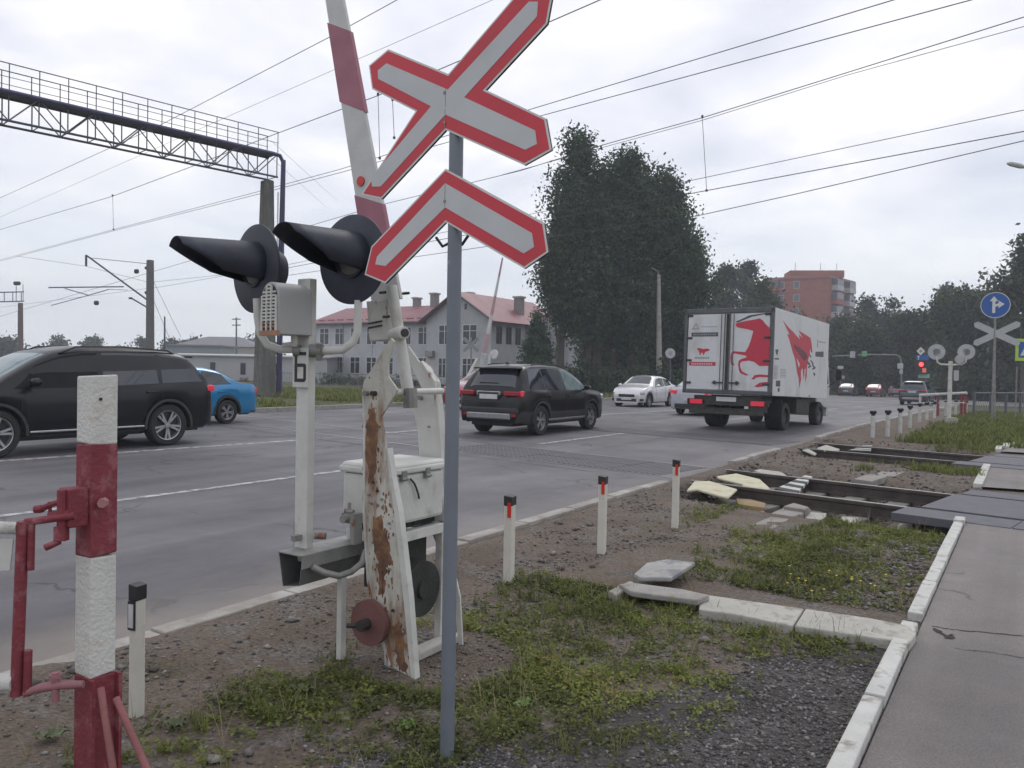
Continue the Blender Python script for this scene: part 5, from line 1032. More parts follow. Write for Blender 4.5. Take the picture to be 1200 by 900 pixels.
for y_ in (.315, BW-.315): tb('cab_window', MB().prism([(5.3, 1.45), (6.25, 1.4), (6.08, 2.05), (5.35, 2.1)], -.004, .004, M=Matrix(((1, 0, 0, 0), (0, 0, 1, y_), (0, 1, 0, 0), (0, 0, 0, 1)))), glass_dark)
tb('windscreen', MB().add([(6.43, .4, 1.35), (6.43, BW-.4, 1.35), (6.22, BW-.45, 2.15), (6.22, .45, 2.15)], [(0, 1, 2, 3)]), glass_dark)
mm = MB(); mm.box((6.2, -.02, 1.70), (.08, .16, .32)); mm.tube((6.1, .32, 2.0), (6.2, 0, 1.85), .012, n=6); mm.tube((6.2, .32, 1.3), (6.2, 0, 1.55), .012, n=6); tb('wing_mirror', mm, tar_black)
tb('cab_step', MB().box((5.35, .42, .55), (.6, .3, .28)), dirty, bevel=.02); tb('front_bumper', MB().box((6.4, BW/2, .5), (.2, 1.8, .3)), cabp, bevel=.03)
tb('side_lamp', MB().box((3.2, -.01, .98), (.08, .02, .05)), mat('amber_lamp', (.6, .25, .03), .3, bump=0))

# --- far traffic
far_g = 'cars waiting or passing near the far traffic light'
def put(px, py, ang=ROAD_A): p = grd(px, py); return tuple(p), ang
p, a = put(992.5, 464); sedan('parked_car', 'dark grey sedan with pale roof on the road just right of the truck front', p, a+R(2), dgrey, lit=False, group=far_g, detail=False)
p, a = put(1024.5, 465); sedan('parked_car', 'dark red sedan with lit tail lamps and pale rear window in the far queue', p, a, paint('maroon_paint', (.16, .02, .03)), lit=True, group=far_g, detail=False)
p, a = put(1050, 464.5); sedan('parked_car', 'pinkish car partly hidden behind the left of the dark far crossover', p, a, paint('pink_grey_paint', (.35, .25, .28)), lit=True, group=far_g, detail=False)
p, a = put(1071.5, 474.5); crossover('crossover_car', 'dark far crossover with lit tail lamps under the red traffic light', p, a-R(3), navy, group=far_g)
p, a = put(1003, 456); sedan('parked_car', 'small grey car in the gap between the two far left sedans', p, a+math.pi, silver, group=far_g, detail=False)
p, a = put(1127, 459); sedan('parked_car', 'silver car with pale windscreen seen above the red white posts on the right', p, R(200), silver, kind=1, group=far_g, detail=False)
for k, (px, py, nm, m_) in enumerate(((1148, 457, 'nearest the silver car', dgrey), (1163, 457, 'behind the crossbuck post', silver), (1181, 457, 'left of the yellow-edged sign post', dgrey))):
    p, a = put(px, py); sedan('parked_car', 'car in the dim side street row, %s' % nm, p, R(185), m_, group='cars in the side street row', detail=False)
# white box van far away
p = grd(1019, 456); t = thing('box_van', 'small white box van far down the road', 'van', tuple(p), rz=ROAD_A)
MB().box((-1.8, 0, 1.75), (3.6, 2.1, 2.1)).build('cargo_box', box_white, t, world=False, bevel=.03); MB().prism([(.1, .4), (2.0, .4), (2.1, 1.1), (1.5, 2.1), (.1, 2.1)], -.95, .95, M=Matrix(((1, 0, 0, 0), (0, 0, 1, 0), (0, 1, 0, 0), (0, 0, 0, 1)))).build('cab', cabp, t, world=False, bevel=.05)
MB().box((-1.6, 0, .55), (3.6, 1.7, .3)).build('chassis', dirty, t, world=False)
for x_ in (-2.6, 1.0):
    for y_ in (-.85, .85): MB().tube((x_, y_-.12, .38), (x_, y_+.12, .38), .38, n=16).build('wheel', tyre_m, t, world=False)
for y_ in (-.8, .8): MB().box((-3.62, y_, .8), (.04, .2, .12)).build('tail_lamp', lamp_red_lit, t, world=False)

# ------------------------------------------------------------------ small gate and signal beyond the tracks
def vpost(p, h, r, m, name='post', parent=None, n=10): return MB().tube((p[0], p[1], p[2]-.1), (p[0], p[1], p[2]+h), r, n=n).build(name, m, parent, smooth=True)
pa = grd(1081, 480); pb = grd(1131, 487)
t = thing('red_white_gate', 'low white rail gate with red boards beyond the tracks', 'gate', tuple((pa+pb)/2)); Y_ = 34.5
a_, b_ = at(1078, 463, 36), at(1133, 460.5, 34)
MB().tube(a_, b_, .06, n=8).build('rail', kerb_white, t); MB().tube(at(1080, 472, 36), at(1131, 472, 34), .03, n=6).build('lower_rail', kerb_white, t)
for (px, nm, y1) in ((1078.5, kerb_white, 478), (1099.5, dull_red, 479), (1131.5, dull_red, 487), (1127, dull_red, 470)):
    f_ = (px-1078)/55; q0 = at(px, 462, 36-2*f_); MB().box((q0.x, q0.y, q0.z/2-.1), (.08, .08, q0.z+.2)).build('gate_board', nm, t)
sg_ = grd(1114.5, 498)
t = thing('far_warning_signal', 'white signal mast with two pale round boards seen from behind', 'signal', tuple(sg_)); Y_ = sg_.y
zt = at(1114, 425, Y_).z; q = at(1114, 425, Y_)
MB().box((q.x, q.y, (sg_.z+zt)/2), (.17, .12, zt-sg_.z+.1), rz=ROAD_A).build('mast', white_paint, t, bevel=.01); MB().box((sg_.x, sg_.y, sg_.z+.1), (.3, .3, .3)).build('mast_foot', pale_concrete, t)
pale_back = mat('pale_grey_board_back', (.42, .43, .44), .6, var=.08)
for (px, py, side) in ((1097.5, 412.5, -1), (1132.5, 412.5, 1)):
    c = at(px, py, Y_); n = (-DR).normalized()
    MB().tube(c, c-DR*.03, .265, n=28).build('round_board', pale_back, t, smooth=True); MB().tube(c-DR*.03, c-DR*.0-DR*-.12, .12, n=14).build('lamp_housing', mat('mid_grey_enamel', (.30, .30, .31), .5), t, smooth=True)
    hd = c+DR*.05
    MB().path([at(px, py+6, Y_-.1), at(px+1*side*-1, py+12, Y_-.1), at(px-side*5, py+14.5, Y_-.08), at(1114, py+15, Y_-.05)], .03, 8).build('lamp_arm', white_paint, t, smooth=True)
MB().tube(at(1124.5, 421, Y_-.15), at(1126.5, 421, Y_+.1), .15, .08, n=14).build('bell', pale_back, t, smooth=True); MB().box(tuple(at(1119, 440, Y_)), (.16, .2, .35)).build('relay_box', pale_back, t)

# crossbuck back with blue round sign above
xb = grd(1165.5, 491); t = thing('crossbuck_reverse', 'grey back of a diagonal cross sign on a thin pole beyond the tracks', 'sign', tuple(xb)); Y_ = xb.y
q = at(1166.5, 345, Y_); MB().tube((xb.x, xb.y, xb.z-.1), (q.x, q.y, q.z), .035, n=10).build('pole', grey_metal, t)
c = at(1168, 391, Y_-.06); M = Matrix(((AX.x, 0, AN.x, c.x), (AX.y, 0, AN.y, c.y), (0, 1, 0, c.z), (0, 0, 0, 1)))
for k, a in enumerate((R(28), R(152))):
    ca, sa = math.cos(a), math.sin(a); Lx, w2 = .95, .13; pl = [(-Lx, 0), (-Lx+.1, w2), (Lx-.1, w2), (Lx, 0), (Lx-.1, -w2), (-Lx+.1, -w2)]
    MB().prism([(x*ca-y*sa, x*sa+y*ca) for x, y in pl], .004*k, .004*k+.003, M=M).build('cross_arm', pale_back, t)
bs = at(1166.5, 357.5, Y_-3.2); t2 = thing('lane_direction_sign', 'round blue sign with white straight and right arrows above the grey cross', 'sign', (bs.x, bs.y, -.12))
fa = Vector((-bs.x, -bs.y, 0)).normalized(); sx = Vector((-fa.y, fa.x, 0)); M = Matrix(((sx.x, 0, fa.x, bs.x), (sx.y, 0, fa.y, bs.y), (0, 1, 0, bs.z), (0, 0, 0, 1)))
MB().tube((bs.x-fa.x*.05, bs.y-fa.y*.05, -.2), (bs.x-fa.x*.05, bs.y-fa.y*.05, bs.z), .03, n=10).build('pole', grey_metal, t2)
blue_s = mat('sign_blue', (.015, .09, .34), .4, var=.05, bump=0)
d_ = MB().lathe([(0, -.01), (.49, -.01), (.49, 0), (0, 0)], 40, M=M).build('sign_disc', sign_edge, t2); MB().lathe([(0, .001), (.465, .001)], 40, M=M).build('blue_face', blue_s, d_)
ar = MB()
ar.prism([(-.10, -.30), (-.0, -.30), (-.0, .17), (-.10, .17)], .002, .004, M=M); ar.prism([(-.19, .15), (.09, .15), (-.05, .34)], .002, .0045, M=M); ar.prism([(0, -.06), (.17, .02) if 0 else (.12, -.02), (.12, .07), (0, .03)], .002, .004, M=M); ar.prism([(.10, -.12), (.10, .17), (.30, .03)], .002, .0045, M=M)
ar.build('arrow', sign_edge, d_)
# yellow-edged crosswalk sign at the right edge
bs = at(1203, 410, 33); t2 = thing('pedestrian_sign', 'blue pedestrian sign with yellow-green border at the right edge', 'sign', (bs.x, bs.y, -.1))
M = Matrix(((1, 0, 0, bs.x), (0, 0, -1, bs.y), (0, 1, 0, bs.z), (0, 0, 0, 1)))
ylg = mat('fluorescent_yellow_green', (.42, .60, .05), .5, var=.03, bump=0)
for _k in (0,):
    bd = MB().prism([(-.46, -.46), (.46, -.46), (.46, .46), (-.46, .46)], -.01, 0, M=M).build('sign_board', ylg, t2)
    MB().prism([(-.33, -.33), (.33, -.33), (.33, .33), (-.33, .33)], 0, .002, M=M).build('blue_face', blue_s, bd); MB().prism([(-.26, -.24), (.26, -.24), (0, .25)], .002, .004, M=M).build('white_triangle', sign_edge, bd)
    pm = MB(); pm.tube((0, .10, .004), (0, .10, .006), .035, n=12, M=M)
    for pol in ([(-.03, .06), (.03, .06), (.035, -.06), (-.035, -.06)], [(-.03, -.05), (0, -.05), (-.06, -.2), (-.09, -.19)], [(0, -.05), (.035, -.06), (.09, -.19), (.06, -.2)]): pm.prism(pol, .004, .006, M=M)
    pm.build('walking_figure', tar_black, bd)
MB().tube((bs.x, bs.y+.04, -.2), (bs.x, bs.y+.04, bs.z+.5), .03, n=10).build('pole', grey_metal, t2)
p = at(1192, 420, 33.5); q = grd(1192, 486); tag(MB().tube((p.x, p.y, q.z-.1), (p.x, p.y, p.z-.35), .03, n=10).build('thin_pole', grey_metal), 'thin grey pole standing just left of the yellow-edged sign', 'pole')

# railing on the right
t = thing('guard_railing', 'grey metal guard railing with mesh below right of the red white gate', 'fence', tuple(grd(1165, 486)))
g0, g1 = grd(1141, 488), grd(1200, 486); dd = (g1-g0); dd.z = 0; dd.normalize(); dark_rail = mat('dark_grey_railing', (.10, .11, .125), .5, .2)
ln_ = 14
for k in range(8):
    p = g0+dd*(2*k); p.z = float(fall(sv(p)[0])); MB().box((p.x, p.y, p.z+.5), (.09, .09, 1.2), rz=math.atan2(dd.y, dd.x)).build('railing_post', dark_rail, t)
for z_ in (1.06, .25):
    a_, b_ = g0+Vector((0, 0, z_)), g0+dd*ln_+Vector((0, 0, z_-.1)); MB().tube(a_, b_, .035 if z_ > 1 else .02, n=8).build('railing_rail', dark_rail, t)
ms = MB()
for k in range(int(ln_/.28)):
    a_ = g0+dd*(k*.28); 
    for z0, z1 in ((.28, 1.02), (1.02, .28)):
        b_ = a_+dd*.45; ms.tube(a_+Vector((0, 0, z0-k*.002)), b_+Vector((0, 0, z1-k*.002)), .005, n=3)
o = ms.build('railing_mesh', dark_rail, t); o['kind'] = 'stuff'

# ------------------------------------------------------------------ traffic lights at the junction
lit_red = mat('traffic_light_red_lit', (1.0, .08, .07), .3, var=0, bump=0, emit=1.4)
p = grd(1084, 466); Yj = 62
t = thing('traffic_light', 'traffic light showing red under blue and diamond signs above the dark crossover', 'traffic light', (at(1085, 430, Yj).x, Yj, -.6))
MB().tube(at(1086, 466, Yj), at(1083.5, 408, Yj), .06, n=8).build('pole', dark_rail, t)
c = at(1080.5, 430, Yj-.2); hs = MB().box(tuple(c), (.9, .3, 1.1)).build('lamp_housing', tar_black, t); q = at(1079.3, 427, Yj-.4); MB().tube(q, q+Vector((0, -.06, 0)), .17, n=18).build('red_lamp', lit_red, hs); q = at(1083, 434, Yj-.36); MB().box(tuple(q), (.3, .03, .35)).build('amber_panel', mat('dim_red_orange', (.5, .12, .07), .4, emit=.4), hs)
c = at(1079, 411.5, Yj-.1); M = Matrix(((1, 0, 0, c.x), (0, 0, -1, c.y), (0, 1, 0, c.z), (0, 0, 0, 1)))
di = MB().prism([(0, -.33), (.33, 0), (0, .33), (-.33, 0)], -.01, 0, M=M).build('priority_sign', sign_edge, t); MB().prism([(0, -.15), (.15, 0), (0, .15), (-.15, 0)], .0, .003, M=M).build('yellow_square', mat('dull_yellow', (.35, .30, .15), .5), di)
c = at(1081, 420, Yj-.1); M = Matrix(((1, 0, 0, c.x), (0, 0, -1, c.y), (0, 1, 0, c.z), (0, 0, 0, 1))); bb = MB().prism([(-.5, -.26), (.5, -.26), (.5, .26), (-.5, .26)], -.01, 0, M=M).build('blue_sign', blue_s, t)
MB().prism([(-.35, -.2), (-.28, -.2), (-.28, .12), (-.2, .12), (-.315, .22), (-.43, .12), (-.35, .12)], 0, .003, M=M).build('arrow', sign_edge, bb)
c = at(1082.5, 440.5, Yj-.1); M = Matrix(((1, 0, 0, c.x), (0, 0, -1, c.y), (0, 1, 0, c.z), (0, 0, 0, 1))); MB().prism([(-.45, -.16), (.45, -.16), (.45, .16), (-.45, .16)], -.01, 0, M=M).build('pale_green_plate', mat('pale_green_plate', (.25, .42, .38), .5), t)
# mast arm over the road
Ym = 74; b0 = at(1056, 464, Ym)
t = thing('signal_mast_arm', 'curved grey mast arm reaching over the road with small signs', 'signal pole', (b0.x, b0.y, -.7))
MB().path([at(1056.5, 462, Ym), at(1056, 424, Ym), at(1054.5, 418, Ym), at(1051, 416, Ym), at(1020, 415.5, Ym), at(975, 417.5, Ym)], [.09, .08, .07, .06, .05, .05], 8).build('mast', grey_metal, t, smooth=True)
for (px, py, w_, h_, m_, nm) in ((999.5, 415.5, .55, .6, pale_back, 'signal_head_back'), (1003.5, 415.5, .3, .6, tar_black, 'signal_head_back'), (1013, 414.5, .5, .5, mat('small_green_sign', (.13, .36, .20), .5), 'green_sign'), (1055, 429, .55, .5, pale_back, 'sign_back'), (1056, 435.5, .3, .4, pale_back, 'sign_back')):
    MB().box(tuple(at(px, py, Ym-.12)), (w_, .06, h_)).build(nm, m_, t, bevel=.02)
b0 = at(985, 462, 95); t = thing('far_street_lamp', 'thin far pole with small pale lamps beside the truck front', 'lamp post', (b0.x, b0.y, -1))
MB().tube(at(985, 464, 95), at(985, 430, 95), .07, n=6).build('pole', grey_metal, t); MB().box(tuple(at(985, 430.5, 94.8)), (.6, .2, .35)).build('lamp_head', sign_edge, t); MB().box(tuple(at(985, 442, 94.8)), (.9, .15, .4)).build('sign_back', pale_back, t)

# ------------------------------------------------------------------ raised barrier and signs on the far side of the road
p = at(561, 470, 40); t = thing('opposite_barrier', 'white and pink raised barrier boom across the road behind the black crossover', 'barrier', (p.x, p.y, 0))
a_, b_ = at(563, 436, 40), at(589, 302, 40)
for k in range(6): MB().tube(a_.lerp(b_, k/6), a_.lerp(b_, (k+1)/6), .13-.015*k, .13-.015*(k+1), n=8).build('boom_segment', boom_white if k % 2 == 0 else mat('pale_pink_boom', (.42, .26, .28), .6), t)
for s_ in (-1, 1): MB().path([at(558+s_*2, 472, 40), at(555+s_*5, 442, 40), at(563+s_*3, 420, 40)], [.2, .18, .1], 4).build('rocker_plate', white_paint, t)
MB().box(tuple(at(561, 462, 40)), (.6, .5, .8)).build('cabinet', white_paint, t, bevel=.03)
p = at(552, 470, 41); t = thing('opposite_crossbuck', 'grey diagonal cross sign seen from behind across the road', 'sign', (p.x, p.y, 0))
MB().tube(at(552, 474, 41), at(552, 395, 41), .04, n=8).build('pole', grey_metal, t); c = at(552, 404, 40.9); M = Matrix(((AX.x, 0, AN.x, c.x), (AX.y, 0, AN.y, c.y), (0, 1, 0, c.z), (0, 0, 0, 1)))
for k, a in enumerate((R(35), R(145))):
    ca, sa = math.cos(a), math.sin(a); MB().prism([(x*ca-y*sa, x*sa+y*ca) for x, y in [(-.62, 0), (-.55, .1), (.55, .1), (.62, 0), (.55, -.1), (-.55, -.1)]], .004*k, .004*k+.003, M=M).build('cross_arm', mat('mid_grey_board_back', (.26, .27, .29), .6), t)
p = at(573, 470, 39); t = thing('opposite_signal', 'small white mast with pale round lamp boards behind the crossover roof', 'signal', (p.x, p.y, 0))
MB().tube(at(573, 472, 39), at(573, 415, 39), .07, n=8).build('mast', white_paint, t)
for (px, py, m_) in ((578.5, 415, sign_edge), (567, 418, pale_back)): c = at(px, py, 39); MB().tube(c, c+DR*.06, .23 if px > 570 else .16, n=20).build('round_board', m_, t, smooth=True)
# tall concrete lamp post and round sign by the trees
p = at(773, 452, 60); t = thing('concrete_lamp_post', 'tall pale concrete lamp post in front of the big dark trees', 'lamp post', (p.x, p.y, -.4)); MB().tube((p.x, p.y, -.8), at(772, 322, 60), .26, .13, n=12).build('post', concrete, t, smooth=True); MB().path([at(772, 326, 60), at(771, 318, 60), at(764, 314, 59.5)], .05, 6).build('lamp_arm', grey_metal, t)
p = at(786, 460, 46); t = thing('round_sign_back', 'small pale round sign on a thin pole between white sedan and truck', 'sign', (p.x, p.y, -.3)); MB().tube((p.x, p.y, -.5), at(785.5, 408, 46), .035, n=8).build('pole', dark_rail, t); c = at(785.5, 414, 45.9); MB().tube(c, c+Vector((0, .02, 0)), .29, n=24).build('sign_disc', pale_back, t); MB().tube(c+Vector((0, -.01, 0)), c, .12, n=16).build('disc_centre', mat('mid_grey_enamel', (.30, .30, .31), .5), t)
# street lamp head entering at the right edge
p = at(1260, 470, 30); t = thing('street_lamp', 'grey street lamp head entering at the right edge against the sky', 'street lamp', (p.x, p.y, -.3)); MB().path([(p.x, p.y, -.5), (p.x, p.y, 8.6), at(1240, 205, 30), at(1198, 195, 30)], [.1, .07, .05, .045], 10).build('pole', grey_metal, t, smooth=True)
MB().path([at(1201, 196, 30), at(1195, 194.5, 30), at(1184, 192, 30), at(1180, 191.5, 30)], [.05, .10, .09, .03], 8).build('lamp_head', pale_back, t, smooth=True)

# ------------------------------------------------------------------ overhead line
def on_track_plane(px, py, c):
    d = ray(px, py); t = c/(d.x*TN.x+d.y*TN.y); return Vector((d.x*t, d.y*t, CAMH+d.z*t))
wire_m = mat('overhead_wire_dark', (.10, .10, .11), .6, .4, var=.1, bump=0)
def wire(pts, c, lbl, r=.010, ext=(0, 0)):
    P = [on_track_plane(a, b, c) for a, b in pts]
    if ext[0]: P = [P[0]+(P[0]-P[1]).normalized()*ext[0]]+P
    if ext[1]: P = P+[P[-1]+(P[-1]-P[-2]).normalized()*ext[1]]
    tag(MB().path(P, r*.8, 5).build('overhead_wire', wire_m), lbl, 'wire', 'overhead wires along the railway')
wire([(0, 232), (187, 147), (387, 43), (465, 0)], 11.1, 'highest wire at upper left, leaving the frame left of the cross sign', .011, (60, 14))
wire([(60, 228), (300, 122), (577, 0)], 11.1, 'thin faint wire crossing above the truss and behind the boom', .006, (60, 14))
wire([(0, 269), (132, 230), (220, 197), (315, 160), (443, 112), (558, 63), (650, 23), (703, 0)], 11.1, 'carrier wire of the nearer track passing behind the upper cross arm', .012, (60, 10))
wire([(17, 300), (133, 269), (297, 226), (400, 198), (622, 128), (1047, 0)], 11.1, 'upper of the paired contact wires over the nearer track', .009, (60, 6))
wire([(17, 301.5), (133, 270.5), (297, 229), (400, 202), (633, 136), (1138, 0)], 11.2, 'lower of the paired contact wires over the nearer track', .009, (60, 4))
wire([(300, 283), (447, 240), (610, 200), (713, 168), (823, 138), (993, 85), (1200, 20)], 17.4, 'carrier wire of the farther track above the tall trees', .013, (60, 6))
wire([(713, 171), (823, 141), (993, 88), (1200, 31)], 17.5, 'second strand just under the carrier wire of the farther track', .009, (4, 6))
wire([(40, 355), (190, 336), (343, 309), (560, 264), (798, 214), (1200, 129)], 17.4, 'upper contact wire of the farther track right of the tall trees', .010, (60, 6))
wire([(700, 247), (803, 228), (1200, 154)], 17.4, 'middle wire right of the tall trees', .013, (20, 6))
wire([(700, 270), (817, 253), (930, 228), (1200, 165)], 17.4, 'lowest sagging wire right of the tall trees', .012, (20, 6))
for (a, b, c, lbl) in (((823, 138), (828, 222), 17.4, 'dropper wire hanging right of the tall trees'), ((132, 230), (133, 268), 11.1, 'dropper wire at far left below the truss'), ((443, 112), (445, 184), 11.1, 'dropper wire left of the lower cross arm'), ((460, 118), (462, 160), 11.1, 'short dropper wire hidden near the cross sign centre')):
    p, q = on_track_plane(*a, c), on_track_plane(*b, c); o = MB(); o.tube(p, q, .007, n=4); o.tube(p, p+Vector((0, 0, .06)), .03, n=6); o.tube(q, q-Vector((0, 0, .05)), .03, n=6); tag(o.build('dropper_wire', wire_m), lbl, 'wire', 'dropper wires')
# portal with walkway and cable tray
PB_ = Vector((-11.72, 37.59, 0)); PD = -TN; zb_, zt_p = 10.35, 11.38
t = thing('catenary_portal', 'steel truss portal with walkway and dark cable tray over the tracks', 'gantry', tuple(PB_))
truss_m = mat('weathered_truss_steel', (.10, .10, .13), .6, .3, var=.2); tray_m = mat('dark_violet_cable_tray', (.045, .045, .11), .5, var=.1); pyl = mat('aged_pylon_concrete', (.15, .145, .135), .9, var=.2, bump=.4, col2=(.10, .10, .09), c2pos=(.45, .6), c2stretch=(1, 1, .2))
LT = 34.0
def pillar(P):
    M = frame((P.x, P.y, 0), TD, TN)
    mb = MB(); mb.add([(-.62, -.30, -.6), (.62, -.30, -.6), (.62, .30, -.6), (-.62, .30, -.6), (-.30, -.2, 10.2), (.30, -.2, 10.2), (.30, .2, 10.2), (-.30, .2, 10.2)], [(3, 2, 1, 0), (4, 5, 6, 7), (0, 1, 5, 4), (1, 2, 6, 5), (2, 3, 7, 6), (3, 0, 4, 7)], M=M); return mb.build('pillar', pyl, t, bevel=.06)
pillar(PB_); pillar(PB_+PD*(LT-.5))
w2 = .42
P_ = lambda u, side, z: PB_+PD*u+TD*(w2*side)+Vector((0, 0, z))
for side in (-1, 1):
    for z_ in (zb_, zt_p): MB().tube(P_(-.3, side, z_), P_(LT, side, z_), .048, n=6).build('truss_chord', truss_m, t)
nb = 34; du = (LT)/nb
for i in range(nb+1):
    u = min(-.25+du*i, LT)
    for side in (-1, 1): MB().tube(P_(u, side, zb_), P_(u, side, zt_p), .026, n=5).build('truss_vertical', truss_m, t)
    MB().tube(P_(u, -1, zb_), P_(u, 1, zb_), .02, n=5).build('truss_cross_tie', truss_m, t)
    if i < nb:
        for side in (-1, 1):
            z0, z1 = (zb_, zt_p) if i % 2 else (zt_p, zb_); MB().tube(P_(u, side, z0), P_(u+du, side, z1), .026, n=5).build('truss_diagonal', truss_m, t)
    for side in (-1, 1): MB().tube(P_(u, side*1.15, zt_p), P_(u, side*1.15, zt_p+1.05), .020, n=5).build('handrail_post', truss_m, t)
for side in (-1.15, 1.15):
    for z_, r_ in ((1.05, .022), (.55, .014)): MB().tube(P_(-.3, side, zt_p+z_), P_(LT, side, zt_p+z_), r_, n=5).build('handrail', truss_m, t)
MB().add([P_(-.3, -1.15, zt_p+.02), P_(LT, -1.15, zt_p+.02), P_(LT, 1.15, zt_p+.02), P_(-.3, 1.15, zt_p+.02), P_(-.3, -1.15, zt_p+.05), P_(LT, -1.15, zt_p+.05), P_(LT, 1.15, zt_p+.05), P_(-.3, 1.15, zt_p+.05)], [(3, 2, 1, 0), (4, 5, 6, 7), (0, 1, 5, 4), (1, 2, 6, 5), (2, 3, 7, 6), (3, 0, 4, 7)]).build('walkway', truss_m, t)
MB().path([P_(LT, 1.2, zt_p+.0), P_(0, 1.2, zt_p+.0), P_(-.35, 1.2, zt_p-.02), P_(-.5, 1.3, zt_p-.3), P_(-.5, .9, 6), P_(-.5, .9, -.3)], .095, 6).build('cable_tray', tray_m, t)
MB().path([P_(-.55, 1.35, zt_p-.2), P_(-.58, 1.0, -.3)], .07, 6).build('cable_pipe', tray_m, t)
MB().tube(P_(-.2, 1.55, 9.6), P_(-.2, 1.5, 6.6), .035, n=6).build('pale_pipe', sign_edge, t)
for k, (a, b) in enumerate((((318, 165), (395, 235)), ((318, 185), (385, 245)))):
    p, q = at(*a, 37.5), at(*b, 80); MB().tube(p, q, .01, n=4).build('stay_wire', wire_m, t)

# pole with cantilever, far poles
def upole(nm, lbl, cat, px, py0, py1, Y, r0, r1, m):
    a = at(px, py0, Y); t = thing(nm, lbl, cat, (a.x, a.y, -.4)); b = at(px-(0), py1, Y); MB().tube((a.x, a.y, -.8), b, r0, r1, n=10).build('pole', m, t, smooth=True); return t
t = upole('catenary_pole', 'grey catenary pole with a long slanted bracket behind the dark SUV roof', 'pole', 176, 440, 305, 62, .34, .27, mat('aged_pole_concrete', (.13, .13, .13), .9, var=.15))
Yp = 62
MB().tube(at(172, 351, Yp), at(101, 299, Yp), .07, n=6).build('bracket', truss_m, t); MB().tube(at(172, 360, Yp), at(155, 350, Yp), .06, n=6).build('bracket_stay', truss_m, t)
for a, b, r_ in (((101, 299), (101, 312), .09), ((104, 302), (172, 309), .025), ((57, 337), (145, 336), .05), ((76, 338), (104, 346), .035), ((60, 358), (104, 346), .03), ((104, 346), (128, 339), .035), ((128, 339), (150, 340), .02)): MB().tube(at(*a, Yp), at(*b, Yp), r_, n=5).build('cantilever_tube', truss_m, t)
for (px, py, r_) in ((160, 318, .22), (113, 355, .22), (153, 349.5, .1), (172, 314, .15), (172, 343, .15)): c = at(px, py, Yp); MB().tube(c-Vector((.12, 0, 0)), c+Vector((.12, 0, 0)), r_*.8, n=8).build('insulator', dark_metal, t)
for a, b in (((180, 330), (212, 395)), ((180, 352), (200, 400))): MB().tube(at(*a, Yp), at(*b, Yp), .015, n=4).build('stay_wire', wire_m, t)
MB().path([at(20, 300, 62), at(101, 312, 62), at(175, 331, 62), at(300, 318, 62)], .012, 4).build('feeder_wire', wire_m, t)
t = upole('thin_pole', 'thin dark pole just right of the catenary pole', 'pole', 193, 430, 371, 110, .16, .1, dark_metal)
t = upole('power_pole', 'distant utility pole with two cross bars above the low white building', 'pole', 277, 430, 372, 140, .2, .12, dark_rail)
for y_, h_ in ((374, 5), (381, 5)): MB().tube(at(277-h_, y_, 140), at(277+h_, y_, 140), .1, n=5).build('cross_bar', dark_rail, t)
t = upole('portal_pole', 'brownish pole carrying the end of a small truss at the far left', 'pole', 24, 440, 355, 90, .33, .26, mat('brown_grey_pole', (.14, .11, .115), .9))
for z0, z1 in ((342, 342), (353, 353)): MB().tube(at(-60, z0+2, 90), at(28, z1, 90), .07, n=5).build('truss_chord', truss_m, t)
for k in range(9): x_ = -55+k*10; MB().tube(at(x_, 343, 90), at(x_, 353.5, 90), .05, n=4).build('truss_vertical', truss_m, t)
for x_ in (19, 27): MB().tube(at(x_, 353, 90), at(x_, 333, 90), .04, n=4).build('handrail_post', truss_m, t)
c = at(20, 332, 90); MB().tube(c-Vector((.3, 0, 0)), c+Vector((.3, 0, 0)), .22, n=8).build('insulator', dark_metal, t)

# ------------------------------------------------------------------ buildings
siding = mat('pale_grey_siding', (.42, .425, .45), .8, var=.06, scale=1.5, bump=.1, col2=(.28, .285, .30), c2pos=(.5, .75), c2scale=.8)
roof_red = mat('faded_crimson_roof', (.21, .072, .085), .55, var=.12, scale=1, bump=.1, col2=(.26, .115, .12), c2pos=(.45, .7), c2scale=.6)
win_frame = mat('white_window_frame', (.55, .56, .58), .5, bump=0); win_glass = mat('dark_window_pane', (.018, .020, .024), .12, var=.3, scale=.4, bump=0, spec=.6)
dark_trim = mat('dark_eaves_trim', (.10, .095, .10), .8)
def window(parent, O, ux, nn, cx, z, w_, h_, panes=2, fm=None, gm=None):
    """frame with panes on the wall through O (ux along, nn outward)"""
    M = Matrix(((ux.x, 0, nn.x, O.x), (ux.y, 0, nn.y, O.y), (0, 1, 0, 0), (0, 0, 0, 1))); f = MB(); e = .07*(w_/1.2)
    x0, x1, z0, z1 = cx-w_/2, cx+w_/2, z-h_/2, z+h_/2
    for a, b, c, d in ((x0-e, x1+e, z0-e, z0), (x0-e, x1+e, z1, z1+e), (x0-e, x0, z0, z1), (x1, x1+e, z0, z1)): f.prism([(a, c), (b, c), (b, d), (a, d)], -.12, .03, M=M)
    for k in range(1, panes): xm = x0+w_*k/panes; f.prism([(xm-e*.5, z0), (xm+e*.5, z0), (xm+e*.5, z1), (xm-e*.5, z1)], .0, .028, M=M)
    if panes > 1: zm = z1-h_*.3; f.prism([(x0, zm-e*.3), (x1, zm-e*.3), (x1, zm+e*.3), (x0, zm+e*.3)], .0, .025, M=M)
    o = f.build('window', fm or win_frame, parent)
    MB().prism([(x0, z0), (x1, z0), (x1, z1), (x0, z1)], .004, .006, M=M @ Matrix.Translation((0, 0, 0))).build('pane', gm or win_glass, o)
    return o
GA = at(575, 440, 76); GA.z = 0; F_ = -NR; F_ = Vector((.8384, -.545, 0))       # along the facade to the right
t = thing('two_storey_building', 'pale grey two storey building with crimson roof behind the barrier', 'building', (GA.x-8, GA.y+4, -.5))
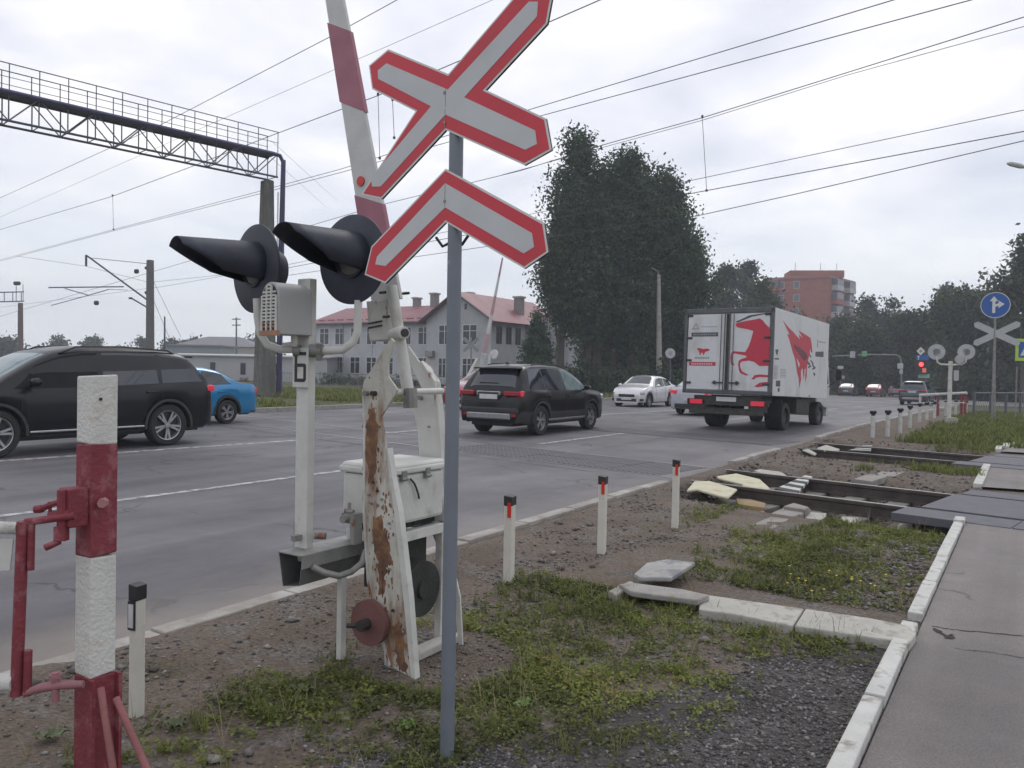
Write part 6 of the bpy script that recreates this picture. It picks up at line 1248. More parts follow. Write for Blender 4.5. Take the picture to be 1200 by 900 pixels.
nf = Vector((-.545, -.8384, 0)); EV = 6.35; DPB = 12
def prismZ(o, ux, uy, poly, z0, z1): # footprint polygon
    return MB().prism([((o+ux*a+uy*b).x, (o+ux*a+uy*b).y) for a, b in poly], z0, z1)
GW = 8.0; WL = 17.5
O_w = GA-F_*GW+DR*1.5; O_w0 = O_w-F_*WL
prismZ(O_w0, F_, DR, [(0, 0), (WL+.5, 0), (WL+.5, DPB), (0, DPB)], -1, EV).build('wing_wall', siding, t)
prismZ(GA-F_*GW, F_, DR, [(0, 0), (GW, 0), (GW, 6.0), (0, 6.0)], -1, EV).build('gable_wall', siding, t)
prismZ(GA-F_*0, F_, DR, [(-1, 6.0), (-.02, 6.0), (-.02, 26), (-1, 26)], -1, EV-.3).build('side_wall', mat('shaded_beige_side_wall', (.20, .185, .18), .85, var=.1), t)  # beige, with the shade on this side mixed into the colour
# gable triangle and roofs
ridge = 9.0
def V3(o, a, b, z): q = o+F_*a+DR*b; return Vector((q.x, q.y, z))
OG = GA-F_*GW
MB().add([V3(OG, 0, 0, EV), V3(OG, GW, 0, EV), V3(OG, GW*.5, 0, ridge-.12), V3(OG, 0, .3, EV), V3(OG, GW, .3, EV), V3(OG, GW*.5, .3, ridge-.12)], [(0, 1, 2), (5, 4, 3), (0, 3, 4, 1), (1, 4, 5, 2), (2, 5, 3, 0)]).build('gable', siding, t)
def slab(nm, pts, th, m, par=t):
    n = len(pts); nv = (pts[1]-pts[0]).cross(pts[2]-pts[0]).normalized(); nv = nv if nv.z > 0 else -nv
    MB().add(list(pts)+[p-nv*th for p in pts], [tuple(range(n)), tuple(range(2*n-1, n-1, -1))]+[(i, n+i, n+(i+1) % n, (i+1) % n) for i in range(n)]).build(nm, m, par)
ov = .7
slab('roof_slope', [V3(OG, -ov, -ov, EV-.35), V3(OG, GW*.5, -ov, ridge), V3(OG, GW*.5, 14, ridge), V3(OG, -ov, 14, EV-.35)], .14, roof_red)
slab('roof_slope', [V3(OG, GW+ov, -ov, EV-.35), V3(OG, GW*.5, -ov, ridge), V3(OG, GW*.5, 14, ridge), V3(OG, GW+ov, 14, EV-.35)], .14, roof_red)
slab('roof_slope', [V3(O_w0, -ov, -ov, EV-.1), V3(O_w0, WL+4, -ov, EV-.1), V3(O_w0, WL+4, DPB*.42, 8.35), V3(O_w0, -ov+.5, DPB*.42, 8.35)], .14, roof_red)
slab('roof_slope', [V3(O_w0, -ov, DPB+ov, EV-.1), V3(O_w0, WL+4, DPB+ov, EV-.1), V3(O_w0, WL+4, DPB*.42, 8.35), V3(O_w0, -ov+.5, DPB*.42, 8.35)], .14, roof_red)
slab('roof_slope', [V3(GA, -6, 14, EV-.5), V3(GA, .9, 14, EV-.5), V3(GA, .9, 28, EV-.5), V3(GA, -6, 28, 8.3)], .14, roof_red)
slab('porch_roof', [V3(GA, .0, 9, 7.2), V3(GA, 3.4, 9, 7.4), V3(GA, 3.4, 19, 7.4), V3(GA, .0, 19, 8.4)], .2, roof_red)
prismZ(GA, F_, DR, [(0.02, 9.5), (3.2, 9.5), (3.2, 19), (0.02, 19)], -1, 7.1).build('stair_block', siding, t)
ed = MB(); ed.tube(V3(O_w0, -ov, -ov, EV-.22), V3(O_w0, WL, -ov, EV-.22), .10, n=4); ed.build('eaves', dark_trim, t)
for (a, b) in (((-ov, EV-.45), (GW*.5, ridge-.12)), ((GW+ov, EV-.45), (GW*.5, ridge-.12))): MB().tube(V3(OG, a[0], -ov, a[1]), V3(OG, b[0], -ov, b[1]), .10, n=4).build('barge_board', dark_trim, t)
for k in range(12): MB().tube(V3(O_w0, .5+k*1.45, -.62+.6, EV+.25), V3(O_w0, 1.5+k*1.45, .0, EV+.25), .05, n=4).build('snow_guard', mat('dark_red_snow_guard', (.20, .03, .05), .6), t)
chim = mat('grey_chimney_render', (.22, .21, .21), .9)
for (O_, a, b, z, wx) in ((O_w0, 10.6, 5.2, 9.2, .6), (O_w0, 13.3, 5.0, 9.6, .65), (O_w0, 17.6, 5.0, 9.5, 1.5), (OG, 6.6, 7, 8.9, .8), (OG, 7.4, 14, 8.9, .9)):
    p = V3(O_, a, b, 0); MB().box((p.x, p.y, z-1.6), (wx, .8, 3.2), rz=-R(33)).build('chimney', chim, t); MB().box((p.x, p.y, z+.03), (wx+.25, 1.0, .18), rz=-R(33)).build('chimney_cap', concrete, t)
zu, zl_ = 4.75, 1.55
for k in range(7):
    cx = 1.4+k*2.42; window(t, O_w0, F_, nf, cx, zu, 1.35, 1.75); window(t, O_w0, F_, nf, cx, zl_, 1.35, 1.75)
for cx, wd in ((2.35, 1.35), (5.45, 1.6)):
    window(t, OG, F_, nf, cx, zu, wd, 1.85, 2); window(t, OG, F_, nf, cx, zl_-.1, wd, 1.9, 3)
window(t, OG, F_, nf, GW*.5+.9, 7.5, .35, .6, 1)
q = V3(OG, .7, -.25, 2.85); MB().box(tuple(q), (.9, .45, .6), rz=-R(33)).build('air_conditioner', grey_metal, t)
for k in range(3): window(t, GA, DR, F_, 1.3+k*1.7, zu, .9, 1.6, 2, dark_trim); 
for k in range(5):
    q0, q1 = V3(O_w0, WL*k/4, -.04, -.5), V3(O_w0, WL*k/4, -.04, EV-.2); MB().tube(q0, q1, .045, n=5).build('downpipe', siding, t)
plinth = MB(); plinth.prism([((O_w0+F_*a+DR*b).x, (O_w0+F_*a+DR*b).y) for a, b in ((-.1, -.12), (WL, -.12), (WL, .1), (-.1, .1))], -1, .15); plinth.build('plinth', mat('grey_plinth', (.17, .17, .175), .9), t)
# third block seen between the trees
OB = GA+F_*2+DR*19; t = thing('annex_building', 'grey annex wall with dark windows seen behind the trees left of the white sedan', 'building', (OB.x, OB.y, -.6))
prismZ(OB, F_, DR, [(0, 0), (9, 0), (9, 10), (0, 10)], -1, 7.2).build('wall', mat('grey_annex_wall', (.24, .25, .27), .85), t); slab('roof', [V3(OB, -.5, -.5, 7.2), V3(OB, 9.5, -.5, 7.2), V3(OB, 9.5, 10, 7.6), V3(OB, -.5, 10, 7.6)], .2, dark_trim, t)
for k in range(3):
    for z in (1.6, 4.9): window(t, OB, F_, nf, 1.6+k*2.8, z, 1.5, 1.7, 2, dark_trim)
# low white building on the left
A0 = at(205, 440, 84); A1 = at(372, 440, 84); A0.z = A1.z = 0
t = thing('low_white_building', 'long low white building with small dark openings beyond the blue car', 'building', tuple((A0+A1)/2)); u_ = (A1-A0).normalized(); L_ = (A1-A0).length+1; A0 = A0-u_*8; L_ += 8; n_ = Vector((u_.y, -u_.x, 0))
prismZ(A0, u_, -n_, [(0, 0), (L_, 0), (L_, 7), (0, 7)], -1, 2.35).build('wall', mat('dirty_white_render', (.38, .385, .40), .85, var=.05, scale=.5), t)
slabp = [A0-u_*.3+n_*.3+Vector((0, 0, 2.35)), A0+u_*(L_+.3)+n_*.3+Vector((0, 0, 2.35)), A0+u_*(L_+.3)-n_*7+Vector((0, 0, 2.55)), A0-u_*.3-n_*7+Vector((0, 0, 2.55))]
slab('roof', slabp, .12, mat('pale_flat_roof', (.42, .42, .42), .8), t)
for k, fx in enumerate((12.0, 15.2, 18.6)): window(t, A0, u_, n_, fx, .95, .5, 1.2, 1, dark_trim)
# distant house with hipped roof
H0 = at(262, 430, 150); t = thing('distant_house', 'distant pale house with grey hipped roof above the low white building', 'house', (H0.x, H0.y, -1))
MB().box((H0.x, H0.y, 1.5), (15, 9, 6)).build('wall', mat('cream_far_wall', (.36, .35, .31), .85), t); z0 = 4.5
MB().add([(H0.x-8, H0.y-5, z0), (H0.x+8, H0.y-5, z0), (H0.x+8, H0.y+5, z0), (H0.x-8, H0.y+5, z0), (H0.x-3, H0.y, z0+1.9), (H0.x+3, H0.y, z0+1.9)], [(0, 1, 5, 4), (1, 2, 5), (2, 3, 4, 5), (3, 0, 4), (3, 2, 1, 0)]).build('roof', mat('grey_far_roof', (.19, .185, .20), .8), t)
for k in range(4): window(t, Vector((H0.x-7.5, H0.y-4.5, 0)), Vector((1, 0, 0)), Vector((0, -1, 0)), 1.8+k*3.6, 2.4, 1.2, 1.5, 1)
H1 = at(235, 430, 130); t = thing('distant_shed', 'distant grey shed with flat roof left of the hipped roof house', 'shed', (H1.x, H1.y, -1)); MB().box((H1.x, H1.y, 1.6), (9, 6, 5)).build('wall', mat('blue_grey_far_wall', (.22, .25, .28), .85), t); MB().box((H1.x, H1.y, 4.2), (9.6, 6.6, .25)).build('roof', mat('grey_far_roof', (.19, .185, .20), .8), t)
# brick apartment tower
brickc = mat('far_red_brick', (.30, .105, .075), .9, var=.12, scale=1.5, bump=.05, col2=(.24, .085, .065), c2pos=(.45, .6), c2scale=.3, c2stretch=(1, 1, 3))
YB = 165; B0 = at(893, 430, YB+8); B1 = at(968, 430, YB); B2 = at(998.5, 430, YB+11)
for q in (B0, B1, B2): q.z = 0
t = thing('brick_apartment_tower', 'red brick apartment tower with glazed balconies behind the truck', 'building', (B1.x, B1.y, -1.5)); zt_b = at(968, 325, YB).z
B3 = B0+(B2-B1)
pl = [B0, B1, B2, B3]; MB().prism([(q.x, q.y) for q in pl], -2, zt_b).build('wall', brickc, t)
cp = [q+(q-(B0+B2)/2).normalized()*.35 for q in pl]; MB().prism([(q.x, q.y) for q in cp], zt_b, zt_b+.5).build('parapet', mat('dull_pink_parapet', (.28, .12, .10), .9), t)
c4 = (B0+B2)/2; c4 = c4.lerp(B1, .2); MB().box((c4.x, c4.y, zt_b+1.2), (11, 7, 1.5), rz=-.15).build('roof_block', brickc, t)
for a in (-4, 1.5, 5): MB().tube((c4.x+a, c4.y, zt_b), (c4.x+a, c4.y, zt_b+4), .05, n=4).build('antenna', dark_metal, t)
uL = (B1-B0).normalized(); nL = Vector((uL.y, -uL.x, 0)); LL = (B1-B0).length; uR = (B2-B1).normalized(); nR_ = Vector((uR.y, -uR.x, 0)); LR = (B2-B1).length
fh = (zt_b+1)/8; pale = mat('pale_balcony_panel', (.42, .40, .42), .7)
dk_pane = mat('grey_far_pane', (.10, .11, .13), .3, bump=0)
for f in range(8):
    z = 0+f*fh+.6
    for cx, w_ in ((LL*.52, 1.1), (LL*.28, 1.1)): window(t, B0, uL, nL, cx, z, w_, 1.4, 1, win_frame, dk_pane)
    for cx in (LR*.25, LR*.72):
        c = B1+uR*cx+nR_*.6; b = MB().box((c.x, c.y, z-.75), (3.6, 1.3, 1.1), rz=math.atan2(uR.y, uR.x)).build('balcony', pale if (f+int(cx)) % 3 else brickc, t)
        c2 = B1+uR*cx+nR_*.6; MB().box((c2.x, c2.y, z+.45), (3.5, 1.2, 1.25), rz=math.atan2(uR.y, uR.x)).build('balcony_glazing', dk_pane, b)
    c = B0+uL*(1.8)+nL*.5; b = MB().box((c.x, c.y, z-.75), (3.2, 1.2, 1.0), rz=math.atan2(uL.y, uL.x)).build('balcony', brickc, t); MB().box((c.x, c.y, z+.4), (3.1, 1.1, 1.25), rz=math.atan2(uL.y, uL.x)).build('balcony_glazing', dk_pane, b)

# low picket fence in front of the two storey building
t = thing('yard_fence', 'low grey picket fence in front of the two storey building', 'fence', tuple(at(430, 462, 55).xy)+(0,)); a_ = at(330, 470, 50); b_ = at(545, 465, 50); a_.z = b_.z = 0; dd = (b_-a_); Lf = dd.length; dd.normalize(); fm_ = mat('grey_fence_metal', (.16, .17, .17), .6)
for z_ in (.3, 1.0): MB().tube(a_+Vector((0, 0, z_)), b_+Vector((0, 0, z_)), .02, n=4).build('fence_rail', fm_, t)
for k in range(int(Lf/2.4)+1): p = a_+dd*2.4*k; MB().box((p.x, p.y, .5), (.06, .06, 1.25)).build('fence_post', fm_, t)
pk = MB()
for k in range(int(Lf/.16)): p = a_+dd*.16*k; pk.box((p.x, p.y, .65), (.014, .014, .8))
o = pk.build('pickets', fm_, t); o['kind'] = 'stuff'

# ------------------------------------------------------------------ trees
leafA = tint_mat('dark_conifer_like_leaves', [(.018, .038, .022), (.036, .068, .036), (.060, .104, .052), (.10, .16, .078)], trans=.25)
leafB = tint_mat('mid_green_leaves', [(.028, .042, .022), (.048, .068, .032), (.072, .097, .043), (.105, .13, .060)], trans=.25)
leafC = tint_mat('greyish_willow_leaves', [(.035, .050, .032), (.055, .075, .045), (.080, .10, .062), (.11, .13, .085)], trans=.2)
bark = mat('bark', (.075, .062, .052), .95, var=.3, bump=.6, bscale=8)
def crown_mesh(name, blobs, n, size, m, rng, clump=.75, per=26, droop=0):
    """leaf clumps spread on and in the blobs (cx,cy,cz,rx,ry,rz); many small quads"""
    bl = np.array(blobs, float); vol = bl[:, 3]*bl[:, 5]; nc = max(1, n//per); pick = rng.choice(len(bl), nc, p=vol/vol.sum()); b = bl[pick]
    d = rng.normal(size=(nc, 3)); d /= np.linalg.norm(d, axis=1)[:, None]; rr = rng.random(nc)**.38
    cc = b[:, :3]+d*b[:, 3:6]*rr[:, None]*(1+.14*rng.normal(size=(nc, 1)))
    ct = np.clip(.42+.28*rng.normal(size=nc), 0, 1); cs_ = clump*(.6+.8*rng.random(nc))
    k = np.repeat(np.arange(nc), per); P = cc[k]+rng.normal(size=(nc*per, 3))*cs_[k][:, None]*np.array([.5, .5, .42]); P[:, 2] -= droop*rng.random(nc*per)*cs_[k]
    a = rng.normal(size=(nc*per, 3)); a /= np.linalg.norm(a, axis=1)[:, None]; c = rng.normal(size=(nc*per, 3)); bb = np.cross(a, c); bb /= np.linalg.norm(bb, axis=1)[:, None]+1e-9
    s1 = size*(.6+.8*rng.random((nc*per, 1))); s2 = s1*.55
    V_ = np.stack([P-a*s1, P-bb*s2, P+a*s1, P+bb*s2], 1).reshape(-1, 3); F_a = np.arange(len(V_)).reshape(-1, 4)
    tint = np.clip(ct[k]+.16*rng.normal(size=len(k)), 0, 1)
    return npmesh(name, V_, F_a, m, tint)
def tree(nm, lbl, cat, base, H, blobs, n, size, m, seed, trunk_r=.25, group=None, clump=.75, limbs=9, droop=0, z0=None, trunks=1, scale=1):
    rng = np.random.default_rng(seed); z0 = base[2]
    t = thing(nm, lbl, cat, tuple(base), group=group); mb = MB(); rs = random.Random(seed)
    for q in range(trunks):
        ox = (q-(trunks-1)/2)*H*.18; pts = [Vector((ox*.5, 0, -.5))]; 
        for i in range(1, 7): pts.append(Vector((ox*(.5+.5*i/6)+rs.uniform(-.02, .02)*H, rs.uniform(-.02, .02)*H, H*.9*i/6)))
        mb.path(pts, [trunk_r*(1.1-.98*i/6) for i in range(7)], 8)
        for k in range(limbs):
            f = rs.uniform(.22, .85); i = int(f*6); p = pts[i].lerp(pts[min(6, i+1)], f*6-i); b = blobs[rs.randrange(len(blobs))]; e = Vector(b[:3])+Vector((rs.uniform(-.6, .6)*b[3], rs.uniform(-.6, .6)*b[4], rs.uniform(-.2, .6)*b[5]))
            mid = p.lerp(e, .5)+Vector((0, 0, -.04*H)); r_ = trunk_r*(1-f)*.6+.02; mb.path([p, mid, e], [r_, r_*.6, r_*.2], 5)
    mb.build('trunk', bark, t, world=False, smooth=True)
    linkmesh('crown', crown_mesh(nm+'_crown', blobs, n, size, m, rng, clump, droop=droop), t); return t
# the big dark group: four tall crowns merging
def big(pxc, pxw, ytop, ybot, Y, seed, lbl, n, tone=leafA, taper=.55, tr=2):
    c = at(pxc, 440, Y); w_ = pxw/930*Y; zt = at(pxc, ytop+17, Y).z; zb_ = at(pxc, ybot, Y).z; gz = float(fall(sv(c)[0])) if sv(c)[1] < 17 else 0.0
    rng = np.random.default_rng(seed+100); H = zt-gz; bl = []
    for i in range(34):
        f = (i+.5)/34; z = zb_-gz+(zt-zb_)*f; env = w_/2*(min(1, .62+1.3*f) if f < .3 else 1.0)*(1 if f < .5 else (1-((f-.5)/.5)**1.6*(1-taper*.25)))
        a = rng.random()*6.28; r_ = env*(.35+.45*rng.random()); k = (.24+.16*rng.random())*w_*(1 if f < .7 else .62)
        bl.append((math.cos(a)*r_*.85, math.sin(a)*r_*.7, z, k, k*.9, k*1.35))
    bl.append((0, 0, zt-gz-w_*.14, w_*.10, w_*.10, w_*.18))
    return tree('tall_tree', lbl, 'tree', (c.x, c.y, gz), H, bl, int(n*1.15), .145, tone, seed, .32, 'tall dark trees beyond the road', clump=.85, limbs=10, trunks=tr)
big(674, 74, 150, 375, 62, 1, 'tall dark tree at the left of the big group, with the pointed top', 30000)
big(728, 100, 172, 385, 64, 2, 'broadest tall dark tree in the middle of the big group', 60000)
big(702, 62, 185, 330, 63, 8, 'slender tall dark tree filling the dip between the two highest crowns', 16000, tr=1)
big(770, 92, 203, 395, 66, 3, 'tall dark tree at the right of the big group, sloping down to the right', 56000)
big(806, 50, 272, 430, 68, 4, 'lower dark tree at the right edge of the big group', 18000, tr=1)
big(655, 40, 235, 360, 61, 5, 'loose lower tree at the left edge of the big group, sky showing through', 7000, leafB, tr=1)
big(712, 70, 340, 455, 72, 6, 'dark undergrowth tree filling behind the trunks of the big group', 16000, leafA, tr=1)
big(755, 110, 320, 455, 72, 7, 'dark undergrowth tree filling behind the white sedan', 18000, leafA, tr=1)
# small spruce
c = at(628, 440, 58); bl = [(0, 0, 1+.38*i, 1.75-.13*i, 1.75-.13*i, .22) for i in range(13)]
tree('spruce', 'small dark spruce in front of the grey building beside the big trees', 'tree', (c.x, c.y, 0), 6.3, bl, 12000, .10, leafA, 21, .12, clump=.32, limbs=0, droop=.2)
# thin trees left of the brick tower and others in the background row
def bgtree(lbl, pxc, pxw, ytop, Y, seed, m, n, ybot=450, size=.26, dens=1, grp='background trees beyond the junction', clump=1.1):
    c = at(pxc, 445, Y); gz = max(float(fall(sv(c)[0])), -1.7) if sv(c)[1] < 17 else -.5; w_ = pxw/930*Y; zt = at(pxc, ytop, Y).z-gz; zb_ = max(.5, at(pxc, ybot, Y).z-gz); rng = np.random.default_rng(seed); bl = []
    for i in range(16):
        f = rng.random(); a = rng.random()*6.28; env = w_/2*(1-.55*max(0, f-.45)/.55); r_ = env*.7*rng.random()**.5; k = w_*(.14+.14*rng.random()); bl.append((math.cos(a)*r_, math.sin(a)*r_*.7, zb_+(zt-zb_)*f*.92, k, k, k*.95))
    bl.append((0, 0, zt-w_*.15, w_*.16, w_*.15, w_*.15))
    return tree('broadleaf_tree', lbl, 'tree', (c.x, c.y, gz), zt, bl, n, size, m, seed, .2, grp, clump=clump, limbs=12)
rows = [('thin airy tree just right of the big dark group', 846, 36, 312, 112, 31, leafC, 5200, 420), ('thin airy tree with bare twigs left of the brick tower', 874, 40, 308, 118, 32, leafC, 5600, 420), ('rounded green tree top in front of the brick tower left part', 890, 44, 326, 100, 33, leafB, 12000, 440),
        ('dark tree behind the truck roof below the tower', 925, 60, 372, 105, 34, leafB, 12000, 450), ('grey green tree right of the brick tower above the truck front', 985, 60, 372, 110, 35, leafB, 12000, 455), ('tree with gappy crown above the mast arm', 1015, 44, 350, 120, 36, leafC, 9000, 455), ('tree with open top between mast arm and traffic light', 1042, 44, 352, 118, 37, leafC, 9000, 455),
        ('dark tree behind the small green mast sign', 1005, 70, 385, 100, 38, leafB, 14000, 458), ('dark tree directly behind the red traffic light', 1068, 60, 372, 98, 39, leafB, 15000, 458), ('tree with feathery pale tip right of the traffic light', 1105, 60, 338, 105, 40, leafC, 14000, 455), ('full dark tree behind the round signal boards', 1128, 80, 346, 90, 41, leafB, 22000, 458),
        ('rounded tree behind the crossbuck back', 1152, 70, 343, 92, 42, leafB, 18000, 458), ('tall spreading tree rising at the right edge', 1202, 74, 285, 74, 43, leafC, 4600, 370), ('dark tree at the right edge behind the pedestrian sign', 1195, 80, 375, 80, 44, leafC, 14000, 460), ('tree beyond the right edge of the road trees', 1238, 80, 330, 78, 45, leafB, 12000, 455)]
for (lb, pxc, pxw, yt, Y, sd_, m_, n_, yb) in rows: bgtree(lb, pxc, pxw, yt, Y, sd_, m_, n_, yb)
# distant trees at far left
for k, (pxc, pxw, yt, Y, lb) in enumerate(((8, 46, 400, 170, 'dark distant tree at the far left edge'), (68, 34, 398, 190, 'distant tree top showing over the windscreen of the dark SUV'), (108, 30, 397, 190, 'distant tree top showing over the roof of the dark SUV'), (166, 30, 397, 185, 'small distant tree left of the catenary pole'), (205, 34, 398, 180, 'distant tree right of the thin dark pole'), (230, 30, 400, 180, 'distant tree left of the hipped roof house'), (292, 34, 398, 175, 'distant tree right of the hipped roof house'), (318, 24, 404, 165, 'distant tree just right of the concrete pylon'))):
    bgtree(lb, pxc, pxw, yt, Y, 60+k, leafB, 3500, 432, size=.35, grp='distant trees on the left skyline')
# far wood and hedges as masses
def mass(name, lbl_pts, m, n, size, seed, hts, width, kind='stuff'):
    rng = np.random.default_rng(seed); P = np.array([(p.x, p.y) for p in lbl_pts]); bl = []
    for i in range(len(P)-1):
        for k in range(14):
            f = rng.random(); q = P[i]*(1-f)+P[i+1]*f; h = hts[0]+(hts[1]-hts[0])*rng.random(); bl.append((q[0]+rng.normal()*width, q[1]+rng.normal()*width, h*.5-1.2, h*.4, h*.4, h*.55))
    o = linkmesh(name, crown_mesh(name, bl, n, size, m, rng, clump=size*3)); o['kind'] = kind; return o
mass('far_woodland', [at(x, 440, 165) for x in (820, 900, 960, 1020, 1080, 1140, 1200, 1290)], leafB, 90000, .42, 71, (9, 13), 3)
mass('left_far_woodland', [at(x, 440, 230) for x in (-120, 0, 100, 200, 330)], leafB, 20000, .6, 72, (4, 6.5), 3)
mass('roadside_bushes', [at(x, 440, 60) for x in (665, 720, 770, 800)], leafA, 22000, .12, 73, (1.6, 3.2), .8)
mass('yard_bushes', [at(x, 440, 70) for x in (372, 420, 470, 540)], leafC, 9000, .10, 74, (1.2, 2.0), .4)
mass('weeds_by_white_building', [at(x, 440, 78) for x in (215, 260, 300)], tint_mat('dry_reddish_weeds', [(.10, .06, .04), (.14, .09, .06), (.12, .11, .06)]), 5000, .08, 75, (.8, 1.4), .5)
mass('junction_bushes', [at(x, 450, 84) for x in (1090, 1140, 1200, 1260)], leafB, 22000, .15, 76, (2.4, 4.0), 1.0)

# ------------------------------------------------------------------ weeds, grass and stones on the near verge
def sv_np(x, y): return (x-K0.x)*DR.x+(y-K0.y)*DR.y, (x-K0.x)*NR.x+(y-K0.y)*NR.y
def scatter(n, s0, s1, v0, v1, rng):
    s = s0+(s1-s0)*rng.random(n); v = v0+(v1-v0)*rng.random(n); return K0.x+s*DR.x+v*NR.x, K0.y+s*DR.y+v*NR.y, s, v
def on_slab(s, v):
    return ((s > -.52) & (s < .10) & (v < -1.35)) | ((v > -1.95) & (v < -1.35) & (s > 0) & (s < .9)) | ((s > 2.35) & (s < 4.9) & (v < -1.45) & (v > -2.25-.25*(s-2.35)))
def veg_density(x, y, s, v):
    nn_ = x*TN.x+y*TN.y
    pn = fbm(x*1.5+5, y*1.5+9, 4); pf = fbm(x*5+2, y*5+1, 3)
    patch = sstep(.41, .53, pn*.6+pf*.4)
    zoneA = sstep(-.95, -1.5, v+.25*(s+1.5)*0)*sstep(-3.62, -3.35, v)*sstep(-3.05, -2.75, s)*(s < -.45)
    zoneA = zoneA*(1-sstep(-2.95, -3.25, v)*sstep(-.85, -1.3, s))*(1-.75*sstep(-2.5, -2.9, v)*sstep(-.9, -1.5, s))                       # dark gravel corner
    zoneB = (s > .1)*sstep(9.15, 8.6, nn_)*sstep(-1.75, -2.25, v)*(1-.8*sstep(-2.95, -3.3, v)*sstep(3.5, 2.2, s))
    zoneC = .8*np.exp(-((s-3.0)/.7)**2-((v+1.35)/.35)**2)
    zoneD = .55*(s < -3.0)*sstep(-.9, -1.3, v)*(v > -2.4)
    z = np.clip(zoneA*1.05+zoneB+zoneC+zoneD, 0, 1)
    return z*np.clip(.22+patch*1.0, 0, 1)*(~on_slab(s, v))
near_mech = lambda x, y: ((x+.40)**2+(y-4.35)**2) < .22
leaf_weed = tint_mat('low_weed_leaves', [(.082, .090, .036), (.128, .146, .042), (.175, .205, .050), (.245, .28, .070), (.27, .18, .09)], trans=.25)
grass_m = tint_mat('grass_blades', [(.080, .10, .032), (.13, .155, .04), (.19, .21, .06), (.28, .25, .12)], trans=.25)
rng = np.random.default_rng(5)
def leaves(n, box, per, rad, lsize, name, m, hmax=.05):
    x, y, s, v = scatter(n, *box, rng); d = veg_density(x, y, s, v); k = (rng.random(n) < d) & ~near_mech(x, y); x, y, d = x[k], y[k], d[k]
    hv = fbm(x*3, y*3, 2); tb_ = np.clip(.40+.9*(fbm(x*2.2+8, y*2.2, 3)-.5)*1.6+.08*rng.normal(size=len(x)), 0, .82)
    tb_ = np.where(fbm(x*6+3, y*6+8, 2) > .60, np.clip(tb_+.35, 0, 1), tb_)
    q = np.repeat(np.arange(len(x)), per); a = rng.random(len(q))*6.283; r_ = rad*(.5+rng.random(len(x)))[q]*rng.random(len(q))**.6
    px, py = x[q]+np.cos(a)*r_, y[q]+np.sin(a)*r_; pz = height(px, py)+.004+hmax*(.4+hv[q])*rng.random(len(q))*(1-.6*r_/rad/1.5)
    P = np.stack([px, py, pz], -1); u = rng.normal(size=(len(q), 3)); u[:, 2] *= .45; u /= np.linalg.norm(u, axis=1)[:, None]; w_ = np.cross(u, rng.normal(size=(len(q), 3))*np.array([.4, .4, 1])); w_ /= np.linalg.norm(w_, axis=1)[:, None]+1e-9
    L_ = lsize*(.6+.9*rng.random((len(q), 1))); V_ = np.stack([P, P+u*L_*.5+w_*L_*.28, P+u*L_, P+u*L_*.5-w_*L_*.28], 1).reshape(-1, 3)
    o = linkmesh(name, npmesh(name, V_, np.arange(len(V_)).reshape(-1, 4), m, np.clip(tb_[q]+.12*rng.normal(size=len(q)), 0, 1))); o['kind'] = 'stuff'
def blades(n, box, per, rad, hb, name, m, dens=None, wd=.004, zfn=None, tone=(.45, .2)):
    x, y, s, v = scatter(n, *box, rng); d = (dens or veg_density)(x, y, s, v); k = (rng.random(n) < d) & ~near_mech(x, y); x, y = x[k], y[k]
    q = np.repeat(np.arange(len(x)), per); a = rng.random(len(q))*6.283; r_ = rad*rng.random(len(q)); px, py = x[q]+np.cos(a)*r_, y[q]+np.sin(a)*r_; pz = height(px, py)-.005
    h = hb*(.4+.9*rng.random(len(x)))[q]*(.5+.7*rng.random(len(q))); lean = h*(.25+.7*rng.random(len(q))); b = rng.random(len(q))*6.283
    P = np.stack([px, py, pz], -1); o1 = np.stack([np.cos(b)*lean*.35, np.sin(b)*lean*.35, h*.62], -1); o2 = np.stack([np.cos(b)*lean, np.sin(b)*lean, h], -1); sd_ = np.stack([-np.sin(b), np.cos(b), np.zeros(len(q))], -1)*wd
    V_ = np.stack([P-sd_, P+sd_, P+o1+sd_*.8, P+o1-sd_*.8, P+o2+sd_*.12, P+o2-sd_*.12], 1).reshape(-1, 3); i = np.arange(len(q))[:, None]*6; F_a = np.concatenate([i+np.array([[0, 1, 2, 3]]), i+np.array([[3, 2, 4, 5]])])
    tn_ = np.clip(tone[0]+tone[1]*rng.normal(size=len(x))[q]+.1*rng.normal(size=len(q)), 0, 1); o = linkmesh(name, npmesh(name, V_, F_a, m, np.concatenate([tn_, tn_]))); o['kind'] = 'stuff'
leaves(9000, (-3.4, 0, -3.6, -.8), 18, .055, .021, 'low_weeds', leaf_weed, .045)
leaves(6500, (0, 5, -3.6, -1.0), 14, .06, .026, 'low_weeds', leaf_weed, .05)
leaves(1500, (-6, -3.0, -2.6, -.8), 16, .055, .024, 'low_weeds', leaf_weed, .05)
blades(1500, (-3.4, 0, -3.6, -.8), 12, .03, .085, 'grass_tufts', grass_m, wd=.0022)
blades(1500, (0, 5, -3.6, -1.0), 10, .04, .09, 'grass_tufts', grass_m, wd=.003)
blades(500, (-6, -2.4, -3.0, -.7), 12, .03, .08, 'grass_tufts', grass_m, wd=.0022)
blades(9000, (4.8, 15.5, -3.7, -.9), 7, .07, .11, 'grass_tufts', grass_m, dens=lambda x, y, s, v: .55*sstep(.50, .62, fbm(x*1.2+4, y*1.2, 3))*(np.abs(x*TN.x+y*TN.y-11.1) > 1.6)*(np.abs(x*TN.x+y*TN.y-17.4) > 1.6)*sstep(-1.6, -2.3, v), wd=.006)
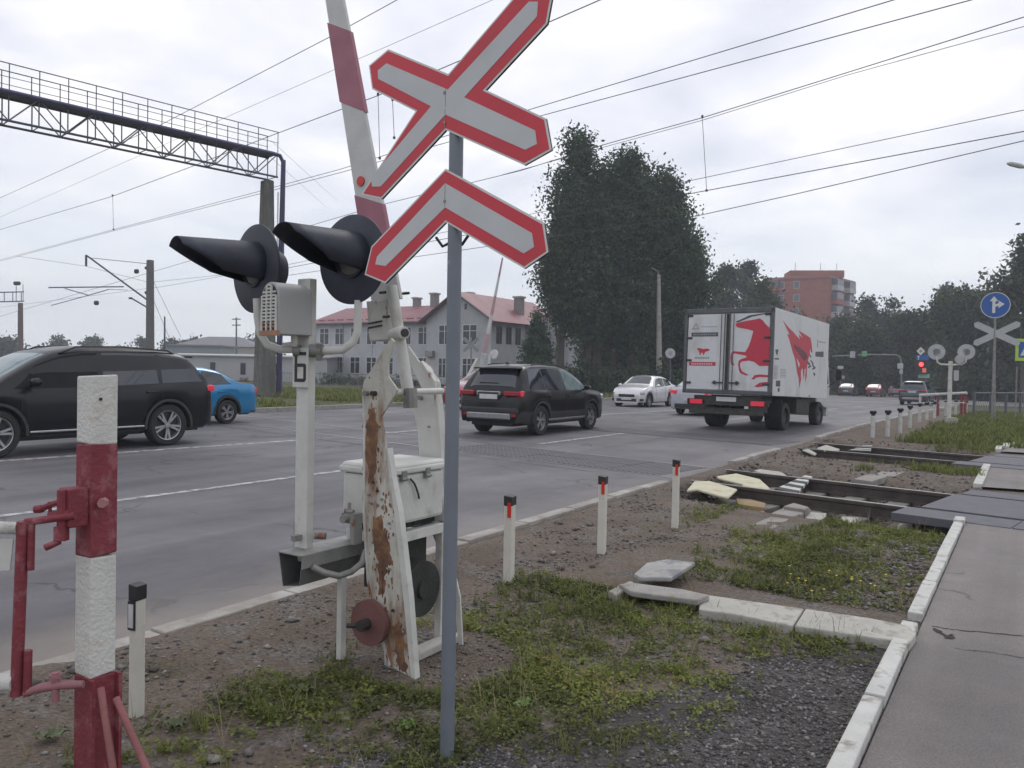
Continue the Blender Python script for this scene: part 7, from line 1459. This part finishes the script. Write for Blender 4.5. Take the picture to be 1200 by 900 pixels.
blades(26000, (15.2, 44, -9, -1.5), 6, .10, .15, 'turf_grass', grass_m, dens=lambda x, y, s, v: sstep(-1.5, -2.3, v)*(.35+.65*sstep(.4, .55, fbm(x*.7, y*.7, 3)))*((s > 30) | (v > -4.2-.15*(s-15)) | (v < -8)), wd=.013, tone=(.40, .2))
blades(30000, (-6, 50, 16.75, 36), 5, .14, .22, 'turf_grass', grass_m, dens=lambda x, y, s, v: (.30+.7*sstep(.42, .55, fbm(x*.4, y*.4, 3)))*(np.abs(x*TN.x+y*TN.y-11.1) > 1.5)*(np.abs(x*TN.x+y*TN.y-17.4) > 1.5), wd=.02, tone=(.5, .22))
dry_m = tint_mat('dry_stalks', [(.22, .19, .11), (.32, .27, .16), (.20, .22, .09)], trans=.2)
blades(420, (-3.4, 4.2, -3.6, -1.0), 4, .02, .20, 'dry_stalks', dry_m, wd=.0016)
blades(140, (-4.2, -2.2, -2.4, -.9), 4, .02, .16, 'dry_stalks', dry_m, dens=lambda x, y, s, v: .3+0*x, wd=.0016)
# scattered low sprouts softening the bare ground
leaves(2600, (-4.5, 5, -3.6, -.35), 9, .035, .017, 'stray_sprouts', leaf_weed, .025)
# broad dock leaves
def rosette(cx, cy, n, size, m, name='broad_leaf_plant', lbl=None):
    p = gr(cx, cy, 0); t = thing(name, lbl, 'plant', (p.x, p.y, float(height(p.x, p.y))))
    for k in range(n):
        a = 2*math.pi*k/n+random.uniform(-.3, .3); L_ = size*random.uniform(.7, 1.1); ca, sa = math.cos(a), math.sin(a); vs = []; 
        for i in range(6):
            f = i/5; wd = L_*.24*math.sin(math.pi*min(1, f*.9+.08))**.7 if i < 5 else .001; z = L_*(.35*math.sin(f*2.0)); 
            for sg in (-1, 0, 1): vs.append((ca*L_*f-sa*wd*sg, sa*L_*f+ca*wd*sg, z+.012+(abs(sg)*.012*math.sin(f*9+k))))
        fs = [(i*3+j, i*3+j+1, i*3+j+4, i*3+j+3) for i in range(5) for j in range(2)]; MB().add(vs, fs).build('leaf', m, t, world=False, smooth=True)
dockm = mat('dull_broad_leaf', (.085, .105, .045), .6, var=.2, scale=14, bump=.2)
rosette(352, 812, 7, .065, dockm, lbl='small broad-leaved plant on bare soil left of the rusty barrier foot'); rosette(60, 868, 6, .075, dockm, lbl='flat broad-leaved plant at the bottom left corner'); rosette(615, 778+50, 8, .06, mat('fresh_green_leaf', (.12, .20, .04), .6, var=.15), lbl='bright green leafy plant in the weeds right of the signpost'); rosette(205, 855, 8, .06, dockm, lbl='leafy plant at the foot of the slim marker post')
rosette(478, 852, 9, .05, mat('fresh_green_leaf', (.12, .20, .04), .6), lbl='small bright green leaf clump just left of the signpost foot')
# stones
def stones(n, box, size, name, m, dens, emb=.9):
    x, y, s, v = scatter(n, *box, rng); k = (rng.random(n) < dens(x, y, s, v)) & ~on_slab(s, v); x, y = x[k], y[k]; N_ = len(x)
    base = np.array([(1, 0, 0), (.3, .95, .1), (-.8, .6, 0), (-.9, -.5, .05), (.2, -1, 0), (.1, .1, .75), (.45, .3, .62), (0, 0, -.6)], float); fc = [(0, 1, 6), (1, 2, 5), (1, 5, 6), (2, 3, 5), (3, 4, 5), (4, 6, 5), (4, 0, 6), (1, 0, 7), (2, 1, 7), (3, 2, 7), (4, 3, 7), (0, 4, 7)]
    sz = size[0]*(size[1]/size[0])**(rng.random(N_)**2.2); P = base[None]*(1+.28*rng.normal(size=(N_, 8, 3))); P *= np.stack([np.ones(N_), .6+.5*rng.random(N_), .5+.4*rng.random(N_)], -1)[:, None, :]*sz[:, None, None]
    a = rng.random(N_)*6.283; ca, sa = np.cos(a)[:, None], np.sin(a)[:, None]; X = P[..., 0]*ca-P[..., 1]*sa; Y = P[..., 0]*sa+P[..., 1]*ca
    V_ = np.stack([X+x[:, None], Y+y[:, None], P[..., 2]+(height(x, y)+sz*emb*.3)[:, None]], -1).reshape(-1, 3); F_a = (np.arange(N_)[:, None, None]*8+np.array(fc)[None]).reshape(-1, 3)
    o = linkmesh(name, npmesh(name, V_, F_a, m, np.repeat(rng.random(N_), 12))); o['kind'] = 'stuff'
stone_m = tint_mat('verge_gravel', [(.07, .063, .058), (.12, .11, .105), (.18, .165, .155), (.30, .285, .27)], rough=.9, trans=0)
dark_stone = tint_mat('dark_gravel', [(.050, .047, .047), (.085, .080, .080), (.13, .125, .122), (.26, .25, .245)], rough=.9, trans=0)
tnf = lambda x, y, c: np.abs(x*TN.x+y*TN.y-c)
stones(26000, (-4.2, .3, -3.62, -.15), (.003, .016), 'verge_gravel', stone_m, lambda x, y, s, v: .25+.75*sstep(.45, .6, fbm(x*2+1, y*2, 3)))
stones(15000, (.3, 5.2, -3.62, -.2), (.005, .022), 'verge_gravel', stone_m, lambda x, y, s, v: .2+.8*sstep(.45, .6, fbm(x*2+1, y*2, 3)))
stones(1500, (-4, 5, -3.6, -.3), (.014, .045), 'rubble_stones', stone_m, lambda x, y, s, v: .12+.6*sstep(.52, .64, fbm(x*1.7+6, y*1.7, 3)))
stones(34000, (-4.2, -.5, -3.62, -2.3), (.003, .015), 'dark_gravel', dark_stone, lambda x, y, s, v: sstep(-2.85, -3.2, v)*sstep(-.8, -1.3, s))
stones(30000, (-3.6, -2.4, -3.0, -1.5), (.004, .013), 'dark_gravel', dark_stone, lambda x, y, s, v: np.exp(-(((x+.24)/.42)**2+((y-3.16)/.22)**2)*1.3))
stones(12000, (4.6, 15, -3.7, -.2), (.012, .04), 'track_ballast', dark_stone, lambda x, y, s, v: np.clip(.15+.9*((tnf(x, y, 11.1) < 1.8) | (tnf(x, y, 17.4) < 1.8)), 0, 1))
stones(2500, (.1, 2.6, -3.6, -2.8), (.008, .03), 'pale_rubble', stone_m, lambda x, y, s, v: .7+0*x)
# crumbled tar gravel lying in the corner by the footpath and round the signpost foot
def patch_sheet(name, fn, s0, s1, v0, v1, m):
    st_ = .03; S_ = np.arange(s0, s1, st_); V_ = np.arange(v0, v1, st_); a, b = np.meshgrid(S_, V_, indexing='ij'); x = K0.x+a*DR.x+b*NR.x; y = K0.y+a*DR.y+b*NR.y; z = height(x, y)+.0005+.003*fbm(x*20, y*20, 2)
    i = np.arange(a.size).reshape(a.shape); Fq = np.stack([i[:-1, :-1], i[1:, :-1], i[1:, 1:], i[:-1, 1:]], -1).reshape(-1, 4); keep = fn(x, y, a, b)[:-1, :-1].ravel()
    o = linkmesh(name, npmesh(name, np.stack([x, y, z], -1), Fq[keep], m, smooth=True)); o['kind'] = 'stuff'
tarm = soil_mat('crumbled_tar_gravel', (.075, .070, .068), (.105, .098, .095), (.125, .118, .115), (.09, .085, .08), (.6, .8))
patch_sheet('crumbled_tar', lambda x, y, s, v: ((fbm(x*4, y*4, 3)-.47)*.9+(-3.14-v)*1.2+(-1.05-s)*.45 > 0) & (v > -3.62) & (s < -.62) & (v < -2.4), -4.2, -.55, -3.64, -2.3, tarm)
patch_sheet('crumbled_tar', lambda x, y, s, v: ((fbm(x*6, y*6, 3)-.5)*.7+1-((x+.2)/.62)**2-((y-3.05)/.28)**2 > .25), -4.0, -2.2, -3.2, -1.2, tarm)
# little yellow flowers by the slab
fl = MB()
for _ in range(16):
    p = rd(random.uniform(.1, .9), random.uniform(-3.4, -2.7)); z = float(height(p.x, p.y))+random.uniform(.05, .09); fl.path([(p.x, p.y, z-.05), (p.x, p.y, z)], .001, 3); fl.lathe([(0, .004), (.011, 0)], 7, M=Matrix.Translation((p.x, p.y, z)))
o = fl.build('yellow_flowers', mat('flower_yellow', (.60, .45, .03), .7, bump=0)); o['kind'] = 'stuff'

# ------------------------------------------------------------------ haze
hm_ = bpy.data.materials.new('haze_air'); hm_.use_nodes = True; tt = hm_.node_tree; tt.nodes.remove(tt.nodes['Principled BSDF']); pv = tt.nodes.new('ShaderNodeVolumePrincipled'); pv.inputs['Color'].default_value = (.86, .90, 1.0, 1); pv.inputs['Density'].default_value = .0013; pv.inputs['Anisotropy'].default_value = 0; tt.links.new(pv.outputs[0], tt.nodes['Material Output'].inputs['Volume'])
hb_ = MB().box((20, 150, 16), (760, 700, 43)); o = hb_.build('haze', hm_); o['kind'] = 'stuff'
